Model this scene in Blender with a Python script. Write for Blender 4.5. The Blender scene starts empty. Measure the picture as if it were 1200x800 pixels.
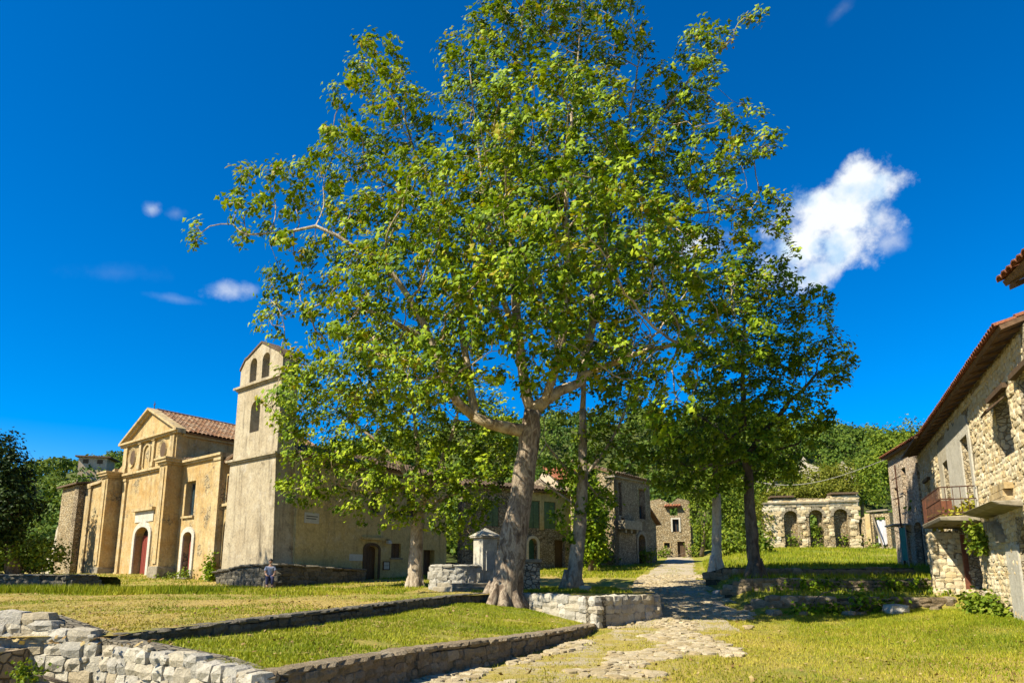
import bpy, math, random
import numpy as np
from mathutils import Vector, Matrix, noise as mnoise

random.seed(7)
rng = np.random.default_rng(7)
R = math.radians
scene = bpy.context.scene
COL = scene.collection

# ------------------------------------------------------------------ camera
EYE = 1.7
PITCH = R(10.7)
cam = bpy.data.cameras.new('camera')
cam.lens = 24.0
cam.sensor_width = 36.0
cam.shift_y = 0.1008
cam.clip_start = 0.1
cam.clip_end = 3000
camo = bpy.data.objects.new('camera', cam)
COL.objects.link(camo)
camo.location = (0, 0, EYE)
camo.rotation_euler = (R(90) + PITCH, 0, 0)
scene.camera = camo

# ------------------------------------------------------------------ light
SUN_AZ = R(57)      # direction the light travels, clockwise from +Y
SUN_EL = R(46)
travel = Vector((math.sin(SUN_AZ) * math.cos(SUN_EL), math.cos(SUN_AZ) * math.cos(SUN_EL), -math.sin(SUN_EL)))
sun = bpy.data.lights.new('sun', 'SUN')
sun.energy = 5.0
sun.angle = R(0.5)
sun.color = (1.0, 0.92, 0.72)
suno = bpy.data.objects.new('sun', sun)
COL.objects.link(suno)
suno.rotation_euler = travel.to_track_quat('-Z', 'Y').to_euler()
suno.location = (-40, -30, 60)

scene.view_settings.view_transform = 'Standard'
scene.view_settings.look = 'None'
scene.view_settings.gamma = 1
scene.view_settings.exposure = 1.15
scene.view_settings.use_curve_mapping = False
scene.cycles.max_bounces = 6
scene.cycles.transparent_max_bounces = 8
scene.cycles.sample_clamp_indirect = 4


def build_world():
    w = bpy.data.worlds.new('World')
    scene.world = w
    w.use_nodes = True
    nt = w.node_tree
    N = nt.nodes
    L = nt.links
    N.clear()
    out = N.new('ShaderNodeOutputWorld')
    sky = N.new('ShaderNodeTexSky')
    sky.sky_type = 'NISHITA'
    sky.sun_disc = False
    sky.sun_elevation = SUN_EL
    sky.sun_rotation = SUN_AZ + math.pi
    sky.altitude = 1500
    sky.air_density = 1.0
    sky.dust_density = 0.15
    sky.ozone_density = 4.5
    hs = N.new('ShaderNodeHueSaturation')
    hs.inputs['Saturation'].default_value = 1.5
    hs.inputs['Hue'].default_value = 0.504
    hs.inputs['Value'].default_value = 1.12
    L.new(sky.outputs[0], hs.inputs['Color'])
    bg = N.new('ShaderNodeBackground')
    bg.inputs[1].default_value = 0.077
    L.new(hs.outputs[0], bg.inputs[0])
    tc = N.new('ShaderNodeTexCoord')
    nz = N.new('ShaderNodeTexNoise')
    nz.inputs['Scale'].default_value = 22
    nz.inputs['Detail'].default_value = 9
    nz.inputs['Roughness'].default_value = 0.62
    L.new(tc.outputs['Generated'], nz.inputs['Vector'])

    def dirv(px, py):
        u = (px - 600) / 800
        v = -(py - 521) / 800
        return Vector((u, math.cos(PITCH) - v * math.sin(PITCH), math.sin(PITCH) + v * math.cos(PITCH)))

    def math_node(op, a, b=None, clamp=False):
        n = N.new('ShaderNodeMath')
        n.operation = op
        n.use_clamp = clamp
        for i, x in enumerate((a, b)):
            if x is None:
                continue
            if isinstance(x, (int, float)):
                n.inputs[i].default_value = x
            else:
                L.new(x, n.inputs[i])
        return n.outputs[0]

    def dot(v):
        n = N.new('ShaderNodeVectorMath')
        n.operation = 'DOT_PRODUCT'
        n.inputs[1].default_value = v
        L.new(tc.outputs['Generated'], n.inputs[0])
        return n.outputs['Value']

    total = None
    # az/elevation of each cloud, its half-width, half-height, thickness and softness
    for (cx, cy, rx, ry, dens, soft, tilt) in [
            (1006, 222, 46, 38, 1.0, .34, 0), (1002, 258, 48, 40, 1.0, .34, 0), (972, 252, 56, 44, 1.0, .34, 0), (1026, 258, 28, 34, .9, .45, 0), (942, 288, 62, 42, 1.0, .34, .2), (988, 284, 56, 42, 1.0, .34, .3),
            (960, 318, 44, 24, .9, .4, .3), (1038, 284, 26, 18, .5, .6, 0), (815, 290, 60, 25, .75, .5, .2),
            (266, 341, 32, 14, .75, .7, .12), (205, 350, 34, 6, .18, .8, 0), (177, 245, 13, 10, .6, .7, .4), (207, 250, 14, 9, .26, .8, .3),
            (985, 12, 22, 10, .14, .9, .5), (140, 320, 60, 14, .06, 1.0, .2)]:
        d = dirv(cx, cy)
        ln = d.length
        d.normalize()
        t1 = Vector((d.y, -d.x, 0)).normalized()
        t2 = t1.cross(d)
        a1 = t1 * math.cos(tilt) + t2 * math.sin(tilt)
        a2 = t2 * math.cos(tilt) - t1 * math.sin(tilt)
        k = 1 / (800 * ln)
        p = math_node('MULTIPLY', dot(a1), 1 / (rx * k))
        q = math_node('MULTIPLY', dot(a2), 1 / (ry * k))
        r2 = math_node('ADD', math_node('MULTIPLY', p, p), math_node('MULTIPLY', q, q))
        r = math_node('SQRT', r2)
        val = math_node('SUBTRACT', 1.0, r)
        nn = math_node('MULTIPLY', math_node('SUBTRACT', nz.outputs[0], 0.5), 2.3)
        val = math_node('ADD', val, nn)
        front = math_node('GREATER_THAN', dot(d), 0.3)
        mp = N.new('ShaderNodeMapRange')
        mp.interpolation_type = 'SMOOTHSTEP'
        mp.inputs['From Min'].default_value = -0.05
        mp.inputs['From Max'].default_value = soft * 2.2
        mp.inputs['To Max'].default_value = dens
        L.new(val, mp.inputs['Value'])
        m = math_node('MULTIPLY', mp.outputs[0], front)
        total = m if total is None else math_node('MAXIMUM', total, m)
    # cloud brightness: denser parts white, thin folds blue grey
    nz2 = N.new('ShaderNodeTexNoise')
    nz2.inputs['Scale'].default_value = 24
    nz2.inputs['Detail'].default_value = 6
    L.new(tc.outputs['Generated'], nz2.inputs['Vector'])
    cr = N.new('ShaderNodeValToRGB')
    cr.color_ramp.elements[0].position = .34
    cr.color_ramp.elements[0].color = (.52, .72, .93, 1)
    cr.color_ramp.elements[1].position = .52
    cr.color_ramp.elements[1].color = (.93, .97, 1.0, 1)
    L.new(nz2.outputs[0], cr.inputs[0])
    cb = N.new('ShaderNodeBackground')
    cb.inputs[1].default_value = 0.48
    L.new(cr.outputs[0], cb.inputs[0])
    mx = N.new('ShaderNodeMixShader')
    L.new(total, mx.inputs[0])
    L.new(bg.outputs[0], mx.inputs[1])
    L.new(cb.outputs[0], mx.inputs[2])
    L.new(mx.outputs[0], out.inputs[0])


build_world()

# ------------------------------------------------------------------ materials
def tone(c, k=.64):
    return tuple(x * k for x in c[:3]) if c else c


def new_mat(name, rough=0.9):
    m = bpy.data.materials.new(name)
    m.use_nodes = True
    nt = m.node_tree
    b = nt.nodes['Principled BSDF']
    b.inputs['Roughness'].default_value = rough
    b.inputs['Specular IOR Level'].default_value = 0.25
    return m, nt, nt.nodes, nt.links, b


def nnoise(N, L, vec, scale, detail=5, rough=.6, dist=0):
    n = N.new('ShaderNodeTexNoise')
    n.inputs['Scale'].default_value = scale
    n.inputs['Detail'].default_value = detail
    n.inputs['Roughness'].default_value = rough
    n.inputs['Distortion'].default_value = dist
    if vec is not None:
        L.new(vec, n.inputs['Vector'])
    return n.outputs[0]


def nramp(N, L, fac, stops):
    c = N.new('ShaderNodeValToRGB')
    e = c.color_ramp.elements
    while len(e) < len(stops):
        e.new(.5)
    for i, (p, col) in enumerate(stops):
        e[i].position = p
        if not isinstance(col, tuple):
            col = (col, col, col)
        e[i].color = (*col[:3], 1)
    L.new(fac, c.inputs[0])
    return c.outputs[0]


def nmix(N, L, fac, a, b, mode='MIX'):
    n = N.new('ShaderNodeMix')
    n.data_type = 'RGBA'
    n.blend_type = mode
    for s, x in ((0, fac), (6, a), (7, b)):
        if isinstance(x, (int, float)):
            n.inputs[s].default_value = x
        elif isinstance(x, tuple):
            n.inputs[s].default_value = (*x[:3], 1)
        else:
            L.new(x, n.inputs[s])
    return n.outputs[2]


def nmath(N, L, op, a, b=0.0, clamp=False):
    n = N.new('ShaderNodeMath')
    n.operation = op
    n.use_clamp = clamp
    for i, x in enumerate((a, b)):
        if isinstance(x, (int, float)):
            n.inputs[i].default_value = x
        else:
            L.new(x, n.inputs[i])
    return n.outputs[0]


def nbump(N, L, b, h, strength, dist=.03):
    n = N.new('ShaderNodeBump')
    n.inputs['Strength'].default_value = strength
    n.inputs['Distance'].default_value = dist
    L.new(h, n.inputs['Height'])
    L.new(n.outputs[0], b.inputs['Normal'])


def position(N, scale=None, L=None):
    g = N.new('ShaderNodeNewGeometry').outputs['Position']
    if scale:
        mp = N.new('ShaderNodeMapping')
        mp.inputs['Scale'].default_value = scale
        L.new(g, mp.inputs[0])
        return mp.outputs[0]
    return g


def plaster(name, c1, c2, stain, scale=.9, bare=None, bare_at=.66, streak=.55):
    """weathered render: two tones, vertical rain streaks, blotches where the stone shows"""
    c1, c2, stain, bare = tone(c1), tone(c2), tone(stain), tone(bare)
    m, nt, N, L, b = new_mat(name, .95)
    p = position(N)
    col = nmix(N, L, nramp(N, L, nnoise(N, L, p, scale, 8, .68), [(.36, 0.), (.64, 1.)]), c1, c2)
    ps = position(N, (2.2, 2.2, .22), L)
    st = nramp(N, L, nnoise(N, L, ps, 1.0, 7, .7), [(.52, 0.), (.74, 1.)])
    col = nmix(N, L, nmath(N, L, 'MULTIPLY', st, streak), col, stain)
    pale = nramp(N, L, nnoise(N, L, p, 1.5, 8, .7), [(.54, 0.), (.66, 1.)])
    col = nmix(N, L, nmath(N, L, 'MULTIPLY', pale, .38), col, tuple(min(1, x * .6 + .19) for x in c2))
    blot = nramp(N, L, nnoise(N, L, p, 2.6, 8, .75), [(.50, 0.), (.70, 1.)])
    col = nmix(N, L, nmath(N, L, 'MULTIPLY', blot, .5 * min(1, streak * 1.4)), col, stain)
    fine = nnoise(N, L, p, 9, 6, .75)
    col = nmix(N, L, .85, col, nramp(N, L, fine, [(.3, .36), (.7, .66)]), 'OVERLAY')
    h = fine
    if bare:
        v = N.new('ShaderNodeTexVoronoi')
        v.inputs['Scale'].default_value = 3.4
        L.new(p, v.inputs['Vector'])
        v2 = N.new('ShaderNodeTexVoronoi')
        v2.feature = 'DISTANCE_TO_EDGE'
        v2.inputs['Scale'].default_value = 3.4
        L.new(p, v2.inputs['Vector'])
        edge = nramp(N, L, v2.outputs[0], [(.02, 0.), (.09, 1.)])
        sepc = N.new('ShaderNodeSeparateColor')
        L.new(v.outputs['Color'], sepc.inputs[0])
        sc = nmix(N, L, .35, bare, nramp(N, L, sepc.outputs[0], [(0, .25), (1, .8)]), 'OVERLAY')
        sc = nmix(N, L, edge, (.09, .075, .05), sc)
        mk = nramp(N, L, nnoise(N, L, p, .55, 7, .7), [(bare_at - .03, 0.), (bare_at + .03, 1.)])
        col = nmix(N, L, mk, col, sc)
        h = nmath(N, L, 'ADD', fine, nmath(N, L, 'MULTIPLY', edge, nmath(N, L, 'MULTIPLY', mk, 1.5)))
    L.new(col, b.inputs['Base Color'])
    nbump(N, L, b, h, .7, .03)
    return m


def rubble(name, tones, mortar, scale=3.2, bump=.9, squash=1.35):
    """far rubble masonry whose stones are too small to pick apart"""
    tones, mortar = [tone(t) for t in tones], tone(mortar)
    m, nt, N, L, b = new_mat(name, .95)
    p = position(N, (1, 1, squash), L)
    wob = N.new('ShaderNodeTexNoise')
    wob.inputs['Scale'].default_value = 2.5
    L.new(p, wob.inputs['Vector'])
    pv = nmix(N, L, .12, p, wob.outputs['Color'], 'ADD')
    v = N.new('ShaderNodeTexVoronoi')
    v.inputs['Scale'].default_value = scale
    L.new(pv, v.inputs['Vector'])
    v2 = N.new('ShaderNodeTexVoronoi')
    v2.feature = 'DISTANCE_TO_EDGE'
    v2.inputs['Scale'].default_value = scale
    L.new(pv, v2.inputs['Vector'])
    sep = N.new('ShaderNodeSeparateColor')
    L.new(v.outputs['Color'], sep.inputs[0])
    col = nramp(N, L, sep.outputs[0], [(i / (len(tones) - 1), t) for i, t in enumerate(tones)])
    edge = nramp(N, L, v2.outputs[0], [(.015, 0.), (.10, 1.)])
    col = nmix(N, L, edge, mortar, col)
    big = nnoise(N, L, position(N), .5, 6, .65)
    col = nmix(N, L, .7, col, nramp(N, L, big, [(.35, .34), (.65, .6)]), 'OVERLAY')
    fine = nnoise(N, L, p, 14, 6, .7)
    col = nmix(N, L, .6, col, nramp(N, L, fine, [(.3, .4), (.7, .6)]), 'OVERLAY')
    L.new(col, b.inputs['Base Color'])
    nbump(N, L, b, nmath(N, L, 'ADD', nmath(N, L, 'MULTIPLY', edge, 1.4), fine), bump, .05)
    return m


def stone(name, tones, lichen=(.06, .055, .04), amount=.5, rough_by=1.0):
    """for single stones: a tone of its own for each, with pits, lichen and grain"""
    tones, lichen = [tone(t) for t in tones], tone(lichen)
    m, nt, N, L, b = new_mat(name, .92)
    oi = N.new('ShaderNodeObjectInfo')
    g = N.new('ShaderNodeNewGeometry')
    rnd = nmath(N, L, 'FRACT', nmath(N, L, 'ADD', oi.outputs['Random'], nmath(N, L, 'MULTIPLY', g.outputs['Random Per Island'], 3.7)))
    p = g.outputs['Position']
    col = nramp(N, L, rnd, [(i / (len(tones) - 1), t) for i, t in enumerate(tones)])
    n1 = nnoise(N, L, p, 5, 7, .7)
    n2 = nnoise(N, L, p, 26, 5, .7)
    col = nmix(N, L, .75, col, nramp(N, L, n2, [(.3, .38), (.7, .64)]), 'OVERLAY')
    col = nmix(N, L, nmath(N, L, 'MULTIPLY', nramp(N, L, n1, [(.5, 0.), (.68, 1.)]), amount), col, lichen)
    L.new(col, b.inputs['Base Color'])
    nbump(N, L, b, nmath(N, L, 'ADD', n1, nmath(N, L, 'MULTIPLY', n2, .8)), rough_by, .09)
    return m


def plain(name, c1, c2=None, scale=6, rough=.8, bump=.3, stretch=None, metal=0):
    c1, c2 = tone(c1, .7), tone(c2, .7)
    m, nt, N, L, b = new_mat(name, rough)
    p = position(N, stretch, L) if stretch else position(N)
    n = nnoise(N, L, p, scale, 6, .65)
    L.new(nmix(N, L, nramp(N, L, n, [(.35, 0.), (.65, 1.)]), c1, c2 or tuple(x * .6 for x in c1)), b.inputs['Base Color'])
    b.inputs['Metallic'].default_value = metal
    nbump(N, L, b, n, bump, .02)
    return m


def leaf_mat(name, dark, mid, light, trans=.45, autumn=None):
    m, nt, N, L, b = new_mat(name, .5)
    b.inputs['Specular IOR Level'].default_value = .1
    a = N.new('ShaderNodeAttribute')
    a.attribute_name = 'tint'
    stops = [(0, dark), (.45, mid), (.92, light)]
    if autumn:
        stops.append((.99, autumn))
    col = nramp(N, L, a.outputs['Fac'], stops)
    L.new(col, b.inputs['Base Color'])
    t = N.new('ShaderNodeBsdfTranslucent')
    L.new(nmix(N, L, 1.0, col, (1.25, 1.15, .35), 'MULTIPLY'), t.inputs[0])
    mx = N.new('ShaderNodeMixShader')
    mx.inputs[0].default_value = trans
    L.new(b.outputs[0], mx.inputs[1])
    L.new(t.outputs[0], mx.inputs[2])
    L.new(mx.outputs[0], N['Material Output'].inputs[0])
    return m


def bark(name, tones, scale=3.0):
    m, nt, N, L, b = new_mat(name, .9)
    p = position(N, (1, 1, .45), L)
    n1 = nnoise(N, L, p, scale, 5, .6, .6)
    n2 = nnoise(N, L, p, scale * 5, 6, .7)
    col = nramp(N, L, n1, [(.34 + .34 * i / (len(tones) - 1), t) for i, t in enumerate(tones)])
    col = nmix(N, L, .8, col, nramp(N, L, n2, [(.3, .35), (.7, .65)]), 'OVERLAY')
    L.new(col, b.inputs['Base Color'])
    nbump(N, L, b, nmath(N, L, 'ADD', n1, n2), .9, .06)
    return m


def grass_ground(name, dry=(.40, .31, .075), green=(.19, .215, .022), soil=(.30, .22, .11), dry_at=.5, soil_at=.67, pull=0):
    dry, green, soil = tone(dry, .86), tone(green, .9), tone(soil, .82)
    m, nt, N, L, b = new_mat(name, 1.0)
    p = position(N)
    big = nnoise(N, L, p, .28, 6, .65)
    mid = nnoise(N, L, p, 2.2, 6, .7)
    fine = nnoise(N, L, p, 16, 6, .75)
    f = nmath(N, L, 'ADD', nmath(N, L, 'MULTIPLY', big, .7), nmath(N, L, 'MULTIPLY', mid, .3))
    if pull:
        s = N.new('ShaderNodeSeparateXYZ')
        L.new(p, s.inputs[0])
        mr = N.new('ShaderNodeMapRange')
        mr.inputs['From Min'].default_value = 4
        mr.inputs['From Max'].default_value = 13
        mr.inputs['To Max'].default_value = pull
        L.new(s.outputs[0], mr.inputs[0])
        f = nmath(N, L, 'ADD', f, mr.outputs[0])
    col = nmix(N, L, nramp(N, L, f, [(dry_at - .07, 0.), (dry_at + .08, 1.)]), dry, green)
    sl = nramp(N, L, nnoise(N, L, p, .9, 6, .7), [(soil_at, 0.), (soil_at + .05, 1.)])
    col = nmix(N, L, nmath(N, L, 'MULTIPLY', sl, .8), col, soil)
    col = nmix(N, L, .8, col, nramp(N, L, fine, [(.28, .3), (.72, .68)]), 'OVERLAY')
    L.new(col, b.inputs['Base Color'])
    nbump(N, L, b, nmath(N, L, 'ADD', fine, mid), 1.0, .06)
    return m


M = {}
M['ground'] = grass_ground('dry_grass_ground', dry_at=.56, pull=.12)
M['lawn'] = grass_ground('lawn_ground', dry=(.43, .31, .095), dry_at=.55, soil_at=.62)
M['lawn_green'] = grass_ground('green_lawn_ground', dry_at=.50, soil_at=.72)
M['hill'] = grass_ground('hill_ground', dry=(.09, .10, .02), green=(.045, .07, .012), soil=(.06, .07, .02))
M['ochre'] = plaster('ochre_render', (.54, .335, .12), (.64, .49, .25), (.17, .115, .06), .8, (.46, .36, .21), .585, .62)
M['ochre_trim'] = plaster('ochre_trim_render', (.56, .39, .17), (.68, .53, .30), (.10, .08, .05), 1.6, None, .7, .8)
M['tower'] = plaster('grey_tower_render', (.46, .37, .24), (.58, .49, .34), (.13, .10, .065), .7, (.30, .24, .16), .66, 1.0)
M['olive'] = plaster('olive_render', (.62, .47, .19), (.68, .53, .25), (.10, .085, .05), .7, (.3, .25, .15), .72, .7)
M['white'] = plaster('whitewashed_render', (.62, .57, .47), (.72, .67, .57), (.30, .25, .18), 2.0, None, .7, .5)
M['house_plaster'] = plaster('pale_house_render', (.55, .47, .34), (.62, .56, .43), (.30, .22, .13), 1.1, (.40, .33, .22), .63, .5)
M['rubble_dark'] = rubble('shaded_brown_rubble', [(.36, .27, .17), (.48, .37, .24), (.56, .45, .30)], (.18, .14, .09), 4.6)  # warm rubble darkened: shade of the sunless walls put into the colour
M['rubble_warm'] = rubble('warm_rubble', [(.44, .32, .17), (.56, .43, .25), (.64, .53, .35)], (.24, .18, .10), 4.8)
M['core'] = rubble('mortar_core', [(.24, .20, .14), (.34, .29, .21), (.40, .35, .26)], (.10, .085, .06), 7.0)
M['core_dark'] = plain('earthy_mortar', (.12, .10, .07), (.05, .042, .03), 8, .95, .8)
M['house_core'] = rubble('house_rubble_core', [(.50, .39, .23), (.58, .47, .31), (.66, .57, .41)], (.34, .26, .16), 5.5)
M['stone'] = stone('limestone', [(.46, .40, .30), (.62, .55, .43), (.52, .43, .29), (.72, .66, .54), (.56, .51, .43), (.44, .41, .35), (.72, .64, .49)], (.20, .17, .115), .5, .6)
M['stone_house'] = stone('house_limestone', [(.68, .53, .30), (.80, .67, .44), (.70, .52, .27), (.88, .78, .58), (.64, .51, .31)], (.42, .32, .19), .35, .35)
M['stone_dark'] = stone('shaded_limestone', [(.16, .14, .10), (.24, .21, .16), (.30, .26, .19)], (.05, .05, .03), .7)  # darker copy of the limestone, with the walls' shade put into its tones
M['cobble'] = stone('worn_paving', [(.54, .43, .27), (.64, .54, .37), (.46, .35, .19), (.72, .60, .41)], (.40, .31, .11), .6, .6)
M['slab'] = plain('weathered_slab', (.40, .34, .25), (.22, .19, .13), 5, .9, .6)
M['grey_slab'] = plain('grey_concrete', (.50, .47, .42), (.36, .34, .30), 6, .9, .4)
M['tile'] = stone('terracotta', [(.40, .20, .10), (.52, .30, .16), (.34, .16, .085), (.60, .42, .27), (.30, .17, .11)], (.15, .11, .075), .6)
M['tile_old'] = stone('old_terracotta', [(.20, .13, .08), (.28, .19, .12), (.16, .11, .07)], (.07, .065, .04), .6)
M['tile_red'] = stone('red_terracotta', [(.44, .15, .07), (.52, .20, .10), (.40, .13, .06)], (.25, .1, .06), .3)
M['wood'] = plain('old_wood', (.16, .10, .055), (.08, .05, .03), 4, .85, .5, (6, 6, .6))
M['wood_grey'] = plain('grey_wood', (.34, .28, .20), (.20, .16, .11), 4, .9, .5, (6, 6, .6))
M['eave_wood'] = plain('eave_timber', (.24, .14, .075), (.13, .075, .04), 5, .9, .4)
M['white_door'] = plain('flaking_white_door', (.62, .58, .50), (.44, .40, .33), 5, .8, .4, (6, 6, .8))
M['door_red'] = plain('faded_red_paint', (.30, .055, .035), (.20, .04, .03), 5, .7, .3, (5, 5, .7))
M['door_green'] = plain('teal_paint', (.05, .16, .13), (.03, .09, .08), 5, .6, .3)
M['shutter'] = plain('green_shutter_paint', (.16, .24, .12), (.10, .16, .08), 5, .7, .3)
M['glass'] = plain('dusty_glass', (.035, .06, .075), (.02, .03, .04), 2, .15, .05)
M['dark'] = plain('unlit_interior', (.03, .025, .02), (.02, .017, .013), 3, 1, .2)
M['iron'] = plain('rusty_iron', (.13, .05, .025), (.06, .03, .02), 9, .8, .4)
M['rust_sheet'] = plain('rust_sheet', (.24, .09, .045), (.14, .05, .03), 5, .8, .5)
M['sign_white'] = plain('sign_enamel', (.62, .60, .52), (.52, .5, .43), 5, .6, .1)
M['ink'] = plain('sign_ink', (.06, .055, .05), (.04, .04, .035), 5, .7, .1)
M['cloth'] = plain('white_cloth', (.74, .72, .76), (.6, .58, .64), 3, .9, .3)
M['teal_cloth'] = plain('teal_cloth', (.05, .26, .22), (.08, .34, .27), 4, .8, .3)
M['bark_big'] = bark('plane_bark', [(.075, .052, .036), (.16, .115, .08), (.33, .265, .195), (.125, .09, .063), (.28, .22, .165), (.095, .068, .047)], 2.4)
M['bark_limb'] = bark('plane_limb_bark', [(.17, .115, .07), (.33, .25, .16), (.46, .38, .27), (.24, .165, .10)], 3.0)
M['bark_pale'] = bark('pale_plane_bark', [(.15, .115, .08), (.29, .23, .165), (.40, .34, .26), (.21, .16, .11)], 3.4)
M['bark_white'] = bark('sunlit_cream_bark', [(.36, .30, .23), (.52, .46, .37), (.60, .54, .44), (.42, .36, .28)], 3.4)  # paler bark: sunlight on this trunk put into its colour
M['bark_dark'] = bark('dark_bark', [(.07, .05, .035), (.13, .10, .07), (.20, .16, .12)], 4)
M['leaf_big'] = leaf_mat('plane_leaf', (.04, .08, .004), (.145, .228, .006), (.34, .41, .022), .26, (.28, .23, .02))
M['leaf_second'] = leaf_mat('plane_leaf_yellowish', (.045, .085, .005), (.152, .232, .007), (.345, .415, .022), .26)
M['leaf_shade'] = leaf_mat('plane_leaf_deep', (.04, .08, .005), (.128, .21, .007), (.295, .37, .02), .28)
M['leaf_dark'] = leaf_mat('evergreen_leaf', (.008, .018, .004), (.016, .034, .006), (.05, .08, .012), .15)
M['leaf_bush'] = leaf_mat('bush_leaf', (.055, .10, .010), (.12, .175, .014), (.21, .25, .024), .25)
M['leaf_hill'] = leaf_mat('wood_leaf', (.035, .07, .012), (.075, .125, .016), (.14, .18, .024), .2)
M['leaf_olive'] = leaf_mat('yellow_green_leaf', (.08, .10, .012), (.15, .17, .02), (.24, .23, .035), .35)
M['grass'] = leaf_mat('grass_blade', (.13, .15, .010), (.29, .275, .024), (.44, .37, .07), .25)
M['grass_straw'] = leaf_mat('straw_blade', (.17, .165, .016), (.35, .29, .044), (.48, .37, .105), .2)
M['grass_green'] = leaf_mat('green_grass_blade', (.09, .14, .006), (.20, .24, .011), (.35, .33, .034), .25)
M['skin'] = plain('skin', (.42, .25, .17), (.38, .22, .15), 9, .6, .1)
M['shirt'] = plain('pale_blue_cotton', (.42, .45, .56), (.34, .37, .5), 8, .9, .3)
M['trousers'] = plain('blue_denim', (.05, .055, .13), (.035, .04, .10), 9, .9, .3)
M['hair'] = plain('dark_hair', (.02, .014, .01), (.012, .01, .008), 20, .6, .4)
M['shoe'] = plain('shoe_leather', (.03, .025, .02), (.02, .018, .015), 9, .6, .2)

# ------------------------------------------------------------------ geometry helpers
LOC = {}


def tag(o, label=None, cat=None, group=None, kind=None):
    if label:
        o['label'] = label
    if cat:
        o['category'] = cat
    if group:
        o['group'] = group
    if kind:
        o['kind'] = kind
    return o


def thing(name, label, cat, loc, group=None):
    o = bpy.data.objects.new(name, None)
    COL.objects.link(o)
    o.location = loc
    o.empty_display_size = .2
    LOC[o.name] = Vector(loc)
    return tag(o, label, cat, group)


def link(name, me, root=None):
    o = bpy.data.objects.new(name, me)
    COL.objects.link(o)
    if root is not None:
        o.parent = root
        LOC[o.name] = LOC[root.name]
    else:
        LOC[o.name] = Vector((0, 0, 0))
    return o


class Frame:
    """a wall's own axes: s along the wall, d out of the wall, z up"""
    def __init__(self, O, az=None, D=None, flip=False):
        self.O = Vector(O).to_2d()
        self.D = Vector((math.sin(az), math.cos(az))) if D is None else Vector(D).normalized()
        self.N = Vector((self.D.y, -self.D.x))
        if flip:
            self.N = -self.N

    def p(self, s, d, z):
        q = self.O + self.D * s + self.N * d
        return (q.x, q.y, z)


class MB:
    def __init__(self):
        self.v = []
        self.f = []

    def add(self, vs, fs):
        n = len(self.v)
        self.v += [tuple(v) for v in vs]
        self.f += [tuple(i + n for i in f) for f in fs]

    def quad(self, *ps):
        self.add(ps, [tuple(range(len(ps)))])

    def box8(self, a):
        self.add(a, [(0, 3, 2, 1), (4, 5, 6, 7), (0, 1, 5, 4), (1, 2, 6, 5), (2, 3, 7, 6), (3, 0, 4, 7)])

    def fbox(self, F, s0, s1, d0, d1, z0, z1, taper=0):
        t = taper
        self.box8([F.p(s0, d0, z0), F.p(s1, d0, z0), F.p(s1, d1, z0), F.p(s0, d1, z0),
                   F.p(s0 + t, d0, z1), F.p(s1 - t, d0, z1), F.p(s1 - t, d1 - t, z1), F.p(s0 + t, d1 - t, z1)])

    def tube(self, pts, radii, k=6, wob=0, cap=True):
        pts = [Vector(p) for p in pts]
        n0 = len(self.v)
        up = Vector((0, 0, 1))
        prev = None
        for i, p in enumerate(pts):
            t = (pts[min(i + 1, len(pts) - 1)] - pts[max(i - 1, 0)])
            if t.length < 1e-6:
                t = up.copy()
            t.normalize()
            if prev is None:
                a = t.cross(Vector((1, 0, 0)) if abs(t.x) < .8 else Vector((0, 1, 0))).normalized()
            else:
                a = (prev - t * prev.dot(t))
                a = a.normalized() if a.length > 1e-5 else t.orthogonal().normalized()
            prev = a
            b = t.cross(a)
            for j in range(k):
                an = 2 * math.pi * j / k
                q = p + (a * math.cos(an) + b * math.sin(an)) * radii[i] * (1 + (wob * mnoise.noise(p * 1.7 + Vector((math.cos(an), math.sin(an), 0)) * 1.3) if wob else 0))
                self.v.append(tuple(q))
        for i in range(len(pts) - 1):
            for j in range(k):
                a = n0 + i * k + j
                b = n0 + i * k + (j + 1) % k
                self.f.append((a, b, b + k, a + k))
        if cap:
            self.f.append(tuple(n0 + j for j in range(k))[::-1])
            self.f.append(tuple(n0 + (len(pts) - 1) * k + j for j in range(k)))

    def build(self, name, mat, root=None, smooth=False, label=None):
        me = bpy.data.meshes.new(name)
        off = LOC[root.name] if root is not None else Vector((0, 0, 0))
        me.from_pydata([(v[0] - off.x, v[1] - off.y, v[2] - off.z) for v in self.v], [], self.f)
        if smooth:
            me.polygons.foreach_set('use_smooth', [True] * len(me.polygons))
        me.materials.append(M[mat])
        me.update()
        o = link(name, me, root)
        if label:
            o['label'] = label
        return o


def bevelled(o, w=.02):
    b = o.modifiers.new('bevel', 'BEVEL')
    b.width = w
    b.segments = 1
    b.limit_method = 'ANGLE'
    return o


def fast_mesh(name, V, T, mat, root=None, tint=None, smooth=False):
    """V (n,3) and triangles T (m,3) as one mesh; tint is one value a face"""
    me = bpy.data.meshes.new(name)
    if root is not None:
        V = V - np.array(LOC[root.name])
    me.vertices.add(len(V))
    me.vertices.foreach_set('co', V.astype(np.float32).ravel())
    me.loops.add(T.size)
    me.loops.foreach_set('vertex_index', T.astype(np.int32).ravel())
    me.polygons.add(len(T))
    me.polygons.foreach_set('loop_start', np.arange(len(T), dtype=np.int32) * 3)
    me.update(calc_edges=True)
    me.polygons.foreach_set('use_smooth', np.full(len(T), smooth))
    if tint is not None:
        a = me.attributes.new('tint', 'FLOAT', 'FACE')
        a.data.foreach_set('value', tint.astype(np.float32))
    me.materials.append(M[mat])
    me.validate()
    return link(name, me, root)


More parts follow.
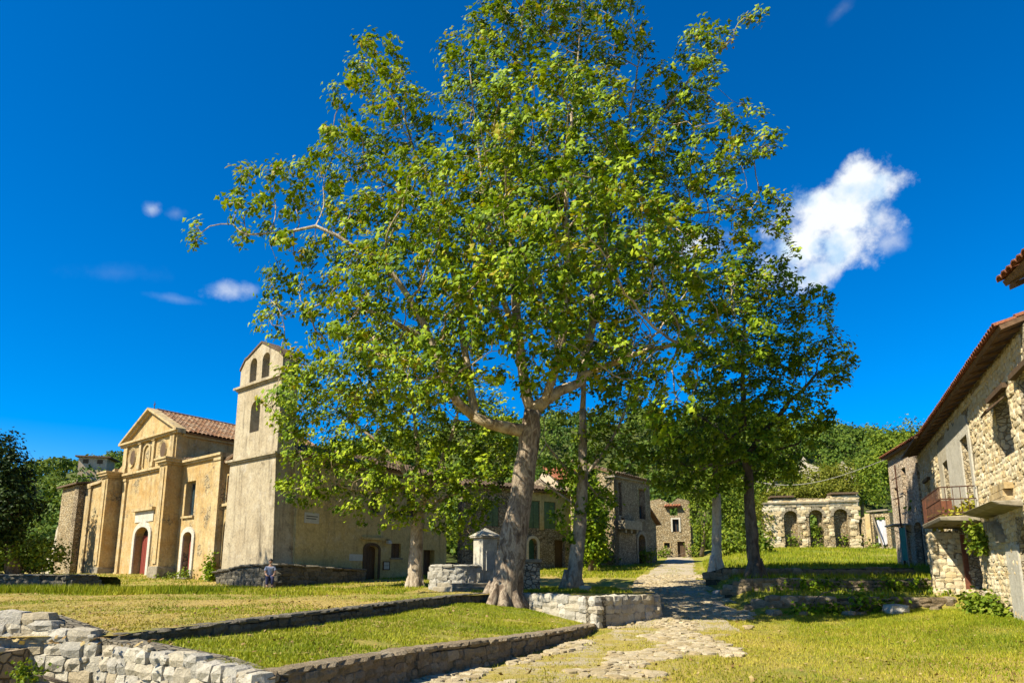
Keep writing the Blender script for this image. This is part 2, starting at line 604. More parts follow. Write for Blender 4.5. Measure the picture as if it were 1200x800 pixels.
def wall(mb, F, L, thick, zb, top, ops=(), d=0.0, back=True, splits=()):
    """a wall of real thickness with real holes; top is [(s, z), ...]; an opening is (s0, s1, z0, z1, arch)"""
    def topz(s):
        for (a, za), (b, zb_) in zip(top, top[1:]):
            if a - 1e-9 <= s <= b + 1e-9:
                return za + (zb_ - za) * (s - a) / max(b - a, 1e-9)
        return top[-1][1]

    def opz(o, s):
        s0, s1, z0, z1, arch = o
        if not arch:
            return z1
        r = (s1 - s0) / 2
        rise = r if arch is True else arch
        x = min(1, max(-1, (s - (s0 + s1) / 2) / r))
        return z1 - rise + rise * math.sqrt(max(0, 1 - x * x))
    cuts = {0.0, L} | {s for s, _ in top if 0 < s < L} | set(splits)
    for o in ops:
        cuts |= {o[0], o[1]}
        if o[4]:
            cuts |= {(o[0] + o[1]) / 2 - (o[1] - o[0]) / 2 * math.cos(math.pi * i / 10) for i in range(1, 10)}
    cuts = sorted(c for c in cuts if -1e-9 <= c <= L + 1e-9)
    d1 = d - thick
    for a, b in zip(cuts, cuts[1:]):
        if b - a < 1e-6:
            continue
        m = (a + b) / 2
        act = sorted([o for o in ops if o[0] < m < o[1]], key=lambda o: o[2])
        za, zb2 = zb, zb
        for o in act:
            mb.quad(F.p(a, d, za), F.p(b, d, zb2), F.p(b, d, o[2]), F.p(a, d, o[2]))
            if back:
                mb.quad(F.p(b, d1, zb2), F.p(a, d1, za), F.p(a, d1, o[2]), F.p(b, d1, o[2]))
            mb.quad(F.p(a, d, o[2]), F.p(b, d, o[2]), F.p(b, d1, o[2]), F.p(a, d1, o[2]))
            ta, tb = opz(o, a), opz(o, b)
            mb.quad(F.p(a, d, ta), F.p(a, d1, ta), F.p(b, d1, tb), F.p(b, d, tb))
            za, zb2 = ta, tb
        ta, tb = topz(a + 1e-7), topz(b - 1e-7)
        mb.quad(F.p(a, d, za), F.p(b, d, zb2), F.p(b, d, tb), F.p(a, d, ta))
        if back:
            mb.quad(F.p(b, d1, zb2), F.p(a, d1, za), F.p(a, d1, ta), F.p(b, d1, tb))
        mb.quad(F.p(a, d, ta), F.p(b, d, tb), F.p(b, d1, tb), F.p(a, d1, ta))
    for o in ops:
        for s in (o[0], o[1]):
            if 0 < s < L:
                mb.quad(F.p(s, d, o[2]), F.p(s, d1, o[2]), F.p(s, d1, opz(o, s)), F.p(s, d, opz(o, s)))
    for s in (0, L):
        mb.quad(F.p(s, d, zb), F.p(s, d1, zb), F.p(s, d1, topz(s)), F.p(s, d, topz(s)))


def arch_panel(mb, F, s0, s1, z0, z1, arch, d0, d1):
    """a solid door leaf or pane that fills an opening, arched at the top if the opening is"""
    n = 10 if arch else 1
    r = (s1 - s0) / 2
    rise = (r if arch is True else arch) if arch else 0
    prof = []
    for i in range(n + 1):
        x = -math.cos(math.pi * i / n) if arch else (-1 + 2 * i / n)
        prof.append((s0 + r + r * x, z1 - rise + rise * math.sqrt(max(0, 1 - x * x)) if arch else z1))
    for (a, za), (b, zb) in zip(prof, prof[1:]):
        mb.quad(F.p(a, d1, z0), F.p(b, d1, z0), F.p(b, d1, zb), F.p(a, d1, za))
        mb.quad(F.p(a, d0, z0), F.p(b, d0, z0), F.p(b, d0, zb), F.p(a, d0, za))
        mb.quad(F.p(a, d0, za), F.p(b, d0, zb), F.p(b, d1, zb), F.p(a, d1, za))


def arch_band(mb, F, s0, s1, z0, z1, arch, w, d0, d1):
    """a surround round an opening: two jambs and a curved or straight head"""
    r = (s1 - s0) / 2
    c = (s0 + s1) / 2
    if not arch:
        mb.fbox(F, s0 - w, s0, d0, d1, z0, z1 + w)
        mb.fbox(F, s1, s1 + w, d0, d1, z0, z1 + w)
        mb.fbox(F, s0, s1, d0, d1, z1, z1 + w)
        return
    rise = r if arch is True else arch
    zs = z1 - rise
    mb.fbox(F, s0 - w, s0, d0, d1, z0, zs)
    mb.fbox(F, s1, s1 + w, d0, d1, z0, zs)
    n = 12
    for i in range(n):
        a0, a1 = math.pi * i / n, math.pi * (i + 1) / n
        q = [(c - r * math.cos(a), zs + rise * math.sin(a)) for a in (a0, a1)]
        o = [(c - (r + w) * math.cos(a), zs + (rise + w) * math.sin(a)) for a in (a0, a1)]
        mb.box8([F.p(q[0][0], d0, q[0][1]), F.p(q[1][0], d0, q[1][1]), F.p(q[1][0], d1, q[1][1]), F.p(q[0][0], d1, q[0][1]),
                 F.p(o[0][0], d0, o[0][1]), F.p(o[1][0], d0, o[1][1]), F.p(o[1][0], d1, o[1][1]), F.p(o[0][0], d1, o[0][1])])


# --- single stones -------------------------------------------------------
def stone_meshes(n, mat, name, flat=False):
    out = []
    for k in range(n):
        r = random.Random(100 + k + (50 if flat else 0))
        vs = {}
        faces = []
        idx = {}

        def vert(i, j, l):
            key = (i, j, l)
            if key not in idx:
                p = Vector((i, j, l))
                q = p.normalized() if p.length else p
                p = p * .45 + q * .74
                p = p * .57
                p += Vector((r.uniform(-1, 1), r.uniform(-1, 1), r.uniform(-1, 1))) * .075
                idx[key] = len(vs)
                vs[len(vs)] = p
            return idx[key]
        for ax in range(3):
            for sg in (-1, 1):
                for a in (-1, 0):
                    for b in (-1, 0):
                        q = []
                        for (da, db) in ((0, 0), (1, 0), (1, 1), (0, 1)):
                            c = [0, 0, 0]
                            c[ax] = sg
                            c[(ax + 1) % 3] = a + da
                            c[(ax + 2) % 3] = b + db
                            q.append(vert(*c))
                        faces.append(q if sg > 0 else q[::-1])
        me = bpy.data.meshes.new(name)
        me.from_pydata([tuple(vs[i]) for i in range(len(vs))], [], faces)
        me.materials.append(M[mat])
        me.update()
        out.append(me)
    return out


M['stone_brown'] = stone('brown_terrace_stone', [(.34, .26, .16), (.46, .36, .23), (.38, .28, .17), (.54, .45, .32)], (.09, .085, .04), .6)
SM = {k: stone_meshes(9, k, 'stone') for k in ('stone', 'stone_house', 'stone_dark', 'stone_brown', 'cobble')}


def base_arrays(kind):
    res = []
    for me in SM[kind]:
        v = np.array([x.co[:] for x in me.vertices])
        t = []
        for p in me.polygons:
            q = list(p.vertices)
            t += [(q[0], q[1], q[2]), (q[0], q[2], q[3])]
        res.append((v, np.array(t)))
    return res


SA = {k: base_arrays(k) for k in SM}


def place_stones(root, mats, kind, limit=300, name='stone', mass_name='small_stones'):
    """mats: list of 4x4 matrices in world space, largest shown first; past the limit joined into one part"""
    off = Matrix.Translation(-LOC[root.name])
    for i, m in enumerate(mats[:limit]):
        o = bpy.data.objects.new(name, random.choice(SM[kind]))
        COL.objects.link(o)
        o.parent = root
        o.matrix_basis = off @ m
    rest = mats[limit:]
    if rest:
        V, T, n = [], [], 0
        for m in rest:
            v, t = random.choice(SA[kind])
            a = np.array(m)
            V.append(v @ a[:3, :3].T + a[:3, 3])
            T.append(t + n)
            n += len(v)
        o = fast_mesh(mass_name, np.concatenate(V), np.concatenate(T), kind, root)
        o['kind'] = 'stuff'


def course_stones(F, s0, s1, zb, zt, ch=(.16, .26), wd=(.2, .45), depth=.22, skip=None, proud=.03, rot=.06, cap=False, gap=.98, dfun=None):
    """irregular courses on a wall face; zb and zt are functions of s"""
    out = []
    zlo = min(zb(s0), zb((s0 + s1) / 2), zb(s1))
    zhi = max(zt(s0 + (s1 - s0) * i / 8) for i in range(9))
    z = zlo
    seed = random.random() * 50
    while z < zhi:
        h = random.uniform(*ch)
        s = s0 - random.uniform(0, wd[0])
        while s < s1:
            w = random.uniform(*wd)
            if random.random() < .12:
                w *= 1.4
            c = s + w / 2
            zz = z + h / 2 + .05 * mnoise.noise(Vector((c * .8, z, seed)))
            if s0 - .05 < c < s1 + .05:
                cc = min(max(c, s0), s1)
                hh = h
                lo, hi = zb(cc), zt(cc)
                ok = zz - h * .5 > lo - h * .6 and zz < hi - h * .1
                if ok and zz + h / 2 > hi + .04:
                    hh = max(.07, (hi + .02 - (zz - h / 2)))
                    zz = zz - h / 2 + hh / 2
                if ok and (skip is None or not skip(c, zz, w / 2, hh / 2)):
                    k = random.uniform(.86, 1.04)
                    dd = (dfun(c, zz) if dfun else 0) + proud - depth / 2 + random.uniform(-.025, .03)
                    p = Vector(F.p(c, dd, zz))
                    X = Vector((F.D.x, F.D.y, 0))
                    Y = Vector((F.N.x, F.N.y, 0))
                    rm = Matrix(((X.x, Y.x, 0), (X.y, Y.y, 0), (0, 0, 1))).to_4x4()
                    tilt = Matrix.Rotation(random.uniform(-rot, rot), 4, 'Y') @ Matrix.Rotation(random.uniform(-rot, rot), 4, 'X')
                    flip = Matrix.Rotation(math.pi * random.randint(0, 1), 4, 'Y')
                    sc = Matrix.Diagonal((w * gap * .92, depth * k, hh * gap * 1.02, 1))
                    out.append(Matrix.Translation(p) @ rm @ tilt @ sc @ flip)
            s += w
        z += h
    return out


# --- foliage --------------------------------------------------------------
LEAF5 = (np.array([(.36, 0, .05), (0, 0, 0), (.16, -.5, -.06), (.42, -.26, 0), (.74, -.44, -.08), (.70, -.15, 0), (1.0, 0, -.10),
                   (.70, .15, 0), (.74, .44, -.08), (.42, .26, 0), (.16, .5, -.06)]),
         np.array([(0, i, i + 1) for i in range(1, 10)] + [(0, 10, 1)]))
LEAF2 = (np.array([(0, 0, 0), (.45, -.42, -.05), (1, 0, -.08), (.45, .42, -.05), (.42, 0, .05)]),
         np.array([(4, 0, 1), (4, 1, 2), (4, 2, 3), (4, 3, 0)]))
LEAF3 = (np.array([(.34, 0, .05), (0, 0, 0), (.30, -.52, -.07), (.50, -.22, 0), (1.0, 0, -.10), (.50, .22, 0), (.30, .52, -.07)]),
         np.array([(0, 1, 2), (0, 2, 3), (0, 3, 4), (0, 4, 5), (0, 5, 6), (0, 6, 1)]))
LEAF1 = (np.array([(0, 0, 0), (.5, -.45, -.05), (1, 0, 0), (.5, .45, -.05)]), np.array([(0, 1, 2), (0, 2, 3)]))


def leaves(name, P, Nn, size, mat, root, template=LEAF5, tint=None):
    n = len(P)
    Nn = Nn / np.maximum(np.linalg.norm(Nn, axis=1, keepdims=True), 1e-6)
    a = rng.normal(size=(n, 3))
    a -= Nn * np.sum(a * Nn, axis=1, keepdims=True)
    a /= np.maximum(np.linalg.norm(a, axis=1, keepdims=True), 1e-6)
    b = np.cross(Nn, a)
    tv, tf = template
    V = (P[:, None, :] + size[:, None, None] * (tv[None, :, 0:1] * a[:, None, :] + tv[None, :, 1:2] * b[:, None, :] + tv[None, :, 2:3] * Nn[:, None, :]))
    T = tf[None] + (np.arange(n) * len(tv))[:, None, None]
    if tint is None:
        tint = rng.random(n)
    return fast_mesh(name, V.reshape(-1, 3), T.reshape(-1, 3), mat, root, np.repeat(tint, len(tf)))


def colonize(P0, par0, rad0, A, step, di, dk, its=90, trop=(0, 0, .12)):
    P = [np.array(p, float) for p in P0]
    par = list(par0)
    nch = [0] * len(P)
    A = np.array(A)
    PA = np.array(P)
    near = np.zeros(len(A), int)
    dist = np.full(len(A), 1e9)
    for i in range(len(P)):
        d = np.linalg.norm(A - PA[i], axis=1)
        m = d < dist
        near[m] = i
        dist[m] = d[m]
    trop = np.array(trop)
    for it in range(its):
        act = dist < di
        if not act.any():
            break
        idx = near[act]
        dv = A[act] - np.array(P)[idx]
        dv /= np.maximum(np.linalg.norm(dv, axis=1, keepdims=True), 1e-6)
        acc = np.zeros((len(P), 3))
        np.add.at(acc, idx, dv)
        new = []
        for i in np.unique(idx):
            if nch[i] >= 4:
                continue
            v = acc[i]
            l = np.linalg.norm(v)
            if l < 1e-3:
                v = rng.normal(size=3)
                l = np.linalg.norm(v)
            v = v / l + trop + rng.normal(size=3) * .16
            v /= np.linalg.norm(v)
            q = P[i] + v * step
            new.append((q, i))
        if not new:
            break
        base = len(P)
        Q = np.array([q for q, _ in new])
        for q, i in new:
            P.append(q)
            par.append(i)
            nch.append(0)
            nch[i] += 1
        alive = np.ones(len(A), bool)
        for s in range(0, len(A), 2000):
            D = np.linalg.norm(A[s:s + 2000, None] - Q[None], axis=2)
            j = D.argmin(1)
            dm = D[np.arange(len(j)), j]
            m = dm < dist[s:s + 2000]
            near[s:s + 2000][m] = base + j[m]
            dist[s:s + 2000][m] = dm[m]
        # an attractor whose nearest node cannot branch any more is dropped
        full = np.array(nch)[near] >= 4
        keep = (dist > dk) & ~full
        A, near, dist = A[keep], near[keep], dist[keep]
        if len(A) == 0:
            break
    return np.array(P), par


def make_tree(name, label, cat, base, skel, blobs, n_attr, mat_bark, mat_limb, mat_leaf, step=.55, di=4.0, dk=.8, leaf=.2,
              per=12, spread=.3, template=LEAF5, tip=.012, group=None, roots=0, sides=12, ntrunk=None, trop=(0, 0, .12), ez=1.0, sunny=0.0):
    """skel: [(x, y, z, r, parent)] hand laid trunk and limbs; blobs: ellipsoids the crown fills"""
    root = thing(name, label, cat, base, group)
    w = np.array([b[3] * b[4] * b[5] for b in blobs]) ** .72
    cnt = (w / w.sum() * n_attr).astype(int) + 3
    A = []
    for b, c in zip(blobs, cnt):
        v = rng.normal(size=(c, 3))
        v /= np.linalg.norm(v, axis=1, keepdims=True)
        r = rng.random((c, 1)) ** (1 / 3.)
        A.append(np.array(b[:3]) + v * r * np.array(b[3:6]))
    A = np.concatenate(A)
    P0 = [s[:3] for s in skel]
    par0 = [s[4] for s in skel]
    P, par = colonize(P0, par0, None, A, step, di, dk, trop=trop)
    n = len(P)
    rad = np.zeros(n)
    desc = np.zeros(n, int)
    kids = [[] for _ in range(n)]
    for i in range(n - 1, -1, -1):
        if rad[i] == 0:
            rad[i] = tip ** 2.35
        if par[i] >= 0:
            rad[par[i]] += rad[i]
            desc[par[i]] += desc[i] + 1
            kids[par[i]].append(i)
    rad = rad ** (1 / 2.35)
    for i, s in enumerate(skel):
        rad[i] = s[3]
    for i in range(len(skel), n):
        rad[i] = min(rad[i], rad[par[i]] * .96)
    nt = ntrunk or sum(1 for s in skel)
    # trunk
    tp = [Vector(P[i]) for i in range(nt)]
    mb = MB()
    pts, rr = [], []
    for i in range(nt - 1):
        for k in range(3):
            f = k / 3
            pts.append(tp[i].lerp(tp[i + 1], f))
            rr.append(rad[i] + (rad[i + 1] - rad[i]) * f)
    pts.append(tp[-1])
    rr.append(rad[nt - 1])
    mb.tube(pts, rr, sides * 2, wob=.22)
    t = mb.build('trunk', mat_bark, root, True)
    if roots:
        mb = MB()
        for k in range(roots):
            an = 2 * math.pi * (k + random.uniform(-.25, .25)) / roots
            d = Vector((math.cos(an), math.sin(an), 0))
            r0 = rad[0]
            b0 = Vector(base)
            mb.tube([b0 + d * r0 * .5 + Vector((0, 0, .9)), b0 + d * r0 * .74 + Vector((0, 0, .42)), b0 + d * r0 * .98 + Vector((0, 0, .08)),
                     b0 + d * r0 * 1.3 + Vector((0, 0, -.15))], [.10, .17, .19, .10], 8, .5)
        mb.build('root_flare', mat_bark, root, True)
    # limbs and branches
    main = [max(k, key=lambda c: rad[c]) if k else -1 for k in kids]
    starts = [(i, par[i]) for i in range(nt, n) if par[i] < nt or main[par[i]] != i]
    small = MB()
    seen = set()
    for i, p in starts:
        if i in seen or i < nt:
            continue
        seen.add(i)
        ch = [p, i]
        while main[ch[-1]] >= 0:
            ch.append(main[ch[-1]])
        pr = [rad[c] for c in ch]
        pr[0] = min(pr[0], pr[1] * 1.15)
        pts = [P[c] for c in ch]
        big = pr[1] > .085 and len(ch) > 6
        k = 9 if pr[1] > .1 else (5 if pr[1] > .03 else 3)
        if big:
            m2 = MB()
            m2.tube(pts, pr, k, .12)
            m2.build('limb', mat_limb, root, True)
        else:
            small.tube(pts, pr, k, 0, False)
    if small.v:
        o = small.build('twigs', mat_limb, root, True)
        o['kind'] = 'stuff'
    # leaves in rosettes at the shoots
    tips = np.array([i for i in range(len(skel), n) if desc[i] <= 3])
    C = P[tips]
    cc = np.array([b[:3] for b in blobs]).mean(0)
    k = rng.poisson(per, len(tips))
    ci = np.repeat(np.arange(len(tips)), k)
    off = rng.normal(size=(len(ci), 3)) * spread * np.array([1, 1, .8])
    LP = C[ci] + off
    outw = (C[ci] - cc)
    outw /= np.maximum(np.linalg.norm(outw, axis=1, keepdims=True), 1e-6)
    cl = (rng.normal(size=C.shape) * .5)[ci]
    nn = np.array([0, 0, .7]) + outw * .25 + cl + off / spread * .3 + rng.normal(size=off.shape) * .38 + np.array([-.55, -.42, .2]) * sunny
    tint = np.clip(rng.normal(.5, .24, len(ci)) + rng.normal(0, .17, len(tips))[ci], 0, 1)
    sz = leaf * rng.uniform(.65, 1.25, len(ci))
    o = leaves('crown', LP, nn, sz, mat_leaf, root, template, tint)
    o['kind'] = 'stuff'
    return root


def ray(px, py):
    u = (px - 600) / 800
    v = -(py - 521) / 800
    return u, math.cos(PITCH) - v * math.sin(PITCH), math.sin(PITCH) + v * math.cos(PITCH)


def at(px, py, Y):
    """the place at distance Y seen at a measured point of the photograph"""
    r = ray(px, py)
    return (r[0] / r[1] * Y, Y, EYE + r[2] / r[1] * Y)


def blob(px, py, Y, rx, ry, rY):
    x, y, z = at(px, py, Y)
    k = Y / 800 * 1.0
    return (x, y, z, rx * k, rY, ry * k)


def shrub(name, label, cat, base, blobs, n, leaf, mat, template=LEAF2, stems=3, group=None, cl=9, spread=.22, kind=None, stem_mat='bark_dark', fill=.55):
    """a low plant: stems from the root and leaf clumps through its volume"""
    root = thing(name, label, cat, base, group)
    if stems:
        mb = MB()
        for k in range(stems):
            b = blobs[k % len(blobs)]
            e = Vector(b[:3]) + Vector((random.uniform(-.5, .5) * b[3], random.uniform(-.5, .5) * b[4], random.uniform(.0, .6) * b[5]))
            s = Vector(base) + Vector((random.uniform(-.1, .1), random.uniform(-.1, .1), -.05))
            mid = s.lerp(e, .5) + Vector((random.uniform(-.1, .1), random.uniform(-.1, .1), 0))
            r = .012 + .012 * b[5]
            mb.tube([s, mid, e], [r * 1.4, r, r * .4], 5)
        mb.build('stem', stem_mat, root, True)
    P, Nn = [], []
    w = np.array([b[3] * b[4] + b[3] * b[5] + b[4] * b[5] for b in blobs])
    cnt = np.maximum(1, (w / w.sum() * n / cl)).astype(int)
    for b, c in zip(blobs, cnt):
        v = rng.normal(size=(c, 3))
        v /= np.linalg.norm(v, axis=1, keepdims=True)
        r = fill + (1 - fill) * rng.random((c, 1))
        r *= 1 + .22 * np.sin(v[:, :1] * 5 + b[0]) * np.cos(v[:, 2:3] * 6 + b[2])
        C = np.array(b[:3]) + v * r * np.array(b[3:6])
        C = C[C[:, 2] > base[2] - .05]
        v = v[:len(C)]
        ci = np.repeat(np.arange(len(C)), cl)
        off = rng.normal(size=(len(ci), 3)) * spread
        P.append(C[ci] + off)
        Nn.append(v[ci] * .7 + np.array([0, 0, .6]) + rng.normal(size=off.shape) * .55)
    P = np.concatenate(P)
    Nn = np.concatenate(Nn)
    o = leaves('foliage', P, Nn, leaf * rng.uniform(.6, 1.3, len(P)), mat, root, template, np.clip(rng.normal(.5, .25, len(P)), 0, 1))
    o['kind'] = 'stuff'
    return root


# ================================================================== SETTING
def sstep(a, b, x):
    t = min(1, max(0, (x - a) / (b - a)))
    return t * t * (3 - 2 * t)


def interp(tab, x):
    if x <= tab[0][0]:
        return tab[0][1]
    for (a, va), (b, vb) in zip(tab, tab[1:]):
        if x <= b:
            return va + (vb - va) * (x - a) / (b - a)
    return tab[-1][1]


ROAD_X = [(4, -4.2), (10, -.35), (14.4, 2.2), (17, 3.3), (19.4, 4.1), (21.4, 4.9), (25, 6.6), (36, 8.0), (50, 11.6), (62, 15.0), (70, 17.0), (90, 19.5)]
ROAD_W = [(4, 2.0), (10, 2.0), (20, 2.1), (25, 1.7), (40, 1.9), (60, 1.6), (90, 1.2)]


def G(x, y):
    """the ground: street level in front, climbing away, with banked terraces on the right"""
    r = 0.0 if y < 19 else .066 * (y - 20) * sstep(18, 23, y)
    if y > 80:
        r = .066 * 60 + .03 * (y - 80)
    left = 1 - sstep(-9, -1, x)
    r = r * (1 - left) + min(r, 1.70 + max(0, y - 62) * .03) * left
    tz = interp([(0, 0), (24.9, .42), (25.15, .88), (29, 1.0), (29.25, 1.48), (34, 1.58), (34.25, 2.0), (46, 2.35), (58, 3.7), (62, 3.95), (400, 14)], y)
    if y < 24.9:
        t = .45 * sstep(8.5, 15, x)
        return max(r, t) if y < 22 else max(r, t)
    e = interp(ROAD_X, y) + interp(ROAD_W, y)
    w = sstep(e + .2, e + (1.3 if y < 36 else 4), x)
    far = sstep(30, 60, x)
    return r + (tz - r) * w


def gnoise(x, y, k=1.0):
    return k * (.05 * mnoise.noise(Vector((x * .45, y * .45, 3))) + .02 * mnoise.noise(Vector((x * 1.7, y * 1.7, 7))))


def grid_sheet(name, xs_of, ys, ncol, zf, mat, kind='structure', lift=0.0):
    V, F = [], []
    for y in ys:
        xs = xs_of(y)
        for x in xs:
            V.append((x, y, zf(x, y) + lift))
    n = len(xs_of(ys[0]))
    for j in range(len(ys) - 1):
        for i in range(n - 1):
            a = j * n + i
            F.append((a, a + 1, a + n + 1, a + n))
    me = bpy.data.meshes.new(name)
    me.from_pydata(V, [], F)
    me.polygons.foreach_set('use_smooth', [True] * len(F))
    me.materials.append(M[mat])
    o = link(name, me)
    o['kind'] = kind
    return o


def spaced(a, b, n):
    return [a + (b - a) * i / (n - 1) for i in range(n)]


# the ground to the horizon (hills rise out of it behind the village)
gx = [-900, -500, -250, -120, -70, -45, -30] + spaced(-22, 26, 97) + [28, 31, 34, 38, 44, 52, 65, 90, 140, 260, 500, 900]
gy = [-60, -20, 0, 4] + spaced(7, 24.75, 36) + [24.9, 25.05, 25.2] + spaced(25.6, 28.8, 8) + [29.0, 29.15, 29.3] + spaced(29.7, 33.8, 9) + [34, 34.15, 34.3] + spaced(35, 64, 40) + [67, 72, 80, 90, 110, 150, 220, 400, 700, 1200]
grid_sheet('ground', lambda y: gx, gy, 0, lambda x, y: G(x, y) + gnoise(x, y, .7) - (.25 if (y < 46 and x < interp([(4, -6), (8, -3.4), (11.8, -1.9), (14.4, -.5), (19.4, 1.4), (21.4, 2.2), (23.4, 4.4), (33, 5.4)], y)) else 0), 'ground')

MID = [(10.6, -5.7), (14, -4.3), (18.5, -3.05), (23.5, -1.73)]


def U(x, y):
    return interp([(8, .78), (10.5, .82), (14, .90), (23, 1.0), (34, 1.08), (46, 1.72), (60, 1.72)], y) + .10 * sstep(-14, -22, x) * sstep(30, 20, y)


def u_right(y, rear=False):
    if y < 23.5:
        return interp(MID, y)
    if y < 25.451 and not rear:
        return -1.73 + (y - 23.5) / 2 * 2.1
    return interp([(25.45, 5.25), (33, 6.2), (46, 7.6), (56, 7.6)], y)


uy = spaced(10.4, 23.5, 50) + [24, 24.5, 25, 25.45]
uy2 = [25.45, 25.6] + spaced(26, 57, 60)


def u_left(y):
    return -60 if y > 11.2 else -8.2


def u_cols(y, rear=False):
    a, b = -8.2 if y < 10.9 else -34, u_right(y, rear)
    return [a + (b - a) * (i / 60.0) ** .8 for i in range(61)]


def u_z(x, y):
    z = U(x, y) + gnoise(x, y)
    if x > 3.0 and y > 30:
        z -= .9 * sstep(33, 40, y) * sstep(2.5, 6, x)
    if y > 50:
        z -= .8 * sstep(52, 57, y)
    return z


grid_sheet('upper_lawn', u_cols, uy, 0, u_z, 'lawn')
grid_sheet('church_lawn', lambda y: u_cols(y, True), uy2, 0, u_z, 'lawn')
# the earth behind the planter wall beside the big tree
pl_y = spaced(21.42, 25.52, 12)


def pl_cols(y):
    t = (y - 21.4) / 4.1
    a = 2.54 - 2.24 * t
    b = 2.54 + (y - 21.4) / 2.0 * 2.33 if y < 23.4 else 4.87 + (y - 23.4) / 2.1 * .45
    return spaced(a + .04, b - .04, 14)


grid_sheet('planter_lawn', pl_cols, pl_y, 0, lambda x, y: 1.0 + gnoise(x, y, .8) + .004, 'lawn_green')

RW = [(8.2, -2.9), (11.8, -1.45), (14.4, 0.0), (19.4, 1.9), (21.4, 2.54)]      # wall along the street: (Y, X)
FW = [(8.2, -2.9), (9.1, -4.0), (10.3, -5.9), (10.55, -6.9)]


def l_left(y):
    return interp(FW, y) if y < 10.6 else (interp(MID, y) if y < 23.5 else -1.73 + (y - 23.5) / 2 * 1.3)


def l_right(y):
    return interp(RW, y) if y < 21.4 else 2.54 - (y - 21.4) / 4.1 * 2.24


def Lz(x, y):
    a, b = l_left(y), l_right(y)
    t = min(1, max(0, (x - a) / max(b - a, .01)))
    zl = interp([(8.2, .50), (9.1, .60), (10.6, .66), (14, .66), (23.5, .78), (25.5, .62)], y)
    zr = interp([(8.2, .50), (11.8, .46), (14.4, .38), (19.4, .20), (21.4, .15), (25.5, .50)], y)
    return zl + (zr - zl) * t


grid_sheet('lower_lawn', lambda y: spaced(l_left(y), l_right(y), 40), spaced(8.22, 10.58, 14) + spaced(10.62, 25.5, 60), 0, lambda x, y: Lz(x, y) + gnoise(x, y, .8), 'lawn_green')


# the street: worn earth and paving, ragged at its edges
def path_material():
    m, nt, N, L, b = new_mat('worn_street', 1.0)
    p = position(N)
    n1 = nnoise(N, L, p, .9, 7, .7)
    n2 = nnoise(N, L, p, 11, 6, .75)
    s = N.new('ShaderNodeSeparateXYZ')
    L.new(p, s.inputs[0])
    mr = N.new('ShaderNodeMapRange')      # trodden bare further up, grown over near the lawns
    mr.inputs['From Min'].default_value = 19
    mr.inputs['From Max'].default_value = 28
    mr.inputs['To Min'].default_value = .06
    mr.inputs['To Max'].default_value = -.2
    L.new(s.outputs[1], mr.inputs[0])
    f = nmath(N, L, 'ADD', n1, mr.outputs[0])
    col = nmix(N, L, nramp(N, L, f, [(.44, 0.), (.58, 1.)]), (.36, .30, .21), (.31, .245, .058))
    col = nmix(N, L, .8, col, nramp(N, L, n2, [(.28, .32), (.72, .66)]), 'OVERLAY')
    L.new(col, b.inputs['Base Color'])
    nbump(N, L, b, nmath(N, L, 'ADD', n1, n2), 1.0, .05)
    M['path'] = m


path_material()


def path_z(x, y):
    c = path_cols(y)
    e = min(x - c[0], c[-1] - x)
    return G(x, y) + gnoise(x, y, .7) + .014 - .06 * (1 - sstep(0, .3, e)) + .012 * mnoise.noise(Vector((x * 4, y * 4, 0)))


def path_cols(y):
    c, w = interp(ROAD_X, y), interp(ROAD_W, y)
    l = c - w + .1 * mnoise.noise(Vector((y * .9, 1, 0))) + .1 * mnoise.noise(Vector((y * 3, 1, 0)))
    r = c + w + .45 * mnoise.noise(Vector((y * .5, 9, 0))) + .2 * mnoise.noise(Vector((y * 2, 5, 0)))
    return [l, l + .12] + spaced(l + .3, r - .3, 14) + [r - .12, r]


grid_sheet('street', path_cols, spaced(6, 36, 110) + spaced(36.5, 88, 80), 0, path_z, 'path')


# hills
def hill_z(x, y):
    k = x / y
    ridge = interp([(-1.2, 14), (-.9, 16), (-.66, 26), (-.58, 27.5), (-.5, 25), (-.3, 30), (0, 38), (.2, 40), (.36, 38), (.49, 36), (.58, 33), (.75, 34), (1.2, 36)], k)
    t = sstep(82, 175, y)
    return 3.0 + (ridge - 3) * t - .25 * max(0, y - 185) + 2.2 * mnoise.noise(Vector((x * .03, y * .03, 1))) * t


hx = [(-1.3 + 2.6 * i / 70) for i in range(71)]
hy = spaced(78, 230, 40)
hill = grid_sheet('hills', lambda y: [k * y for k in hx], hy, 0, hill_z, 'hill')


def hill_wood():
    P, Nn, S = [], [], []
    for i in range(1350):
        y = 88 + 100 * random.random() ** 1.2
        k = random.uniform(-.95, .85)
        x = k * y
        if -.62 < k < -.545 and 128 < y < 146:
            continue
        h = random.uniform(1.6, 3.6)
        c = np.array([x, y, hill_z(x, y) + h * .75])
        n = 210
        v = rng.normal(size=(n, 3))
        v /= np.linalg.norm(v, axis=1, keepdims=True)
        v[:, 2] = np.abs(v[:, 2]) * 1.0 - .25
        P.append(c + v * np.array([h, h, h * .95]) * rng.uniform(.7, 1.05, (n, 1)))
        Nn.append(v + rng.normal(size=v.shape) * .6 + np.array([0, 0, .3]))
        S.append(np.clip(rng.normal(random.uniform(.2, .8), .16, n), 0, 1))
    P = np.concatenate(P)
    o = leaves('hill_wood', P, np.concatenate(Nn), rng.uniform(.35, .8, len(P)), 'leaf_hill', None, LEAF1, np.concatenate(S))
    tag(o, 'dense green woodland covering the hills behind the village', 'woodland', None, 'stuff')


hill_wood()


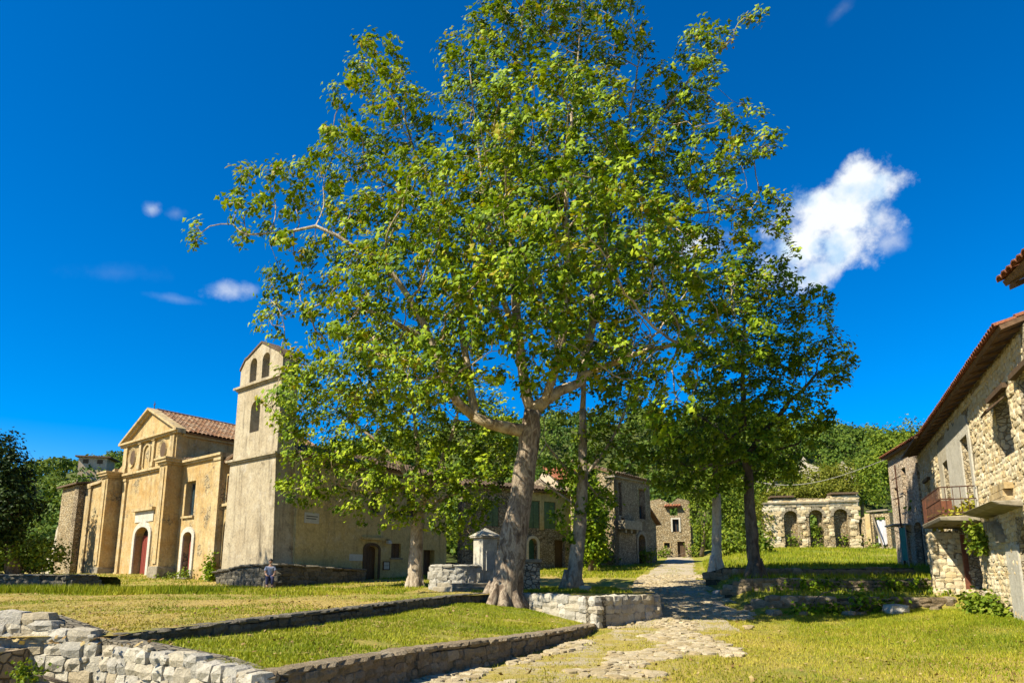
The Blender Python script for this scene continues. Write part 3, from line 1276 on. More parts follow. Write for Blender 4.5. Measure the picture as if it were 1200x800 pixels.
# ================================================================== STONE WALLS
def face_frame(a, b, toward=(0, 0)):
    """frame from ground point a to b whose outward side looks at 'toward'"""
    F = Frame(a, D=(b[0] - a[0], b[1] - a[1]))
    m = Vector(((a[0] + b[0]) / 2, (a[1] + b[1]) / 2))
    if (Vector(toward) - m).dot(F.N) < 0:
        F.N = -F.N
    return F, (Vector(b) - Vector(a)).length


def stone_run(root, pts, zb, zt, ch, wd, depth, thick, kind='stone', core='core', limit=300, cap=None, flip=False, toward=(0, 0), chink=False):
    """a wall along plan points; zb and zt give heights at each point"""
    mats = []
    core_mb = MB()
    caps = []
    for i in range(len(pts) - 1):
        F, Ln = face_frame(pts[i], pts[i + 1], toward)
        z0 = lambda s, i=i, Ln=Ln: zb[i] + (zb[i + 1] - zb[i]) * min(1, max(0, s / Ln))
        z1 = lambda s, i=i, Ln=Ln: zt[i] + (zt[i + 1] - zt[i]) * min(1, max(0, s / Ln))
        mats += course_stones(F, 0, Ln, z0, z1, ch, wd, depth)
        if chink:
            for k in range(int(Ln * 12)):
                s_ = random.uniform(0, Ln)
                z_ = random.uniform(z0(s_) + .05, z1(s_))
                q = random.uniform(.05, .11)
                mats.append(Matrix.Translation(F.p(s_, random.uniform(-.02, .03), z_)) @ Matrix.Rotation(math.atan2(F.D.y, F.D.x), 4, 'Z') @ Matrix.Rotation(random.uniform(-.4, .4), 4, 'Y') @ Matrix.Diagonal((q * 1.4, q, q * .8, 1)))
        d0, d1 = -.05, -thick
        core_mb.box8([F.p(0, d0, zb[i] - .3), F.p(Ln, d0, zb[i + 1] - .3), F.p(Ln, d1, zb[i + 1] - .3), F.p(0, d1, zb[i] - .3),
                      F.p(0, d0, zt[i] - .03), F.p(Ln, d0, zt[i + 1] - .03), F.p(Ln, d1, zt[i + 1] - .03), F.p(0, d1, zt[i] - .03)])
        if cap:
            s = 0
            while s < Ln:
                w = random.uniform(*cap['w'])
                c = s + w / 2
                if c < Ln:
                    p = Vector(F.p(c, -cap['d'] / 2 + cap.get('over', .05), z1(c) + cap['h'] * .3))
                    rm = Matrix(((F.D.x, F.N.x, 0), (F.D.y, F.N.y, 0), (0, 0, 1))).to_4x4()
                    caps.append(Matrix.Translation(p) @ rm @ Matrix.Rotation(random.uniform(-.08, .08), 4, 'Z') @ Matrix.Rotation(random.uniform(-.05, .05), 4, 'Y')
                                @ Matrix.Diagonal((w * .96, cap['d'] * random.uniform(.85, 1.1), cap['h'] * random.uniform(.8, 1.15), 1)))
                s += w
    core_mb.build('core', core, root)
    place_stones(root, caps + mats, kind, limit)


t = thing('retaining_wall', 'pale rubble retaining wall sunlit across the near left corner', 'stone wall', (-5.5, 9.6, 0))
stone_run(t, [(-9.5, 10.7), (-7.2, 10.6), (-5.9, 10.25), (-4.0, 9.05), (-2.95, 8.15)], [-.1, -.1, -.1, -.1, -.1], [1.16, 1.10, .78, .66, .56],
          (.13, .25), (.16, .44), .26, .45, chink=True)
t = thing('street_wall', 'long low shaded stone kerb wall between lower lawn and street', 'stone wall', (0, 14.4, 0))
stone_run(t, [(-2.9, 8.2), (-1.45, 11.8), (0.0, 14.4), (1.0, 17.0), (1.9, 19.4), (2.5, 21.3)], [-.05] * 6, [.5, .44, .37, .28, .21, .16],
          (.10, .16), (.15, .34), .2, .35, 'stone_brown', 'core_dark', cap=dict(w=(.2, .42), d=.34, h=.085, over=.03), toward=(20, 12))
t = thing('step_wall', 'low dark line of stones dividing the two lawns', 'stone wall', (-3.6, 16.5, .7))
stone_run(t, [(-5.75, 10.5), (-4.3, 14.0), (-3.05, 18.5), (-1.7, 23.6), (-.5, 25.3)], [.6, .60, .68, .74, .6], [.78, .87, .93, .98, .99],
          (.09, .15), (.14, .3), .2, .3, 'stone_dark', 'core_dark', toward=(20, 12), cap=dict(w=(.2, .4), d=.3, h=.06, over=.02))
t = thing('planter_wall', 'corner retaining wall of squared pale stones beside the big plane', 'stone wall', (2.54, 21.4, 0))
stone_run(t, [(.15, 25.7), (2.54, 21.4)], [.3, 0], [1.03, 1.04], (.2, .3), (.28, .6), .26, .4, toward=(-10, 0))
F2 = MB()
stone_run(t, [(2.54, 21.4), (4.87, 23.4), (5.3, 25.5), (6.2, 33)], [-.05, .15, .3, .8], [1.04, 1.02, 1.05, 1.07], (.2, .3), (.26, .5), .26, .4, limit=200, toward=(20, 5))

t = thing('raised_bed_wall', 'dark shaded dry stone wall of raised grass bed by left edge', 'stone wall', (-19, 27, 1))
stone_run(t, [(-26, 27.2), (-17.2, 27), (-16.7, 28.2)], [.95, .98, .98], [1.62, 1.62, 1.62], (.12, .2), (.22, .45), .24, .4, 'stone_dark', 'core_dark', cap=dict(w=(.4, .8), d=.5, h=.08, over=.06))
grid_sheet('raised_bed', lambda y: spaced(-30, -17.0, 20), spaced(27.15, 30.5, 12), 0, lambda x, y: 1.58 + gnoise(x, y) - .9 * sstep(30.1, 30.5, y), 'lawn_green')

# terraces on the right
for i, (y, zb, zt, x0, x1, lab) in enumerate([
        (25.0, .30, .90, 8.5, 15.9, 'lowest rough terrace wall in tree shade, stones tumbled before it'),
        (29.1, .95, 1.50, 9.0, 17.6, 'middle rough terrace wall in tree shade'),
        (34.1, 1.52, 2.02, 9.6, 19.8, 'uppermost rough terrace wall in tree shade, below the arcade bank')]):
    t = thing('terrace_wall', lab, 'stone wall', ((x0 + x1) / 2, y, zb), 'rough terrace walls')
    pts = [(x0, y + .5), (x0 + .8, y), ((x0 + x1) / 2, y - .12), (x1, y + .05)]
    stone_run(t, pts, [zb - .1, zb, zb, zb], [zt - .25, zt, zt - .04, zt], (.12, .24), (.25, .6), .3, .4, 'stone_brown', 'core_dark', limit=200)

# loose stones
LOOSE = [(9.1, 24.4, .35, 'broad flat stone lying at the left end of the lowest terrace'), (10.1, 24.3, .25, 'small pale stone lying before the lowest terrace wall'),
         (11.6, 24.2, .3, 'bluish white stone with weeds before the lowest terrace'), (12.1, 24.35, .22, 'small stone right of the bluish white one'),
         (13.2, 24.1, .55, 'largest grey boulder slab lying under the lowest terrace wall'), (14.7, 24.3, .28, 'rounded stone near the right end of the lowest terrace'),
         (16.0, 23.7, .5, 'long cut stone block in weeds below the balcony'), (15.6, 21.6, .4, 'flat cut stone in weeds by the arched doorway'),
         (3.0, 28.6, .35, 'pale boulder on the grass behind the thin plane trunk'),
         (9.3, 31.5, .4, 'stone by the foot of the dark leaning trunk')]
for x, y, s, lab in LOOSE:
    o = bpy.data.objects.new('stone_block' if s > .45 else 'loose_stone', random.choice(SM['stone_brown' if y < 26 and s < .5 else 'stone']))
    COL.objects.link(o)
    s *= .8
    z = U(x, y) if x < 4 else G(x, y)
    o.matrix_basis = Matrix.Translation((x, y, z + s * .22)) @ Matrix.Rotation(random.uniform(0, 3), 4, 'Z') @ Matrix.Diagonal((s * 1.7, s * 1.1, s * .8, 1))
    tag(o, lab, 'stone')

# paving stones bedded in the street
def paving():
    root = thing('paving', 'worn pale paving stones bedded in the near street', 'paving', (2, 15, 0))
    mats = []
    for i in range(16000):
        y = 8.5 + 36 * random.random() ** 1.3
        c, w = interp(ROAD_X, y), interp(ROAD_W, y)
        x = c + w * random.uniform(-.98, 1.15)
        n = mnoise.noise(Vector((x * .55, y * .35, 2)))
        edge = max(0, 1 - abs(x - (c - w + .35)) / .5)
        if n + edge * .5 + .25 * max(0, 1 - abs(x - c - .2) / 1.4) + .3 * mnoise.noise(Vector((x * 1.6, y * 1.1, 8))) < .30 - .5 * sstep(20, 26, y):
            continue
        s = random.uniform(.12, .30)
        cell = [e for i2 in (-1, 0, 1) for j2 in (-1, 0, 1) for e in near_list.get((int(x // .5) + i2, int(y // .5) + j2), ())]
        if any((x - a) ** 2 + (y - b) ** 2 < (.46 * (s + q)) ** 2 for a, b, q in cell):
            continue
        near_list.setdefault((int(x // .5), int(y // .5)), []).append((x, y, s))
        mats.append((y, Matrix.Translation((x, y, G(x, y) + gnoise(x, y, .7) + .004)) @ Matrix.Rotation(random.uniform(0, 3), 4, 'Z')
                     @ Matrix.Rotation(random.uniform(-.06, .06), 4, 'X') @ Matrix.Diagonal((s * 1.12, s * .88, .085, 1))))
    mats.sort(key=lambda q: q[0])
    place_stones(root, [m for _, m in mats], 'cobble', 300, 'paving_stone', 'small_paving_stones')


near_list = {}
paving()
# ================================================================== ROOFS
def tile_slope(root, e0, e1, r0, r1, pitch=.22, run=.42, mat='tile', name='roof_tiles', singles=0, board='eave_wood', thick=.12, deck=True):
    """rows of half-round tiles from an eave line (e0 to e1) up to a ridge line (r0 to r1)"""
    e0, e1, r0, r1 = map(Vector, (e0, e1, r0, r1))
    Ln = (e1 - e0).length
    n = max(2, int(Ln / pitch))
    nm = ((e1 - e0).cross(r0 - e0)).normalized()
    if nm.z < 0:
        nm = -nm
    if deck:
        mb = MB()
        mb.box8([e0 - nm * thick, e1 - nm * thick, r1 - nm * thick, r0 - nm * thick, e0, e1, r1, r0])
        mb.build('roof_deck', board, root)
    V, T, k = [], [], 0
    ax = (e1 - e0).normalized()
    seg = 5
    for i in range(n):
        f = (i + .5) / n
        a = e0.lerp(e1, f)
        b = r0.lerp(r1, f)
        L = (b - a).length
        m = max(1, int(L / run))
        up = (b - a).normalized()
        for j in range(m):
            w0, w1 = pitch * .53, pitch * .44
            wob = random.uniform(-.012, .012)
            p0 = a + up * (j * L / m - (.09 if j == 0 else .05)) + ax * wob
            p1 = a + up * ((j + 1) * L / m) + ax * (wob + random.uniform(-.008, .008))
            l0, l1 = random.uniform(.02, .035), random.uniform(.0, .012)
            vs = []
            for (p, w, l) in ((p0, w0, l0), (p1, w1, l1)):
                for q in range(seg):
                    an = math.pi * q / (seg - 1)
                    vs.append(p + ax * (w * math.cos(an)) + nm * (w * .85 * math.sin(an) + l))
            fs = [(q, q + 1, seg + q + 1) for q in range(seg - 1)] + [(q, seg + q + 1, seg + q) for q in range(seg - 1)]
            # the open end gets a lip so the tile shows its thickness
            lip = [p0 + ax * (w0 * .8 * math.cos(math.pi * q / (seg - 1))) + nm * (w0 * .62 * math.sin(math.pi * q / (seg - 1)) + l0) for q in range(seg)]
            base = len(vs)
            vs += lip
            fs += [(q, q + 1, base + q + 1) for q in range(seg - 1)] + [(q, base + q + 1, base + q) for q in range(seg - 1)]
            if j == 0 and singles > 0:
                singles -= 1
                t = MB()
                t.add(vs, fs)
                t.build('roof_tile', mat, root)
                continue
            V += [tuple(v) for v in vs]
            T += [(x + k, y + k, z + k) for x, y, z in fs]
            k += len(vs)
    if V:
        o = fast_mesh(name, np.array(V), np.array(T), mat, root)
        o['kind'] = 'stuff'


def planks(root, F, s0, s1, z0, z1, d0, d1, n, mat, name='plank'):
    """a boarded door or shutter leaf, plank by plank"""
    w = (s1 - s0) / n
    for i in range(n):
        mb = MB()
        mb.fbox(F, s0 + i * w + .008, s0 + (i + 1) * w - .008, d0, d1 + random.uniform(-.006, .006), z0, z1 + random.uniform(-.01, 0))
        mb.build(name, mat, root)


# ================================================================== CHURCH
ES = R(-50)
FC = Frame((-16.5, 38.5), az=ES)
if FC.N.dot(Vector((16.5, -38.5))) < 0:
    FC.N = -FC.N
ET = Vector((math.sin(R(33)), math.cos(R(33))))
ZB = 1.35


def church():
    root = thing('church', 'ochre baroque church with pedimented front and terracotta roof', 'church', (-22, 43, ZB))
    # lower front: right bay, middle bay, left bay with its sloping shoulder
    W_ = [(3.1, 4.35, 5.1, 7.2, False)]
    D_ = [(8.85, 10.95, 1.3, 4.72, .55), (2.9, 4.0, 1.3, 4.15, .3)]
    nich = [(9.9, 10.9, 8.75, 10.1, True), (7.55, 8.55, 9.15, 10.15, True), (12.35, 13.35, 9.15, 10.15, True)]
    mb = MB()
    top = [(0, 8.25), (5.9, 8.25), (6.2, 8.25), (6.21, 10.6), (10.35, 12.45), (14.3, 10.6), (14.31, 9.35), (15.2, 8.95), (16.4, 8.55), (18, 8.3), (20.6, 8.2)]
    wall(mb, FC, 20.6, .7, ZB - .3, top, [W_[0], D_[0], D_[1], (16.2, 16.5, 6.1, 7.0, False)])
    mb.build('front_wall', 'ochre', root)
    # piers that stand forward of the front
    for s0, s1 in ((5.0, 6.05), (14.15, 15.25)):
        mb = MB()
        a, b = FC.p(s0, 0, 0), FC.p(s1, 0, 0)
        off = ET * -1.0

        def q(s, o, z):
            p = FC.p(s, .002, z)
            return (p[0] + off.x * o, p[1] + off.y * o, z)
        z1 = 8.25
        mb.box8([q(s0, 0, ZB - .3), q(s1, 0, ZB - .3), q(s1, 1, ZB - .3), q(s0, 1, ZB - .3), q(s0, 0, z1), q(s1, 0, z1), q(s1, 1, z1), q(s0, 1, z1)])
        p = mb.build('pier', 'ochre', root)
        mb = MB()
        for (e, za, zb_) in ((.10, z1 + .002, z1 + .14), (.22, z1 + .142, z1 + .30), (.30, z1 + .302, z1 + .42)):
            mb.box8([q(s0 - e, -.0, za), q(s1 + e, -.0, za), q(s1 + e, 1 + e, za), q(s0 - e, 1 + e, za), q(s0 - e, 0, zb_), q(s1 + e, 0, zb_), q(s1 + e, 1 + e, zb_), q(s0 - e, 1 + e, zb_)])
        mb.build('cornice', 'ochre_trim', p)
        mb = MB()
        e = .14
        mb.box8([q(s0 - e, 0, ZB - .3), q(s1 + e, 0, ZB - .3), q(s1 + e, 1 + e, ZB - .3), q(s0 - e, 1 + e, ZB - .3), q(s0 - e, 0, 2.05), q(s1 + e, 0, 2.05), q(s1 + e * .7, 1 + e * .7, 2.15), q(s0 - e * .7, 1 + e * .7, 2.15)])
        bevelled(mb.build('pier_base', 'slab', p), .03)
        mb = MB()
        mb.box8([q(s0 + .28, 1.0, 2.3), q(s1 - .28, 1.0, 2.3), q(s1 - .28, 1.06, 2.3), q(s0 + .28, 1.06, 2.3), q(s0 + .28, 1.0, 8.1), q(s1 - .28, 1.0, 8.1), q(s1 - .28, 1.06, 8.1), q(s0 + .28, 1.06, 8.1)])
        mb.build('pilaster_strip', 'ochre_trim', p)
    # flat pilasters at the corners and flanking the upper wall
    for s0, s1, z0, z1 in ((.02, .75, ZB - .2, 8.1), (19.7, 20.58, ZB - .2, 8.05), (15.6, 16.0, ZB - .2, 8.0), (13.2, 13.65, 1.5, 8.0), (6.35, 6.95, 8.6, 10.45), (13.6, 14.2, 8.6, 10.45), (9.2, 9.55, 8.65, 10.4), (11.3, 11.65, 8.65, 10.4)):
        mb = MB()
        mb.fbox(FC, s0, s1, .003, .13, z0, z1)
        mb.fbox(FC, s0 - .06, s1 + .06, .003, .19, z1 + .002, z1 + .16)
        mb.fbox(FC, s0 - .05, s1 + .05, .003, .18, z0 - .002, z0 + .3)
        mb.build('pilaster', 'ochre_trim', root)
    # cornices
    for s0, s1, z in ((-.1, 4.9, 8.26), (6.2, 14.0, 8.262), (15.3, 20.7, 8.10)):
        mb = MB()
        if s0 > 15:
            continue
        mb.fbox(FC, s0, s1, -.72, .14, z, z + .12)
        mb.fbox(FC, s0, s1, -.72, .26, z + .122, z + .26)
        mb.build('cornice', 'ochre_trim', root)
    mb = MB()
    pr = [(15.3, 9.0), (16.4, 8.62), (18, 8.36), (20.75, 8.26)]
    for (a, za), (b, zb_) in zip(pr, pr[1:]):
        mb.box8([FC.p(a, -.72, za - .1), FC.p(b, -.72, zb_ - .1), FC.p(b, .2, zb_ - .1), FC.p(a, .2, za - .1), FC.p(a, -.72, za + .1), FC.p(b, -.72, zb_ + .1), FC.p(b, .2, zb_ + .1), FC.p(a, .2, za + .1)])
    mb.build('shoulder_coping', 'ochre_trim', root)
    # pediment mouldings
    mb = MB()
    mb.fbox(FC, 5.95, 14.55, .003, .22, 10.48, 10.6)
    mb.fbox(FC, 5.85, 14.65, .003, .34, 10.602, 10.74)
    for (a, za, b, zb_) in ((5.75, 10.72, 10.35, 12.72), (14.75, 10.72, 10.35, 12.722)):
        for (e, g, h) in ((.18, -.26, -.12), (.34, -.118, .03)):
            mb.box8([FC.p(a, -.3, za + g), FC.p(b, -.3, zb_ + g), FC.p(b, e, zb_ + g), FC.p(a, e, za + g), FC.p(a, -.3, za + h), FC.p(b, -.3, zb_ + h), FC.p(b, e, zb_ + h), FC.p(a, e, za + h)])
    mb.build('pediment_moulding', 'ochre_trim', root)
    mb = MB()
    mb.tube([(*FC.p(10.35, -.1, 0)[:2], 12.7), (*FC.p(10.35, -.1, 0)[:2], 13.25)], [.03, .02], 5)
    mb.fbox(FC, 10.2, 10.5, -.12, -.08, 13.02, 13.07)
    mb.build('cross', 'iron', root)
    # blind niche and two round recesses, with raised rims
    for (c, z, r) in ((8.1, 9.62, .42), (12.85, 9.62, .42)):
        mb = MB()
        n = 20
        for i in range(n):
            a0, a1 = 2 * math.pi * i / n, 2 * math.pi * (i + 1) / n
            P = []
            for a in (a0, a1):
                P.append(FC.p(c + r * math.cos(a), .004, z + r * 1.25 * math.sin(a)))
                P.append(FC.p(c + (r + .16) * math.cos(a), .09, z + (r + .16) * 1.2 * math.sin(a)))
                P.append(FC.p(c + (r + .2) * math.cos(a), .004, z + (r + .2) * 1.2 * math.sin(a)))
            mb.quad(P[0], P[3], P[4], P[1])
            mb.quad(P[1], P[4], P[5], P[2])
        f = mb.build('round_window', 'ochre_trim', root)
        mb = MB()
        mb.add([FC.p(c + r * math.cos(2 * math.pi * i / n), .006, z + r * 1.25 * math.sin(2 * math.pi * i / n)) for i in range(n)], [tuple(range(n))])
        mb.build('recess', 'ochre_shadow', f) if False else mb.build('pane', 'wood', f)
    mb = MB()
    arch_band(mb, FC, 9.95, 10.85, 8.75, 10.2, True, .12, .003, .1)
    mb.build('niche_surround', 'ochre_trim', root)
    # side walls of the nave, set back behind the front along the nave's own axis
    end = 13.0
    p0 = Vector(FC.p(6.25, -.35, 0)).to_2d()
    FN = Frame(p0, D=ET)
    if FN.N.dot(Vector((1, -1))) < 0:
        FN.N = -FN.N
    mb = MB()
    wall(mb, FN, end, .5, ZB, [(0, 10.5), (end, 10.5)], [(5.0, 6.2, 8.6, 9.9, False)])
    mb.build('nave_wall', 'ochre', root)
    p1 = Vector(FC.p(14.25, -.35, 0)).to_2d()
    FN2 = Frame(p1, D=ET)
    FN2.N = -FN.N
    mb = MB()
    wall(mb, FN2, end, .5, ZB, [(0, 10.5), (end, 10.5)])
    mb.build('nave_wall', 'ochre', root)
    mb = MB()
    mb.fbox(FN, .0, end + .2, .003, .22, 10.36, 10.5)
    mb.build('eave_moulding', 'ochre_trim', root)
    # right aisle
    pa = Vector(FC.p(.35, -.36, 0)).to_2d()
    FA = Frame(pa, D=ET)
    FA.N = FN.N.copy()
    mb = MB()
    wall(mb, FA, 6, .5, ZB, [(0, 8.2), (6, 8.2)])
    mb.build('aisle_wall', 'ochre', root)
    a0, a1 = Vector(FA.p(0, .05, 8.22)), Vector(FA.p(7, .05, 8.22))
    b0, b1 = Vector(FN.p(.1, .02, 8.9)), Vector(FN.p(7.1, .02, 8.9))
    tile_slope(root, a0, a1, b0, b1, mat='tile_old', name='aisle_tiles')
    # nave roof
    e0, e1 = Vector(FN.p(.1, .38, 10.58)), Vector(FN.p(end, .38, 10.58))
    ridge = Vector(FC.p(10.35, -.3, 12.62))
    r0, r1 = ridge, ridge + Vector((ET.x, ET.y, 0)) * end
    tile_slope(root, e0, e1, r0, r1, .30, .46, 'tile', singles=40)
    e2, e3 = Vector(FN2.p(.1, .3, 10.58)), Vector(FN2.p(end, .3, 10.58))
    tile_slope(root, e2, e3, r0, r1, .40, .8, 'tile', 'north_roof_tiles')
    mb = MB()
    mb.tube([r0 + Vector((0, 0, .06)), r1 + Vector((0, 0, .06))], [.13, .13], 8)
    mb.build('ridge_tiles', 'tile', root)
    # main door
    sur = MB()
    arch_band(sur, FC, 8.85, 10.95, 1.35, 4.72, .55, .34, .004, .1)
    sur.fbox(FC, 8.5, 11.3, .004, .05, 5.05, 5.75)
    sur.build('door_surround', 'white', root)
    sur = MB()
    sur.fbox(FC, 8.3, 11.5, .004, .26, 5.76, 5.95)
    sur.build('door_hood', 'ochre_trim', root)
    for k, (a, b) in enumerate(((8.87, 9.89), (9.91, 10.93))):
        mb = MB()
        arch_panel(mb, FC, a, b, 1.5, 4.2, None, -.5, -.44)
        d = mb.build('door_leaf', 'door_red', root)
        planks(d, FC, a + .05, b - .05, 1.55, 4.15, -.44, -.40, 4, 'door_red')
    mb = MB()
    arch_panel(mb, FC, 8.87, 10.93, 4.2, 4.70, .5, -.5, -.45)
    mb.build('fanlight', 'dark', root)
    mb = MB()
    mb.fbox(FC, 8.5, 11.3, -.3, .5, ZB - .2, 1.5)
    bevelled(mb.build('door_step', 'slab', root), .02)
    # side door
    mb = MB()
    arch_band(mb, FC, 2.9, 4.0, 1.3, 4.15, .3, .30, .004, .09)
    mb.build('door_surround', 'white', root)
    mb = MB()
    arch_panel(mb, FC, 2.92, 3.98, 1.5, 4.12, .28, -.4, -.34)
    d = mb.build('side_door', 'door_red', root)
    planks(d, FC, 2.98, 3.92, 1.55, 3.75, -.34, -.30, 5, 'door_red')
    mb = MB()
    mb.fbox(FC, 2.6, 4.3, -.3, .35, ZB - .2, 1.5)
    bevelled(mb.build('door_step', 'slab', root), .02)
    # window of the right bay
    mb = MB()
    s0, s1, z0, z1, _ = W_[0]
    for (a, b, c, d) in ((s0, s0 + .09, z0, z1), (s1 - .09, s1, z0, z1), (s0 + .09, s1 - .09, z1 - .09, z1), (s0 + .09, s1 - .09, z0, z0 + .09), ((s0 + s1) / 2 - .04, (s0 + s1) / 2 + .04, z0 + .09, z1 - .09)):
        mb.fbox(FC, a, b, -.42, -.34, c, d)
    f = mb.build('window', 'wood_grey', root)
    for (a, b) in ((s0 + .09, (s0 + s1) / 2 - .04), ((s0 + s1) / 2 + .04, s1 - .09)):
        mb = MB()
        mb.fbox(FC, a, b, -.40, -.38, z0 + .09, z1 - .09)
        mb.build('pane', 'glass', f)
    mb = MB()
    mb.fbox(FC, s0 - .12, s1 + .12, .003, .12, z0 - .12, z0 - .002)
    mb.build('window_sill', 'ochre_trim', root)
    # the tall narrow link between the church front and the tower, with its arched doorway
    mb = MB()
    FL = Frame(FC.p(0, -.25, 0)[:2], D=-FC.D)
    FL.N = FC.N.copy()
    wall(mb, FL, 1.2, .4, ZB - .3, [(0, 7.3), (1.2, 7.3)], [(.12, 1.08, 1.2, 4.75, True), (.15, 1.05, 5.7, 7.2, False)])
    mb.build('link_wall', 'ochre', root)
    mb = MB()
    mb.fbox(FL, .0, 1.15, .003, .16, 5.45, 5.6)
    mb.build('link_ledge', 'ochre_trim', root)
    mb = MB()
    mb.fbox(FL, .15, 1.05, -.5, -.42, 5.7, 7.2)
    mb.build('link_shutter', 'door_red', root)
    # apse end wall closes the nave
    mb = MB()
    A, B = FN.p(end, -.5, 0), FN2.p(end, -.5, 0)
    FE, LE = face_frame(A[:2], B[:2], (-60, 200))
    wall(mb, FE, LE, .4, ZB, [(0, 10.4), (LE / 2, 12.4), (LE, 10.4)])
    mb.build('rear_wall', 'ochre', root)


church()


# ================================================================== BELL TOWER
def bell_tower():
    root = thing('bell_tower', 'tall grey bell tower with open arched bell gable beside church', 'bell tower', (-13.5, 35.8, .9))
    az = ES
    Ft = Frame((-11.7, 34), az=az)
    if Ft.N.dot(Vector((12, -34))) < 0:
        Ft.N = -Ft.N
    # lower slab, slightly battered towards the top
    mb = MB()
    th = 1.25

    def q(s, o, z):
        p = Ft.p(s, 0, z)
        return (p[0] + ET.x * o, p[1] + ET.y * o, z)
    zs = [.5, 2.2, 5, 7.6]
    for z0, z1 in zip(zs, zs[1:]):
        a0, a1 = (z0 - .5) / 7.1, (z1 - .5) / 7.1
        mb.box8([q(.42 * a0, 0, z0), q(5.15 - .12 * a0, 0, z0), q(5.15 - .12 * a0, th, z0), q(.42 * a0, th, z0),
                 q(.42 * a1, 0, z1), q(5.15 - .12 * a1, 0, z1), q(5.15 - .12 * a1, th, z1), q(.42 * a1, th, z1)])
    mb.build('lower_wall', 'tower', root)
    mb = MB()
    for e, z0, z1 in ((.10, 7.602, 7.70), (.2, 7.702, 7.82)):
        mb.box8([q(.42 - e, -e, z0), q(5.03 + e, -e, z0), q(5.03 + e, th + e, z0), q(.42 - e, th + e, z0), q(.42 - e, -e, z1), q(5.03 + e, -e, z1), q(5.03 + e, th + e, z1), q(.42 - e, th + e, z1)])
    mb.build('belt_course', 'tower', root)
    # upper slab with one arched opening
    Fu = Frame(q(.5, .1, 0)[:2], az=az)
    Fu.N = Ft.N.copy()
    mb = MB()
    wall(mb, Fu, 4.45, 1.0, 7.821, [(0, 11.75), (4.45, 11.75)], [(1.95, 2.9, 9.2, 10.95, True)])
    mb.build('upper_wall', 'tower', root)
    mb = MB()
    for e, z0, z1 in ((.08, 11.752, 11.84), (.2, 11.842, 11.96)):
        mb.fbox(Fu, -e, 4.45 + e, -1.0 - e, e, z0, z1)
    mb.build('upper_cornice', 'tower', root)
    # bell gable
    mb = MB()
    wall(mb, Fu, 4.3, .95, 11.962, [(0, 12.9), (.55, 13.35), (2.2, 14.15), (3.6, 13.55), (3.85, 13.5), (4.3, 12.95)],
         [(1.3, 2.05, 12.1, 13.5, True), (2.6, 3.3, 12.1, 13.45, True)])
    mb.build('bell_gable', 'tower', root)
    mb = MB()
    pr = [(-.06, 12.97), (.53, 13.41), (2.2, 14.22), (3.62, 13.61), (3.86, 13.56), (4.36, 13.0)]
    for (a, za), (b, zb_) in zip(pr, pr[1:]):
        mb.box8([Fu.p(a, -1.0, za - .06), Fu.p(b, -1.0, zb_ - .06), Fu.p(b, .06, zb_ - .06), Fu.p(a, .06, za - .06), Fu.p(a, -1.0, za + .05), Fu.p(b, -1.0, zb_ + .05), Fu.p(b, .06, zb_ + .05), Fu.p(a, .06, za + .05)])
    mb.build('gable_coping', 'tile_old', root)


bell_tower()
FD = Frame((-11.7, 34), D=ET)
if FD.N.dot(Vector((1, -1))) < 0:
    FD.N = -FD.N


def board_sign(name, label, F, s0, s1, z0, z1, d, lines, parts='panel', frame=False):
    t = thing(name, label, 'sign', F.p((s0 + s1) / 2, d, z0))
    mb = MB()
    mb.fbox(F, s0, s1, d, d + .04, z0, z1)
    mb.build('panel', 'sign_white', t)
    if frame:
        mb = MB()
        e = .05
        for (a, b, c, g) in ((s0 - e, s0, z0 - e, z1 + e), (s1, s1 + e, z0 - e, z1 + e), (s0, s1, z0 - e, z0), (s0, s1, z1, z1 + e)):
            mb.fbox(F, a, b, d, d + .06, c, g)
        mb.build('frame', 'wood', t)
    mb = MB()
    for (a, b, c, g) in lines:
        w, h = s1 - s0, z1 - z0
        mb.fbox(F, s0 + w * a, s0 + w * b, d + .042, d + .045, z0 + h * c, z0 + h * g)
    if lines:
        mb.build('print', 'ink', t)


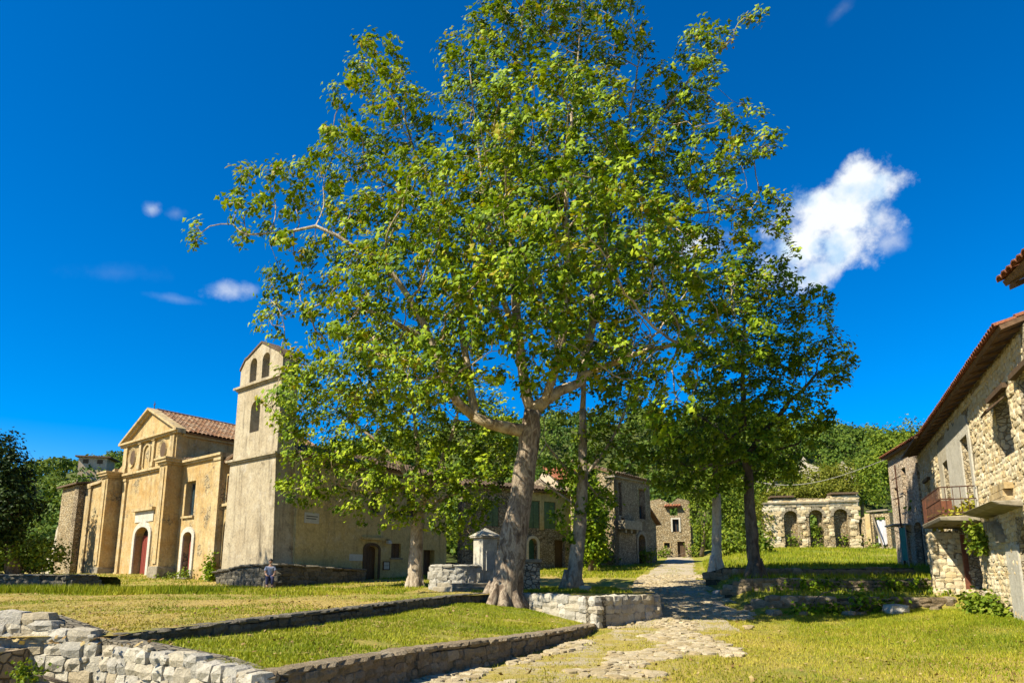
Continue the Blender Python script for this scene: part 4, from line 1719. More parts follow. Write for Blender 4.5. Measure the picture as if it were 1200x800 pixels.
def old_house():
    root = thing('parish_house', 'long olive plastered house with doors joined to bell tower', 'house', FD.p(7, 0, 1))
    L0, L1 = 1.25, 13.6
    F = Frame(FD.p(L0, -.03, 0)[:2], D=ET)
    F.N = FD.N.copy()
    L = L1 - L0
    o = lambda s: s - L0
    mb = MB()
    ops = [(o(6.2), o(7.25), 1.0, 3.3, .22), (o(8.35), o(9.2), 2.65, 3.5, False), (o(11.3), o(12.4), .9, 3.2, False),
           (o(6.5), o(7.3), 5.2, 6.4, False), (o(9.6), o(10.4), 5.2, 6.4, False)]
    wall(mb, F, L, .6, .5, [(0, 7.55), (L, 7.45)], ops)
    mb.build('wall', 'olive', root)
    mb = MB()
    mb.fbox(F, 0, L + .2, -.7, .16, 7.56, 7.68)
    mb.fbox(F, 0, L + .25, -.7, .28, 7.682, 7.78)
    mb.build('cornice', 'tower', root)
    # end wall and rear
    E0 = F.p(L, -.3, 0)
    mb = MB()
    FE = Frame(E0[:2], D=-F.N)
    FE.N = F.D.copy()
    wall(mb, FE, 7, .5, .5, [(0, 7.4), (3.5, 9.0), (7, 7.4)])
    mb.build('end_wall', 'olive', root)
    e0, e1 = Vector(F.p(-.1, .35, 7.8)), Vector(F.p(L + .3, .35, 7.8))
    r0, r1 = Vector(F.p(-.1, -3.5, 9.1)), Vector(F.p(L + .3, -3.5, 9.1))
    tile_slope(root, e0, e1, r0, r1, .26, .5, 'tile_old')
    e0, e1 = Vector(F.p(-.1, -7.3, 7.7)), Vector(F.p(L + .3, -7.3, 7.7))
    tile_slope(root, e0, e1, r0, r1, .4, .9, 'tile_old', 'rear_roof_tiles')
    # front door
    s0, s1 = o(6.2), o(7.25)
    mb = MB()
    arch_band(mb, F, s0, s1, 1.0, 3.3, .22, .16, .004, .07)
    mb.build('door_frame', 'wood', root)
    mb = MB()
    mb.fbox(F, s0 - .3, s1 + .3, .004, .2, 3.62, 3.76)
    mb.build('door_hood', 'olive', root)
    mb = MB()
    arch_panel(mb, F, s0, s1, 1.0, 3.29, .22, -.3, -.24)
    d = mb.build('door', 'wood', root)
    planks(d, F, s0 + .04, s1 - .04, 1.05, 3.0, -.24, -.21, 5, 'wood')
    mb = MB()
    mb.fbox(F, s0 - .35, s1 + .45, .05, .75, .7, 1.02)
    bevelled(mb.build('door_step', 'slab', root), .03)
    # shuttered windows
    for k in (1, 3, 4):
        a, b, z0, z1, _ = ops[k]
        for (u, v) in ((a, (a + b) / 2 - .01), ((a + b) / 2 + .01, b)):
            mb = MB()
            mb.fbox(F, u, v, -.2, -.15, z0, z1)
            s = mb.build('shutter', 'wood', root)
            for q in range(5):
                mb = MB()
                h = (z1 - z0) / 5
                mb.fbox(F, u + .04, v - .04, -.15, -.12, z0 + q * h + .02, z0 + (q + 1) * h - .03)
                mb.build('slat', 'wood', s)
        mb = MB()
        mb.fbox(F, a - .1, b + .1, .004, .1, z0 - .1, z0 - .002)
        mb.build('window_sill', 'slab', root)
    a, b, z0, z1, _ = ops[2]
    mb = MB()
    mb.fbox(F, a, b, -.45, -.4, z0, z1)
    d = mb.build('barn_door', 'wood', root)
    planks(d, F, a + .03, b - .03, z0, z1 - .05, -.4, -.37, 5, 'wood')
    board_sign('wall_plaque', 'pale plaque high on the olive house wall near tower corner', F, o(1.75), o(2.7), 4.3, 4.85, .004, [(.1, .9, .62, .7), (.1, .8, .4, .48)])
    board_sign('notice_board', 'blank pale board left of the brown house door', F, o(5.0), o(6.0), 2.42, 2.78, .004, [])
    board_sign('framed_notice', 'dark framed pair of notices right of the brown door', F, o(7.72), o(8.18), 1.98, 2.38, .004, [(.1, .9, .48, .53)], frame=True)
    t = thing('wall_lamp', 'small pale lamp on the olive wall above framed notices', 'lamp', F.p(o(7.95), 0, 3.5))
    mb = MB()
    mb.fbox(F, o(7.9), o(8.0), .0, .18, 3.66, 3.7)
    mb.build('bracket', 'iron', t)
    mb = MB()
    mb.fbox(F, o(7.8), o(8.1), .06, .3, 3.45, 3.64, .05)
    mb.build('lamp_head', 'sign_white', t)


old_house()


def tower_bench():
    root = thing('plinth_wall', 'shaded rough stone plinth wall around foot of bell tower', 'stone wall', (-10.8, 34.4, .9))
    a = Vector(FD.p(5.3, .9, 0)).to_2d()
    b = Vector(FD.p(-.3, .9, 0)).to_2d()
    nt = FC.N
    c = b + FC.D * .5 + nt * .45
    c2 = Vector((-11.7, 34)) + FC.D * 1.2 + nt * .9
    c3 = Vector((-11.7, 34)) + FC.D * 4.2 + nt * .7
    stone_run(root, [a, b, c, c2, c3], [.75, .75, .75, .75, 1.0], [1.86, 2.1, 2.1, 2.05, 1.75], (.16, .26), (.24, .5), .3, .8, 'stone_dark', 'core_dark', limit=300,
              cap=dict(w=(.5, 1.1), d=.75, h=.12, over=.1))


tower_bench()


# ruin beside the church front
def side_house():
    root = thing('ruined_annexe', 'narrow rubble house stub left of the church front', 'house ruin', (-34, 54, 1.5))
    P = Vector(FC.p(20.8, 0, 0)).to_2d() - ET * .6
    F = Frame(P, az=ES)
    F.N = FC.N.copy()
    mb = MB()
    wall(mb, F, 3.6, .6, 1.2, [(0, 8.35), (3.6, 8.3)])
    mb.build('front_wall', 'rubble_warm', root)
    Fs = Frame(P, D=ET)
    Fs.N = FD.N.copy()
    mb = MB()
    wall(mb, Fs, 4.5, .6, 1.2, [(0, 8.34), (4.5, 8.9)], d=-.003)
    mb.build('side_wall', 'rubble_dark', root)
    mb = MB()
    mb.box8([F.p(-.35, .35, 8.36), F.p(3.9, .35, 8.32), F.p(3.9, -4.4, 9.1), F.p(-.35, -4.4, 9.1), F.p(-.35, .35, 8.48), F.p(3.9, .35, 8.44), F.p(3.9, -4.4, 9.22), F.p(-.35, -4.4, 9.22)])
    mb.build('roof_slab', 'tile_old', root)
    # little arched gable to its left
    t = thing('chapel_ruin', 'small roofless gable with arched opening beyond left annexe', 'ruin', at(60, 668, 58))
    a = at(68, 670, 58)
    b = at(48, 670, 61)
    F3, L3 = face_frame(b[:2], a[:2])
    mb = MB()
    wall(mb, F3, L3, .5, 1.2, [(0, 2.2), (L3 * .55, 4.0), (L3 * .6, 5.4), (L3 * .8, 6.3), (L3, 6.0)], [(L3 * .62, L3 * .9, 1.3, 3.7, True), (L3 * .72, L3 * .86, 4.6, 5.3, False)])
    mb.build('gable_wall', 'house_plaster', t)


side_house()
# palisade
t = thing('palisade', 'grey leaning palisade fence in front of left bushes', 'fence', at(38, 668, 48))
for i in range(15):
    p = Vector(at(24 + i * 2.0, 669 + random.uniform(-1, 1), 48))
    mb = MB()
    lean = random.uniform(-.12, .12)
    h = random.uniform(.8, 1.05)
    mb.tube([p - Vector((0, 0, .1)), p + Vector((lean * h, 0, h))], [.05, .04], 5)
    mb.build('stake', 'wood_grey', t)
mb = MB()
mb.tube([Vector(at(22, 663, 48.1)), Vector(at(55, 663, 48.1))], [.035, .035], 5)
mb.build('rail', 'wood_grey', t)

# villa on the left hill
M['pink'] = plaster('pinkish_render', (.60, .45, .30), (.68, .55, .41), (.28, .20, .13), 1.3, (.36, .28, .19), .62, .5)


def villa():
    x0, y0, _ = at(92, 541, 137)
    z = hill_z(x0, 137)
    r = thing('hill_villa', 'pale low villa with flat brown roof on left hilltop', 'house', (x0 + 3, 138, z))
    F = Frame((x0, 137), D=(1, .25))
    if F.N.y > 0:
        F.N = -F.N
    zt = at(110, 535.5, 137)[2]
    mb = MB()
    wall(mb, F, 5.2, 5, z - 3, [(0, zt), (5.2, zt)])
    mb.build('wall', 'pink', r)
    for s0, s1 in ((.8, 1.8), (3.4, 4.4)):
        mb = MB()
        mb.fbox(F, s0, s1, .01, .06, zt - 1.2, zt - .35)
        f = mb.build('window', 'wood', r)
    mb = MB()
    mb.fbox(F, -.5, 6.0, -5.6, .8, zt + .01, zt + .3)
    mb.build('roof', 'tile_old', r)


villa()
# ================================================================== STONE HOUSE ON THE RIGHT
FR = Frame((17.06, 26), az=R(24))
if FR.N.x > 0:
    FR.N = -FR.N


def window_unit(root, F, s0, s1, z0, z1, d, mat='wood', pane='glass', name='window'):
    mb = MB()
    e = .07
    for (a, b, c, g) in ((s0, s0 + e, z0, z1), (s1 - e, s1, z0, z1), (s0 + e, s1 - e, z1 - e, z1), (s0 + e, s1 - e, z0, z0 + e), ((s0 + s1) / 2 - .03, (s0 + s1) / 2 + .03, z0 + e, z1 - e)):
        mb.fbox(F, a, b, d, d + .07, c, g)
    f = mb.build(name, mat, root)
    for a, b in ((s0 + e, (s0 + s1) / 2 - .03), ((s0 + s1) / 2 + .03, s1 - e)):
        mb = MB()
        mb.fbox(F, a, b, d + .02, d + .04, z0 + e, z1 - e)
        mb.build('pane', pane, f)
    return f


def stone_house():
    root = thing('stone_house', 'sunlit rubble stone house with balcony and red tiled eave on the right', 'house', (16.0, 24, .3))
    F = Frame(FR.p(-13.5, 0, 0)[:2], D=FR.D)
    F.N = FR.N.copy()
    o = lambda s: s + 13.5
    L = 13.5 + 9.6
    ops = [(o(-3.05), o(-1.75), 3.72, 6.45, .12), (o(1.2), o(2.35), 3.72, 6.2, .1), (o(-8.7), o(-7.2), 4.95, 6.65, False), (o(6.4), o(7.5), 4.2, 6.0, False),
           (o(-2.6), o(-.5), .3, 3.1, False), (o(-10.2), o(-7.78), .2, 3.1, 1.1), (o(-11.2), o(-9.9), 4.95, 6.6, False)]
    mb = MB()
    wall(mb, F, L, .6, -.2, [(0, 7.75), (L, 7.75)], ops)
    mb.build('front_wall', 'house_core', root)
    # the patch of pale render round the balcony door
    def patch(pts_lo_hi, mat, d, name):
        mb = MB()
        for (a, la, ha), (b, lb, hb) in zip(pts_lo_hi, pts_lo_hi[1:]):
            mb.box8([F.p(o(a), .002, la), F.p(o(b), .002, lb), F.p(o(b), d, lb), F.p(o(a), d, la), F.p(o(a), .002, ha), F.p(o(b), .002, hb), F.p(o(b), d, hb), F.p(o(a), d, ha)])
        mb.build(name, mat, root)
    pat = []
    for i in range(11):
        s = -1.74 + 2.92 * i / 10
        pat.append((s, 3.7, 7.3 + .15 * math.sin(i * 1.7)))
    patch(pat, 'white', .05, 'render_patch')
    pat = [(-3.4 + .06 * 0, 3.8, 6.75)] + [(-3.06, 3.75, 7.1)]
    patch(pat, 'white', .052, 'render_patch')
    patch([(-3.05, 6.47, 7.15), (-2.4, 6.47, 7.3), (-1.75, 6.47, 7.25)], 'white', .051, 'render_patch')
    patch([(1.2, 6.22, 7.1), (2.35, 6.22, 7.15)], 'house_plaster', .049, 'render_patch')
    patch([(2.37, 3.7, 7.15), (2.9, 3.75, 7.1), (3.3, 4.3, 6.9)], 'house_plaster', .05, 'render_patch')
    # single rubble stones over the rest
    def skip(s, z, w, h):
        s -= 13.5
        for a, b, c, g, _ in ops:
            a, b = a - 13.5, b - 13.5
            if a - w * .7 < s < b + w * .7 and c - h * .6 < z < g + h * .6:
                return True
        if -3.5 - w < s < 3.2 + w and 3.6 < z < 7.35:
            return True
        if -4.1 < s < 1.6 and 3.25 < z < 3.6:
            return True
        return False
    mats = course_stones(F, o(-10.5), o(9.4), lambda s: .1, lambda s: 7.6, (.11, .21), (.12, .34), .16, skip, proud=.025, rot=.06, gap=.93)
    cp = Vector((0, 0, 1.7))
    mats.sort(key=lambda m: -(m.col[0].length * m.col[2].length) / (m.translation - cp).length_squared if m.translation.x / max(m.translation.y, 1) < .80 else 1)
    place_stones(root, mats, 'stone_house', 300)
    # jambs in white render by the arched doorway
    mb = MB()
    mb.fbox(F, o(-7.77), o(-6.45), .004, .06, .2, 2.5)
    mb.build('door_jamb', 'white', root)
    mb = MB()
    arch_panel(mb, F, o(-10.2), o(-7.78), .2, 3.09, 1.09, -.55, -.5)
    mb.build('arched_door', 'wood', root)
    # balcony doors
    for (a, b, z1, mat) in ((-3.05, -1.75, 6.38, 'white_door'), (1.2, 2.35, 6.12, 'shutter')):
        for k, (u, v) in enumerate(((a, (a + b) / 2), ((a + b) / 2, b))):
            mb = MB()
            mb.fbox(F, o(u) + .02, o(v) - .02, -.34, -.29, 3.74, z1 - .6 + .55 * k)
            d = mb.build('balcony_door', mat, root)
            planks(d, F, o(u) + .05, o(v) - .05, 3.8, z1 - .66 + .55 * k, -.29, -.26, 3, mat)
    for (a, b) in ((-8.7, -7.2), (-11.2, -9.9), (6.4, 7.5)):
        mb = MB()
        mb.fbox(F, o(a) - .25, o(b) + .25, -.2, .16, 6.66 if a < 0 else 6.02, 6.8 if a < 0 else 6.16)
        mb.build('lintel', 'wood', root)
    mb = MB()
    mb.box8([F.p(o(-8.6), -.1, 6.6), F.p(o(-7.1), -.1, 6.6), F.p(o(-7.1), -.06, 6.6), F.p(o(-8.6), -.06, 6.6), F.p(o(-8.6), .5, 6.1), F.p(o(-7.1), .35, 6.2), F.p(o(-7.1), .38, 6.24), F.p(o(-8.6), .54, 6.14)])
    mb.build('broken_shutter', 'wood', root, label='dark broken shutter hanging out of the upper window')
    # cantilevered stone shelf with a bricked block on it
    mb = MB()
    mb.box8([F.p(o(-8.9), 0, 3.42), F.p(o(-4.5), 0, 3.42), F.p(o(-4.9), .55, 3.5), F.p(o(-8.9), .55, 3.5), F.p(o(-8.9), 0, 3.62), F.p(o(-4.3), 0, 3.62), F.p(o(-4.6), .75, 3.62), F.p(o(-8.9), .75, 3.62)])
    bevelled(mb.build('balcony_shelf', 'slab', root), .03)
    for k in range(3):
        for i in range(4):
            mb = MB()
            s = -8.2 + i * .42 + (.2 if k % 2 else 0)
            mb.fbox(F, o(s), o(s + .39), .02, .26, 3.625 + k * .19, 3.625 + k * .19 + .175)
            mb.build('block', 'ochre_trim', root)
    # stones added under the shelf to throw the diagonal shadow there
    for i in range(5):
        a = R(90 + i * 15)
        mb = MB()
        s, z = -5.6 + .9 * math.cos(a), 2.3 + .85 * math.sin(a)
        mb.fbox(F, o(s) - .17, o(s) + .17, .02, .34 - i * .03, z - .12, z + .12)
        mb.build('shadow_stone', 'slab', root)
    # balcony
    s0, s1 = -3.5, .95
    mb = MB()
    mb.box8([F.p(o(s0), 0, 3.42), F.p(o(s1), 0, 3.42), F.p(o(s1), 1.15, 3.47), F.p(o(s0), 1.15, 3.47), F.p(o(s0), 0, 3.64), F.p(o(s1), 0, 3.64), F.p(o(s1), 1.2, 3.62), F.p(o(s0), 1.2, 3.62)])
    b = bevelled(mb.build('balcony_slab', 'slab', root), .03)
    rail = MB()
    for z in (3.74, 4.2, 4.62):
        rail.tube([F.p(o(s0) + .05, .06, z), F.p(o(s0) + .05, 1.1, z), F.p(o(s1) - .05, 1.1, z), F.p(o(s1) - .05, .06, z)], [.022] * 4, 5)
    rl = rail.build('railing', 'iron', root)
    n = 22
    for i in range(n + 1):
        s = o(s0) + .05 + (s1 - s0 - .1) * i / n
        mb = MB()
        mb.tube([F.p(s, 1.1, 3.62), F.p(s + random.uniform(-.02, .02), 1.1, 4.62)], [.013, .013], 4)
        mb.build('baluster', 'iron', rl)
    for i in range(1, 5):
        for s in (o(s0) + .05, o(s1) - .05):
            mb = MB()
            mb.tube([F.p(s, .06 + i * .22, 3.62), F.p(s, .06 + i * .22, 4.62)], [.013, .013], 4)
            mb.build('baluster', 'iron', rl)
    mb = MB()
    mb.fbox(F, o(s1) - .052, o(s1) - .035, .1, 1.08, 3.66, 4.55)
    mb.build('rust_panel', 'rust_sheet', rl)
    mb = MB()
    mb.fbox(F, o(s1) - .95, o(s1) - .12, 1.105, 1.12, 3.66, 4.5)
    mb.build('rust_panel', 'rust_sheet', rl)
    # buttress and pier beneath the balcony
    for (a, b, d, zt, nm) in ((-.1, .6, 1.05, 3.30, 'buttress'),):
        mb = MB()
        mb.box8([F.p(o(a), 0, -.2), F.p(o(b), 0, -.2), F.p(o(b), d + .15, -.2), F.p(o(a), d + .1, -.2), F.p(o(a), 0, zt), F.p(o(b), 0, zt), F.p(o(b), d, zt), F.p(o(a), d, zt)])
        bt = mb.build(nm, 'house_core', root)
        Fb = Frame(F.p(o(a), d + .05, 0)[:2], D=F.D)
        Fb.N = F.N.copy()
        m2 = course_stones(Fb, .05, b - a - .05, lambda s: .2, lambda s: zt - .1, (.14, .24), (.18, .42), .2, None, .03, .1)
        Fb2 = Frame(F.p(o(a) + .02, 0, 0)[:2], D=F.N)
        Fb2.N = -F.D
        m2 += course_stones(Fb2, .1, d, lambda s: .2, lambda s: zt - .1, (.14, .24), (.18, .42), .2, None, .03, .1)
        place_stones(bt, m2, 'stone_house', 300)
    mb = MB()
    mb.fbox(F, o(-2.6), o(-.5), -.62, -.56, .3, 3.1)
    d = mb.build('cellar_door', 'wood', root)
    planks(d, F, o(-2.55), o(-.55), .35, 3.0, -.56, -.53, 7, 'wood')
    mb = MB()
    mb.fbox(F, o(-.48), o(-.28), .01, .16, .3, 3.15)
    mb.build('door_post', 'rust_sheet', root)
    mb = MB()
    mb.fbox(F, o(-2.45), o(-.35), -.3, .2, .1, 1.15)
    mb.build('threshold', 'house_core', root)
    m2 = course_stones(Frame(F.p(o(-2.45), .2, 0)[:2], D=F.D), .0, 2.1, lambda s: .2, lambda s: 1.15, (.14, .22), (.2, .42), .2, None, .03, .1)
    place_stones(root, m2, 'stone_house', 40)
    # far gable end
    mb = MB()
    FG = Frame(F.p(L, -.1, 0)[:2], D=-F.N)
    FG.N = F.D.copy()
    wall(mb, FG, 7, .5, -.2, [(0, 7.75), (7, 9.6)])
    mb.build('end_wall', 'house_core', root)
    # roof: boards, rafters and single eave tiles
    za = 7.78
    e0, e1 = Vector(F.p(o(-11.0), .5, za)), Vector(F.p(L + .1, .5, za))
    r0, r1 = Vector(F.p(o(-11.0), -5.2, za + 2.0)), Vector(F.p(L + .1, -5.2, za + 2.0))
    tile_slope(root, e0, e1, r0, r1, .24, .45, 'tile_red', singles=90)
    # a sagging second layer of boards below the far half, as the eave steps down
    e0, e1 = Vector(F.p(o(4.2), .72, za - .05)), Vector(F.p(L + .3, .72, za - .12))
    r0, r1 = Vector(F.p(o(4.2), -1.0, za + .62)), Vector(F.p(L + .3, -1.0, za + .55))
    mb = MB()
    nm = Vector((0, 0, .05))
    mb.box8([e0 - nm, e1 - nm, F.p(L + .3, .05, za + .1), F.p(o(4.2), .05, za + .15), e0 + nm, e1 + nm, F.p(L + .3, .05, za + .2), F.p(o(4.2), .05, za + .25)])
    mb.build('eave_board', 'eave_wood', root)
    for i in range(22):
        s = o(-10.6) + i * .95
        mb = MB()
        mb.box8([F.p(s, -.3, za + .0), F.p(s + .08, -.3, za + .0), F.p(s + .08, .44, za - .18), F.p(s, .44, za - .18), F.p(s, -.3, za + .10), F.p(s + .08, -.3, za + .10), F.p(s + .08, .44, za - .11), F.p(s, .44, za - .11)])
        mb.build('rafter', 'eave_wood', root)
    return F, o


FRW, ofs = stone_house()


def tall_house():
    root = thing('near_house', 'corner of a nearer tiled roof jutting in at the right edge', 'house', (11, 11, .3))
    F = Frame((9.95, 13.0), az=R(16.5))
    if F.N.x > 0:
        F.N = -F.N
    z = 7.52
    W = Frame(F.p(-8, -.62, 0)[:2], D=F.D)
    W.N = F.N.copy()
    mb = MB()
    wall(mb, W, 7.5, .5, -.2, [(0, z - .1), (7.5, z - .1)], [(3, 4.2, 4, 6, False)])
    mb.build('front_wall', 'house_core', root)
    E_ = Frame(W.p(7.5, -.1, 0)[:2], D=-F.N)
    E_.N = F.D.copy()
    mb = MB()
    wall(mb, E_, 6, .5, -.2, [(0, z - .1), (3, z + 1.3), (6, z - .1)])
    mb.build('end_wall', 'house_core', root)
    e0, e1 = Vector(F.p(-8, 0, z)), Vector(F.p(0, 0, z))
    r0, r1 = Vector(F.p(-8, -3.6, z + 1.6)), Vector(F.p(0, -3.6, z + 1.6))
    tile_slope(root, e0, e1, r0, r1, .24, .45, 'tile_red', singles=34)
    for i in range(9):
        s = -7.8 + i * .95
        mb = MB()
        mb.box8([F.p(s, -.7, z + .02), F.p(s + .08, -.7, z + .02), F.p(s + .08, -.06, z - .24), F.p(s, -.06, z - .24), F.p(s, -.7, z + .12), F.p(s + .08, -.7, z + .12), F.p(s + .08, -.06, z - .14), F.p(s, -.06, z - .14)])
        mb.build('rafter', 'eave_wood', root)


tall_house()


M['rubble_pink'] = rubble('pinkish_rubble', [(.72, .56, .38), (.82, .67, .50), (.66, .48, .33), (.86, .74, .58)], (.42, .32, .22), 4.2)


def far_right_house():
    A, B = Vector((21.2, 35.4)), Vector((22.5, 40.4))
    root = thing('end_house', 'pinkish stone house beyond the balcony house, thin tiled eave', 'house', (22, 38, 2))
    F, L = face_frame(A, B)
    mb = MB()
    ops = [(1.9, 2.7, 5.9, 7.5, False), (3.7, 4.4, 5.6, 6.6, False), (.2, 1.5, 2.0, 4.4, .3), (2.4, 3.3, 2.0, 4.2, True)]
    wall(mb, F, L, .5, 1.6, [(0, 8.45), (L, 8.45)], ops)
    mb.build('front_wall', 'rubble_pink', root)
    for k in (0, 1):
        a, b, c, g, _ = ops[k]
        window_unit(root, F, a + .02, b - .02, c + .02, g - .02, -.35, 'wood')
    for k in (2, 3):
        a, b, c, g, ar = ops[k]
        mb = MB()
        arch_panel(mb, F, a, b, c, g - .01, ar, -.4, -.33)
        d = mb.build('door', 'wood', root)
        planks(d, F, a + .04, b - .04, c + .05, g - .5, -.33, -.3, 4, 'wood')
    mb = MB()
    FE = Frame(F.p(L, -.1, 0)[:2], D=-F.N)
    FE.N = F.D.copy()
    wall(mb, FE, 6, .5, 1.6, [(0, 8.45), (6, 8.5)])
    mb.build('end_wall', 'rubble_pink', root)
    e0, e1 = Vector(F.p(-2.5, .3, 8.5)), Vector(F.p(L + .2, .3, 8.5))
    r0, r1 = Vector(F.p(-2.5, -5, 9.7)), Vector(F.p(L + .2, -5, 9.7))
    tile_slope(root, e0, e1, r0, r1, .24, .5, 'tile_red', singles=30)
    # awning sheet and teal hanging cloth by its door
    t = thing('canopy_sheet', 'flat grey sheet canopy below the small far balcony plants', 'canopy', F.p(2.6, .3, 4.3))
    mb = MB()
    mb.fbox(F, 1.9, 3.6, .02, .9, 4.32, 4.40)
    mb.build('sheet', 'grey_slab', t)
    mb = MB()
    for s in (2.0, 3.5):
        mb.tube([F.p(s, .0, 3.9), F.p(s, .8, 4.31)], [.02, .02], 5)
    mb.build('bracket', 'iron', t)
    t = thing('hanging_banner', 'teal and white cloth hanging beside the pinkish house', 'banner', F.p(.6, .8, 2.0))
    mb = MB()
    n = 9
    for i in range(n):
        a, b = .35 + i * .1, .35 + (i + 1) * .1
        da, db = .75 + .06 * math.sin(i * 1.4), .75 + .06 * math.sin((i + 1) * 1.4)
        mb.box8([F.p(a, da - .01, 2.4), F.p(b, db - .01, 2.4), F.p(b, db + .01, 2.4), F.p(a, da + .01, 2.4), F.p(a, da - .01, 4.1), F.p(b, db - .01, 4.1), F.p(b, db + .01, 4.1), F.p(a, da + .01, 4.1)])
    mb.build('cloth', 'teal_cloth', t)
    mb = MB()
    mb.tube([F.p(.25, .75, 1.9), F.p(.25, .75, 4.2), F.p(1.35, .75, 4.2), F.p(1.35, .75, 1.9)], [.03] * 4, 5)
    mb.build('frame', 'grey_slab', t)
    # service pole with crossarms
    t = thing('utility_pole', 'thin dark pole with two crossarms before the pinkish house', 'pole', F.p(2.35, .6, 2))
    p = Vector(F.p(1.9, .5, 2))
    mb = MB()
    mb.tube([p, p + Vector((0, 0, 5.6))], [.05, .035], 7)
    mb.build('pole', 'iron', t)
    for z, w in ((6.9, .8), (5.8, .9)):
        mb = MB()
        mb.tube([F.p(1.9 - w, .5, z), F.p(1.9 + w, .5, z)], [.03, .03], 5)
        mb.build('crossarm', 'iron', t)


far_right_house()


# ================================================================== ARCADE RUIN
def arcade():
    root = thing('arcade_ruin', 'roofless stone arcade ruin with three arched openings and grassy top', 'ruin', (27, 62, 3.8))
    F = Frame((22.9, 62.0), D=(.985, -.17))
    if F.N.y > 0:
        F.N = -F.N
    L = 7.9
    ops = [(1.62, 2.82, 3.6, 7.3, True), (3.75, 4.98, 3.6, 7.35, True), (5.85, 7.08, 3.6, 7.4, True)]
    top = [(0, 7.9), (.5, 8.2), (.9, 8.45), (4, 8.4), (5.4, 8.35), (5.6, 8.6), (7.9, 8.65)]
    mb = MB()
    wall(mb, F, L, .55, 3.3, top, ops)
    mb.build('arcade_wall', 'rubble_warm', root)
    mats = []

    def skip(s, z, w, h):
        for a, b, c, g, _ in ops:
            r = (b - a) / 2
            if a - w < s < b + w and z < g - r + h:
                return True
            if (s - (a + b) / 2) ** 2 + (z - (g - r)) ** 2 < (r + .3) ** 2 and z > g - r:
                return True
        return False
    mats = course_stones(F, .1, L - .1, lambda s: 3.6, lambda s: interp(top, s) - .1, (.24, .38), (.3, .62), .22, skip, .05, .08)
    place_stones(root, mats, 'stone_house', 300)
    for a, b, c, g, _ in ops:
        r = (b - a) / 2
        cx, zc = (a + b) / 2, g - r
        n = 9
        for i in range(n):
            a0, a1 = math.pi * i / n + .02, math.pi * (i + 1) / n - .02
            q = []
            for (rr) in (r, r + .27):
                for an in (a0, a1):
                    q.append((cx - rr * math.cos(an), zc + rr * math.sin(an)))
            mb = MB()
            mb.box8([F.p(q[0][0], -.2, q[0][1]), F.p(q[1][0], -.2, q[1][1]), F.p(q[1][0], .07, q[1][1]), F.p(q[0][0], .07, q[0][1]),
                     F.p(q[2][0], -.2, q[2][1]), F.p(q[3][0], -.2, q[3][1]), F.p(q[3][0], .07, q[3][1]), F.p(q[2][0], .07, q[2][1])])
            mb.build('voussoir', 'slab', root)
        mb = MB()
        mb.fbox(F, a - .3, b + .3, .004, .09, g + .30, g + .42)
        mb.build('label_mould', 'slab', root)
    mb = MB()
    mb.fbox(F, -.1, 5.5, -.5, .18, 7.92, 8.06)
    mb.fbox(F, 5.5, 8.05, -.5, .2, 8.0, 8.16)
    mb.build('string_course', 'slab', root)
    for s0, s1, z in ((.6, 2.6, 8.5), (5.7, 8.05, 8.70)):
        mb = MB()
        mb.fbox(F, s0, s1, -1.2, .25, z, z + .16)
        mb.build('roof_slab', 'tile_old', root)
    mb = MB()
    FB = Frame(F.p(0, -.62, 0)[:2], D=F.D)
    FB.N = F.N.copy()
    wall(mb, FB, L, .5, 3.3, [(0, 7.8), (3, 8.0), (4.6, 7.6), (L, 8.0)], [(4.0, 4.7, 5.0, 7.0, True)])
    mb.build('inner_wall', 'rubble_warm', root)


arcade()


def side_ruin():
    root = thing('ruined_wall', 'broken low wall with timber post right of the arcade', 'ruin', at(1028, 640, 60))
    x, y, z = at(1009, 641, 61)
    x2, y2, _ = at(1046, 641, 58.5)
    F, L = face_frame((x, y), (x2, y2))
    mb = MB()
    wall(mb, F, L, .5, 3.2, [(0, 6.5), (.6, 6.7), (1.2, 7.0), (L, 6.9)], [(1.35, L - .4, 4.0, 6.55, False)])
    mb.build('wall', 'rubble_warm', root)
    mb = MB()
    mb.fbox(F, .9, L, -.3, .2, 7.02, 7.16)
    mb.build('lintel', 'slab', root)
    mb = MB()
    mb.fbox(F, .75, 1.2, .01, .2, 3.9, 6.9)
    mb.build('pilaster', 'ochre_trim', root)
    t = thing('leaning_beam', 'pale timber leaning in the broken wall right of arcade', 'timber', F.p(1.9, .4, 4))
    mb = MB()
    mb.tube([F.p(1.4, .1, 6.8), F.p(2.5, .7, 3.85)], [.07, .07], 6)
    mb.build('beam', 'wood_grey', t)
    t = thing('hung_sheet', 'white cloth hanging in gap of broken wall beside pinkish house', 'cloth', F.p(2.0, -.2, 4))
    mb = MB()
    n = 12
    for i in range(n):
        a, b = 1.5 + i * .1, 1.5 + (i + 1) * .1
        da, db = -.3 + .08 * math.sin(i * 1.3), -.3 + .08 * math.sin((i + 1) * 1.3)
        la, lb = 4.2 + .15 * math.sin(i * .9), 4.2 + .15 * math.sin((i + 1) * .9)
        mb.box8([F.p(a, da - .012, la), F.p(b, db - .012, lb), F.p(b, db + .012, lb), F.p(a, da + .012, la), F.p(a, da - .012, 6.3 - .02 * i), F.p(b, db - .012, 6.3 - .02 * i), F.p(b, db + .012, 6.3), F.p(a, da + .012, 6.3)])
    mb.build('cloth', 'cloth', t)


side_ruin()


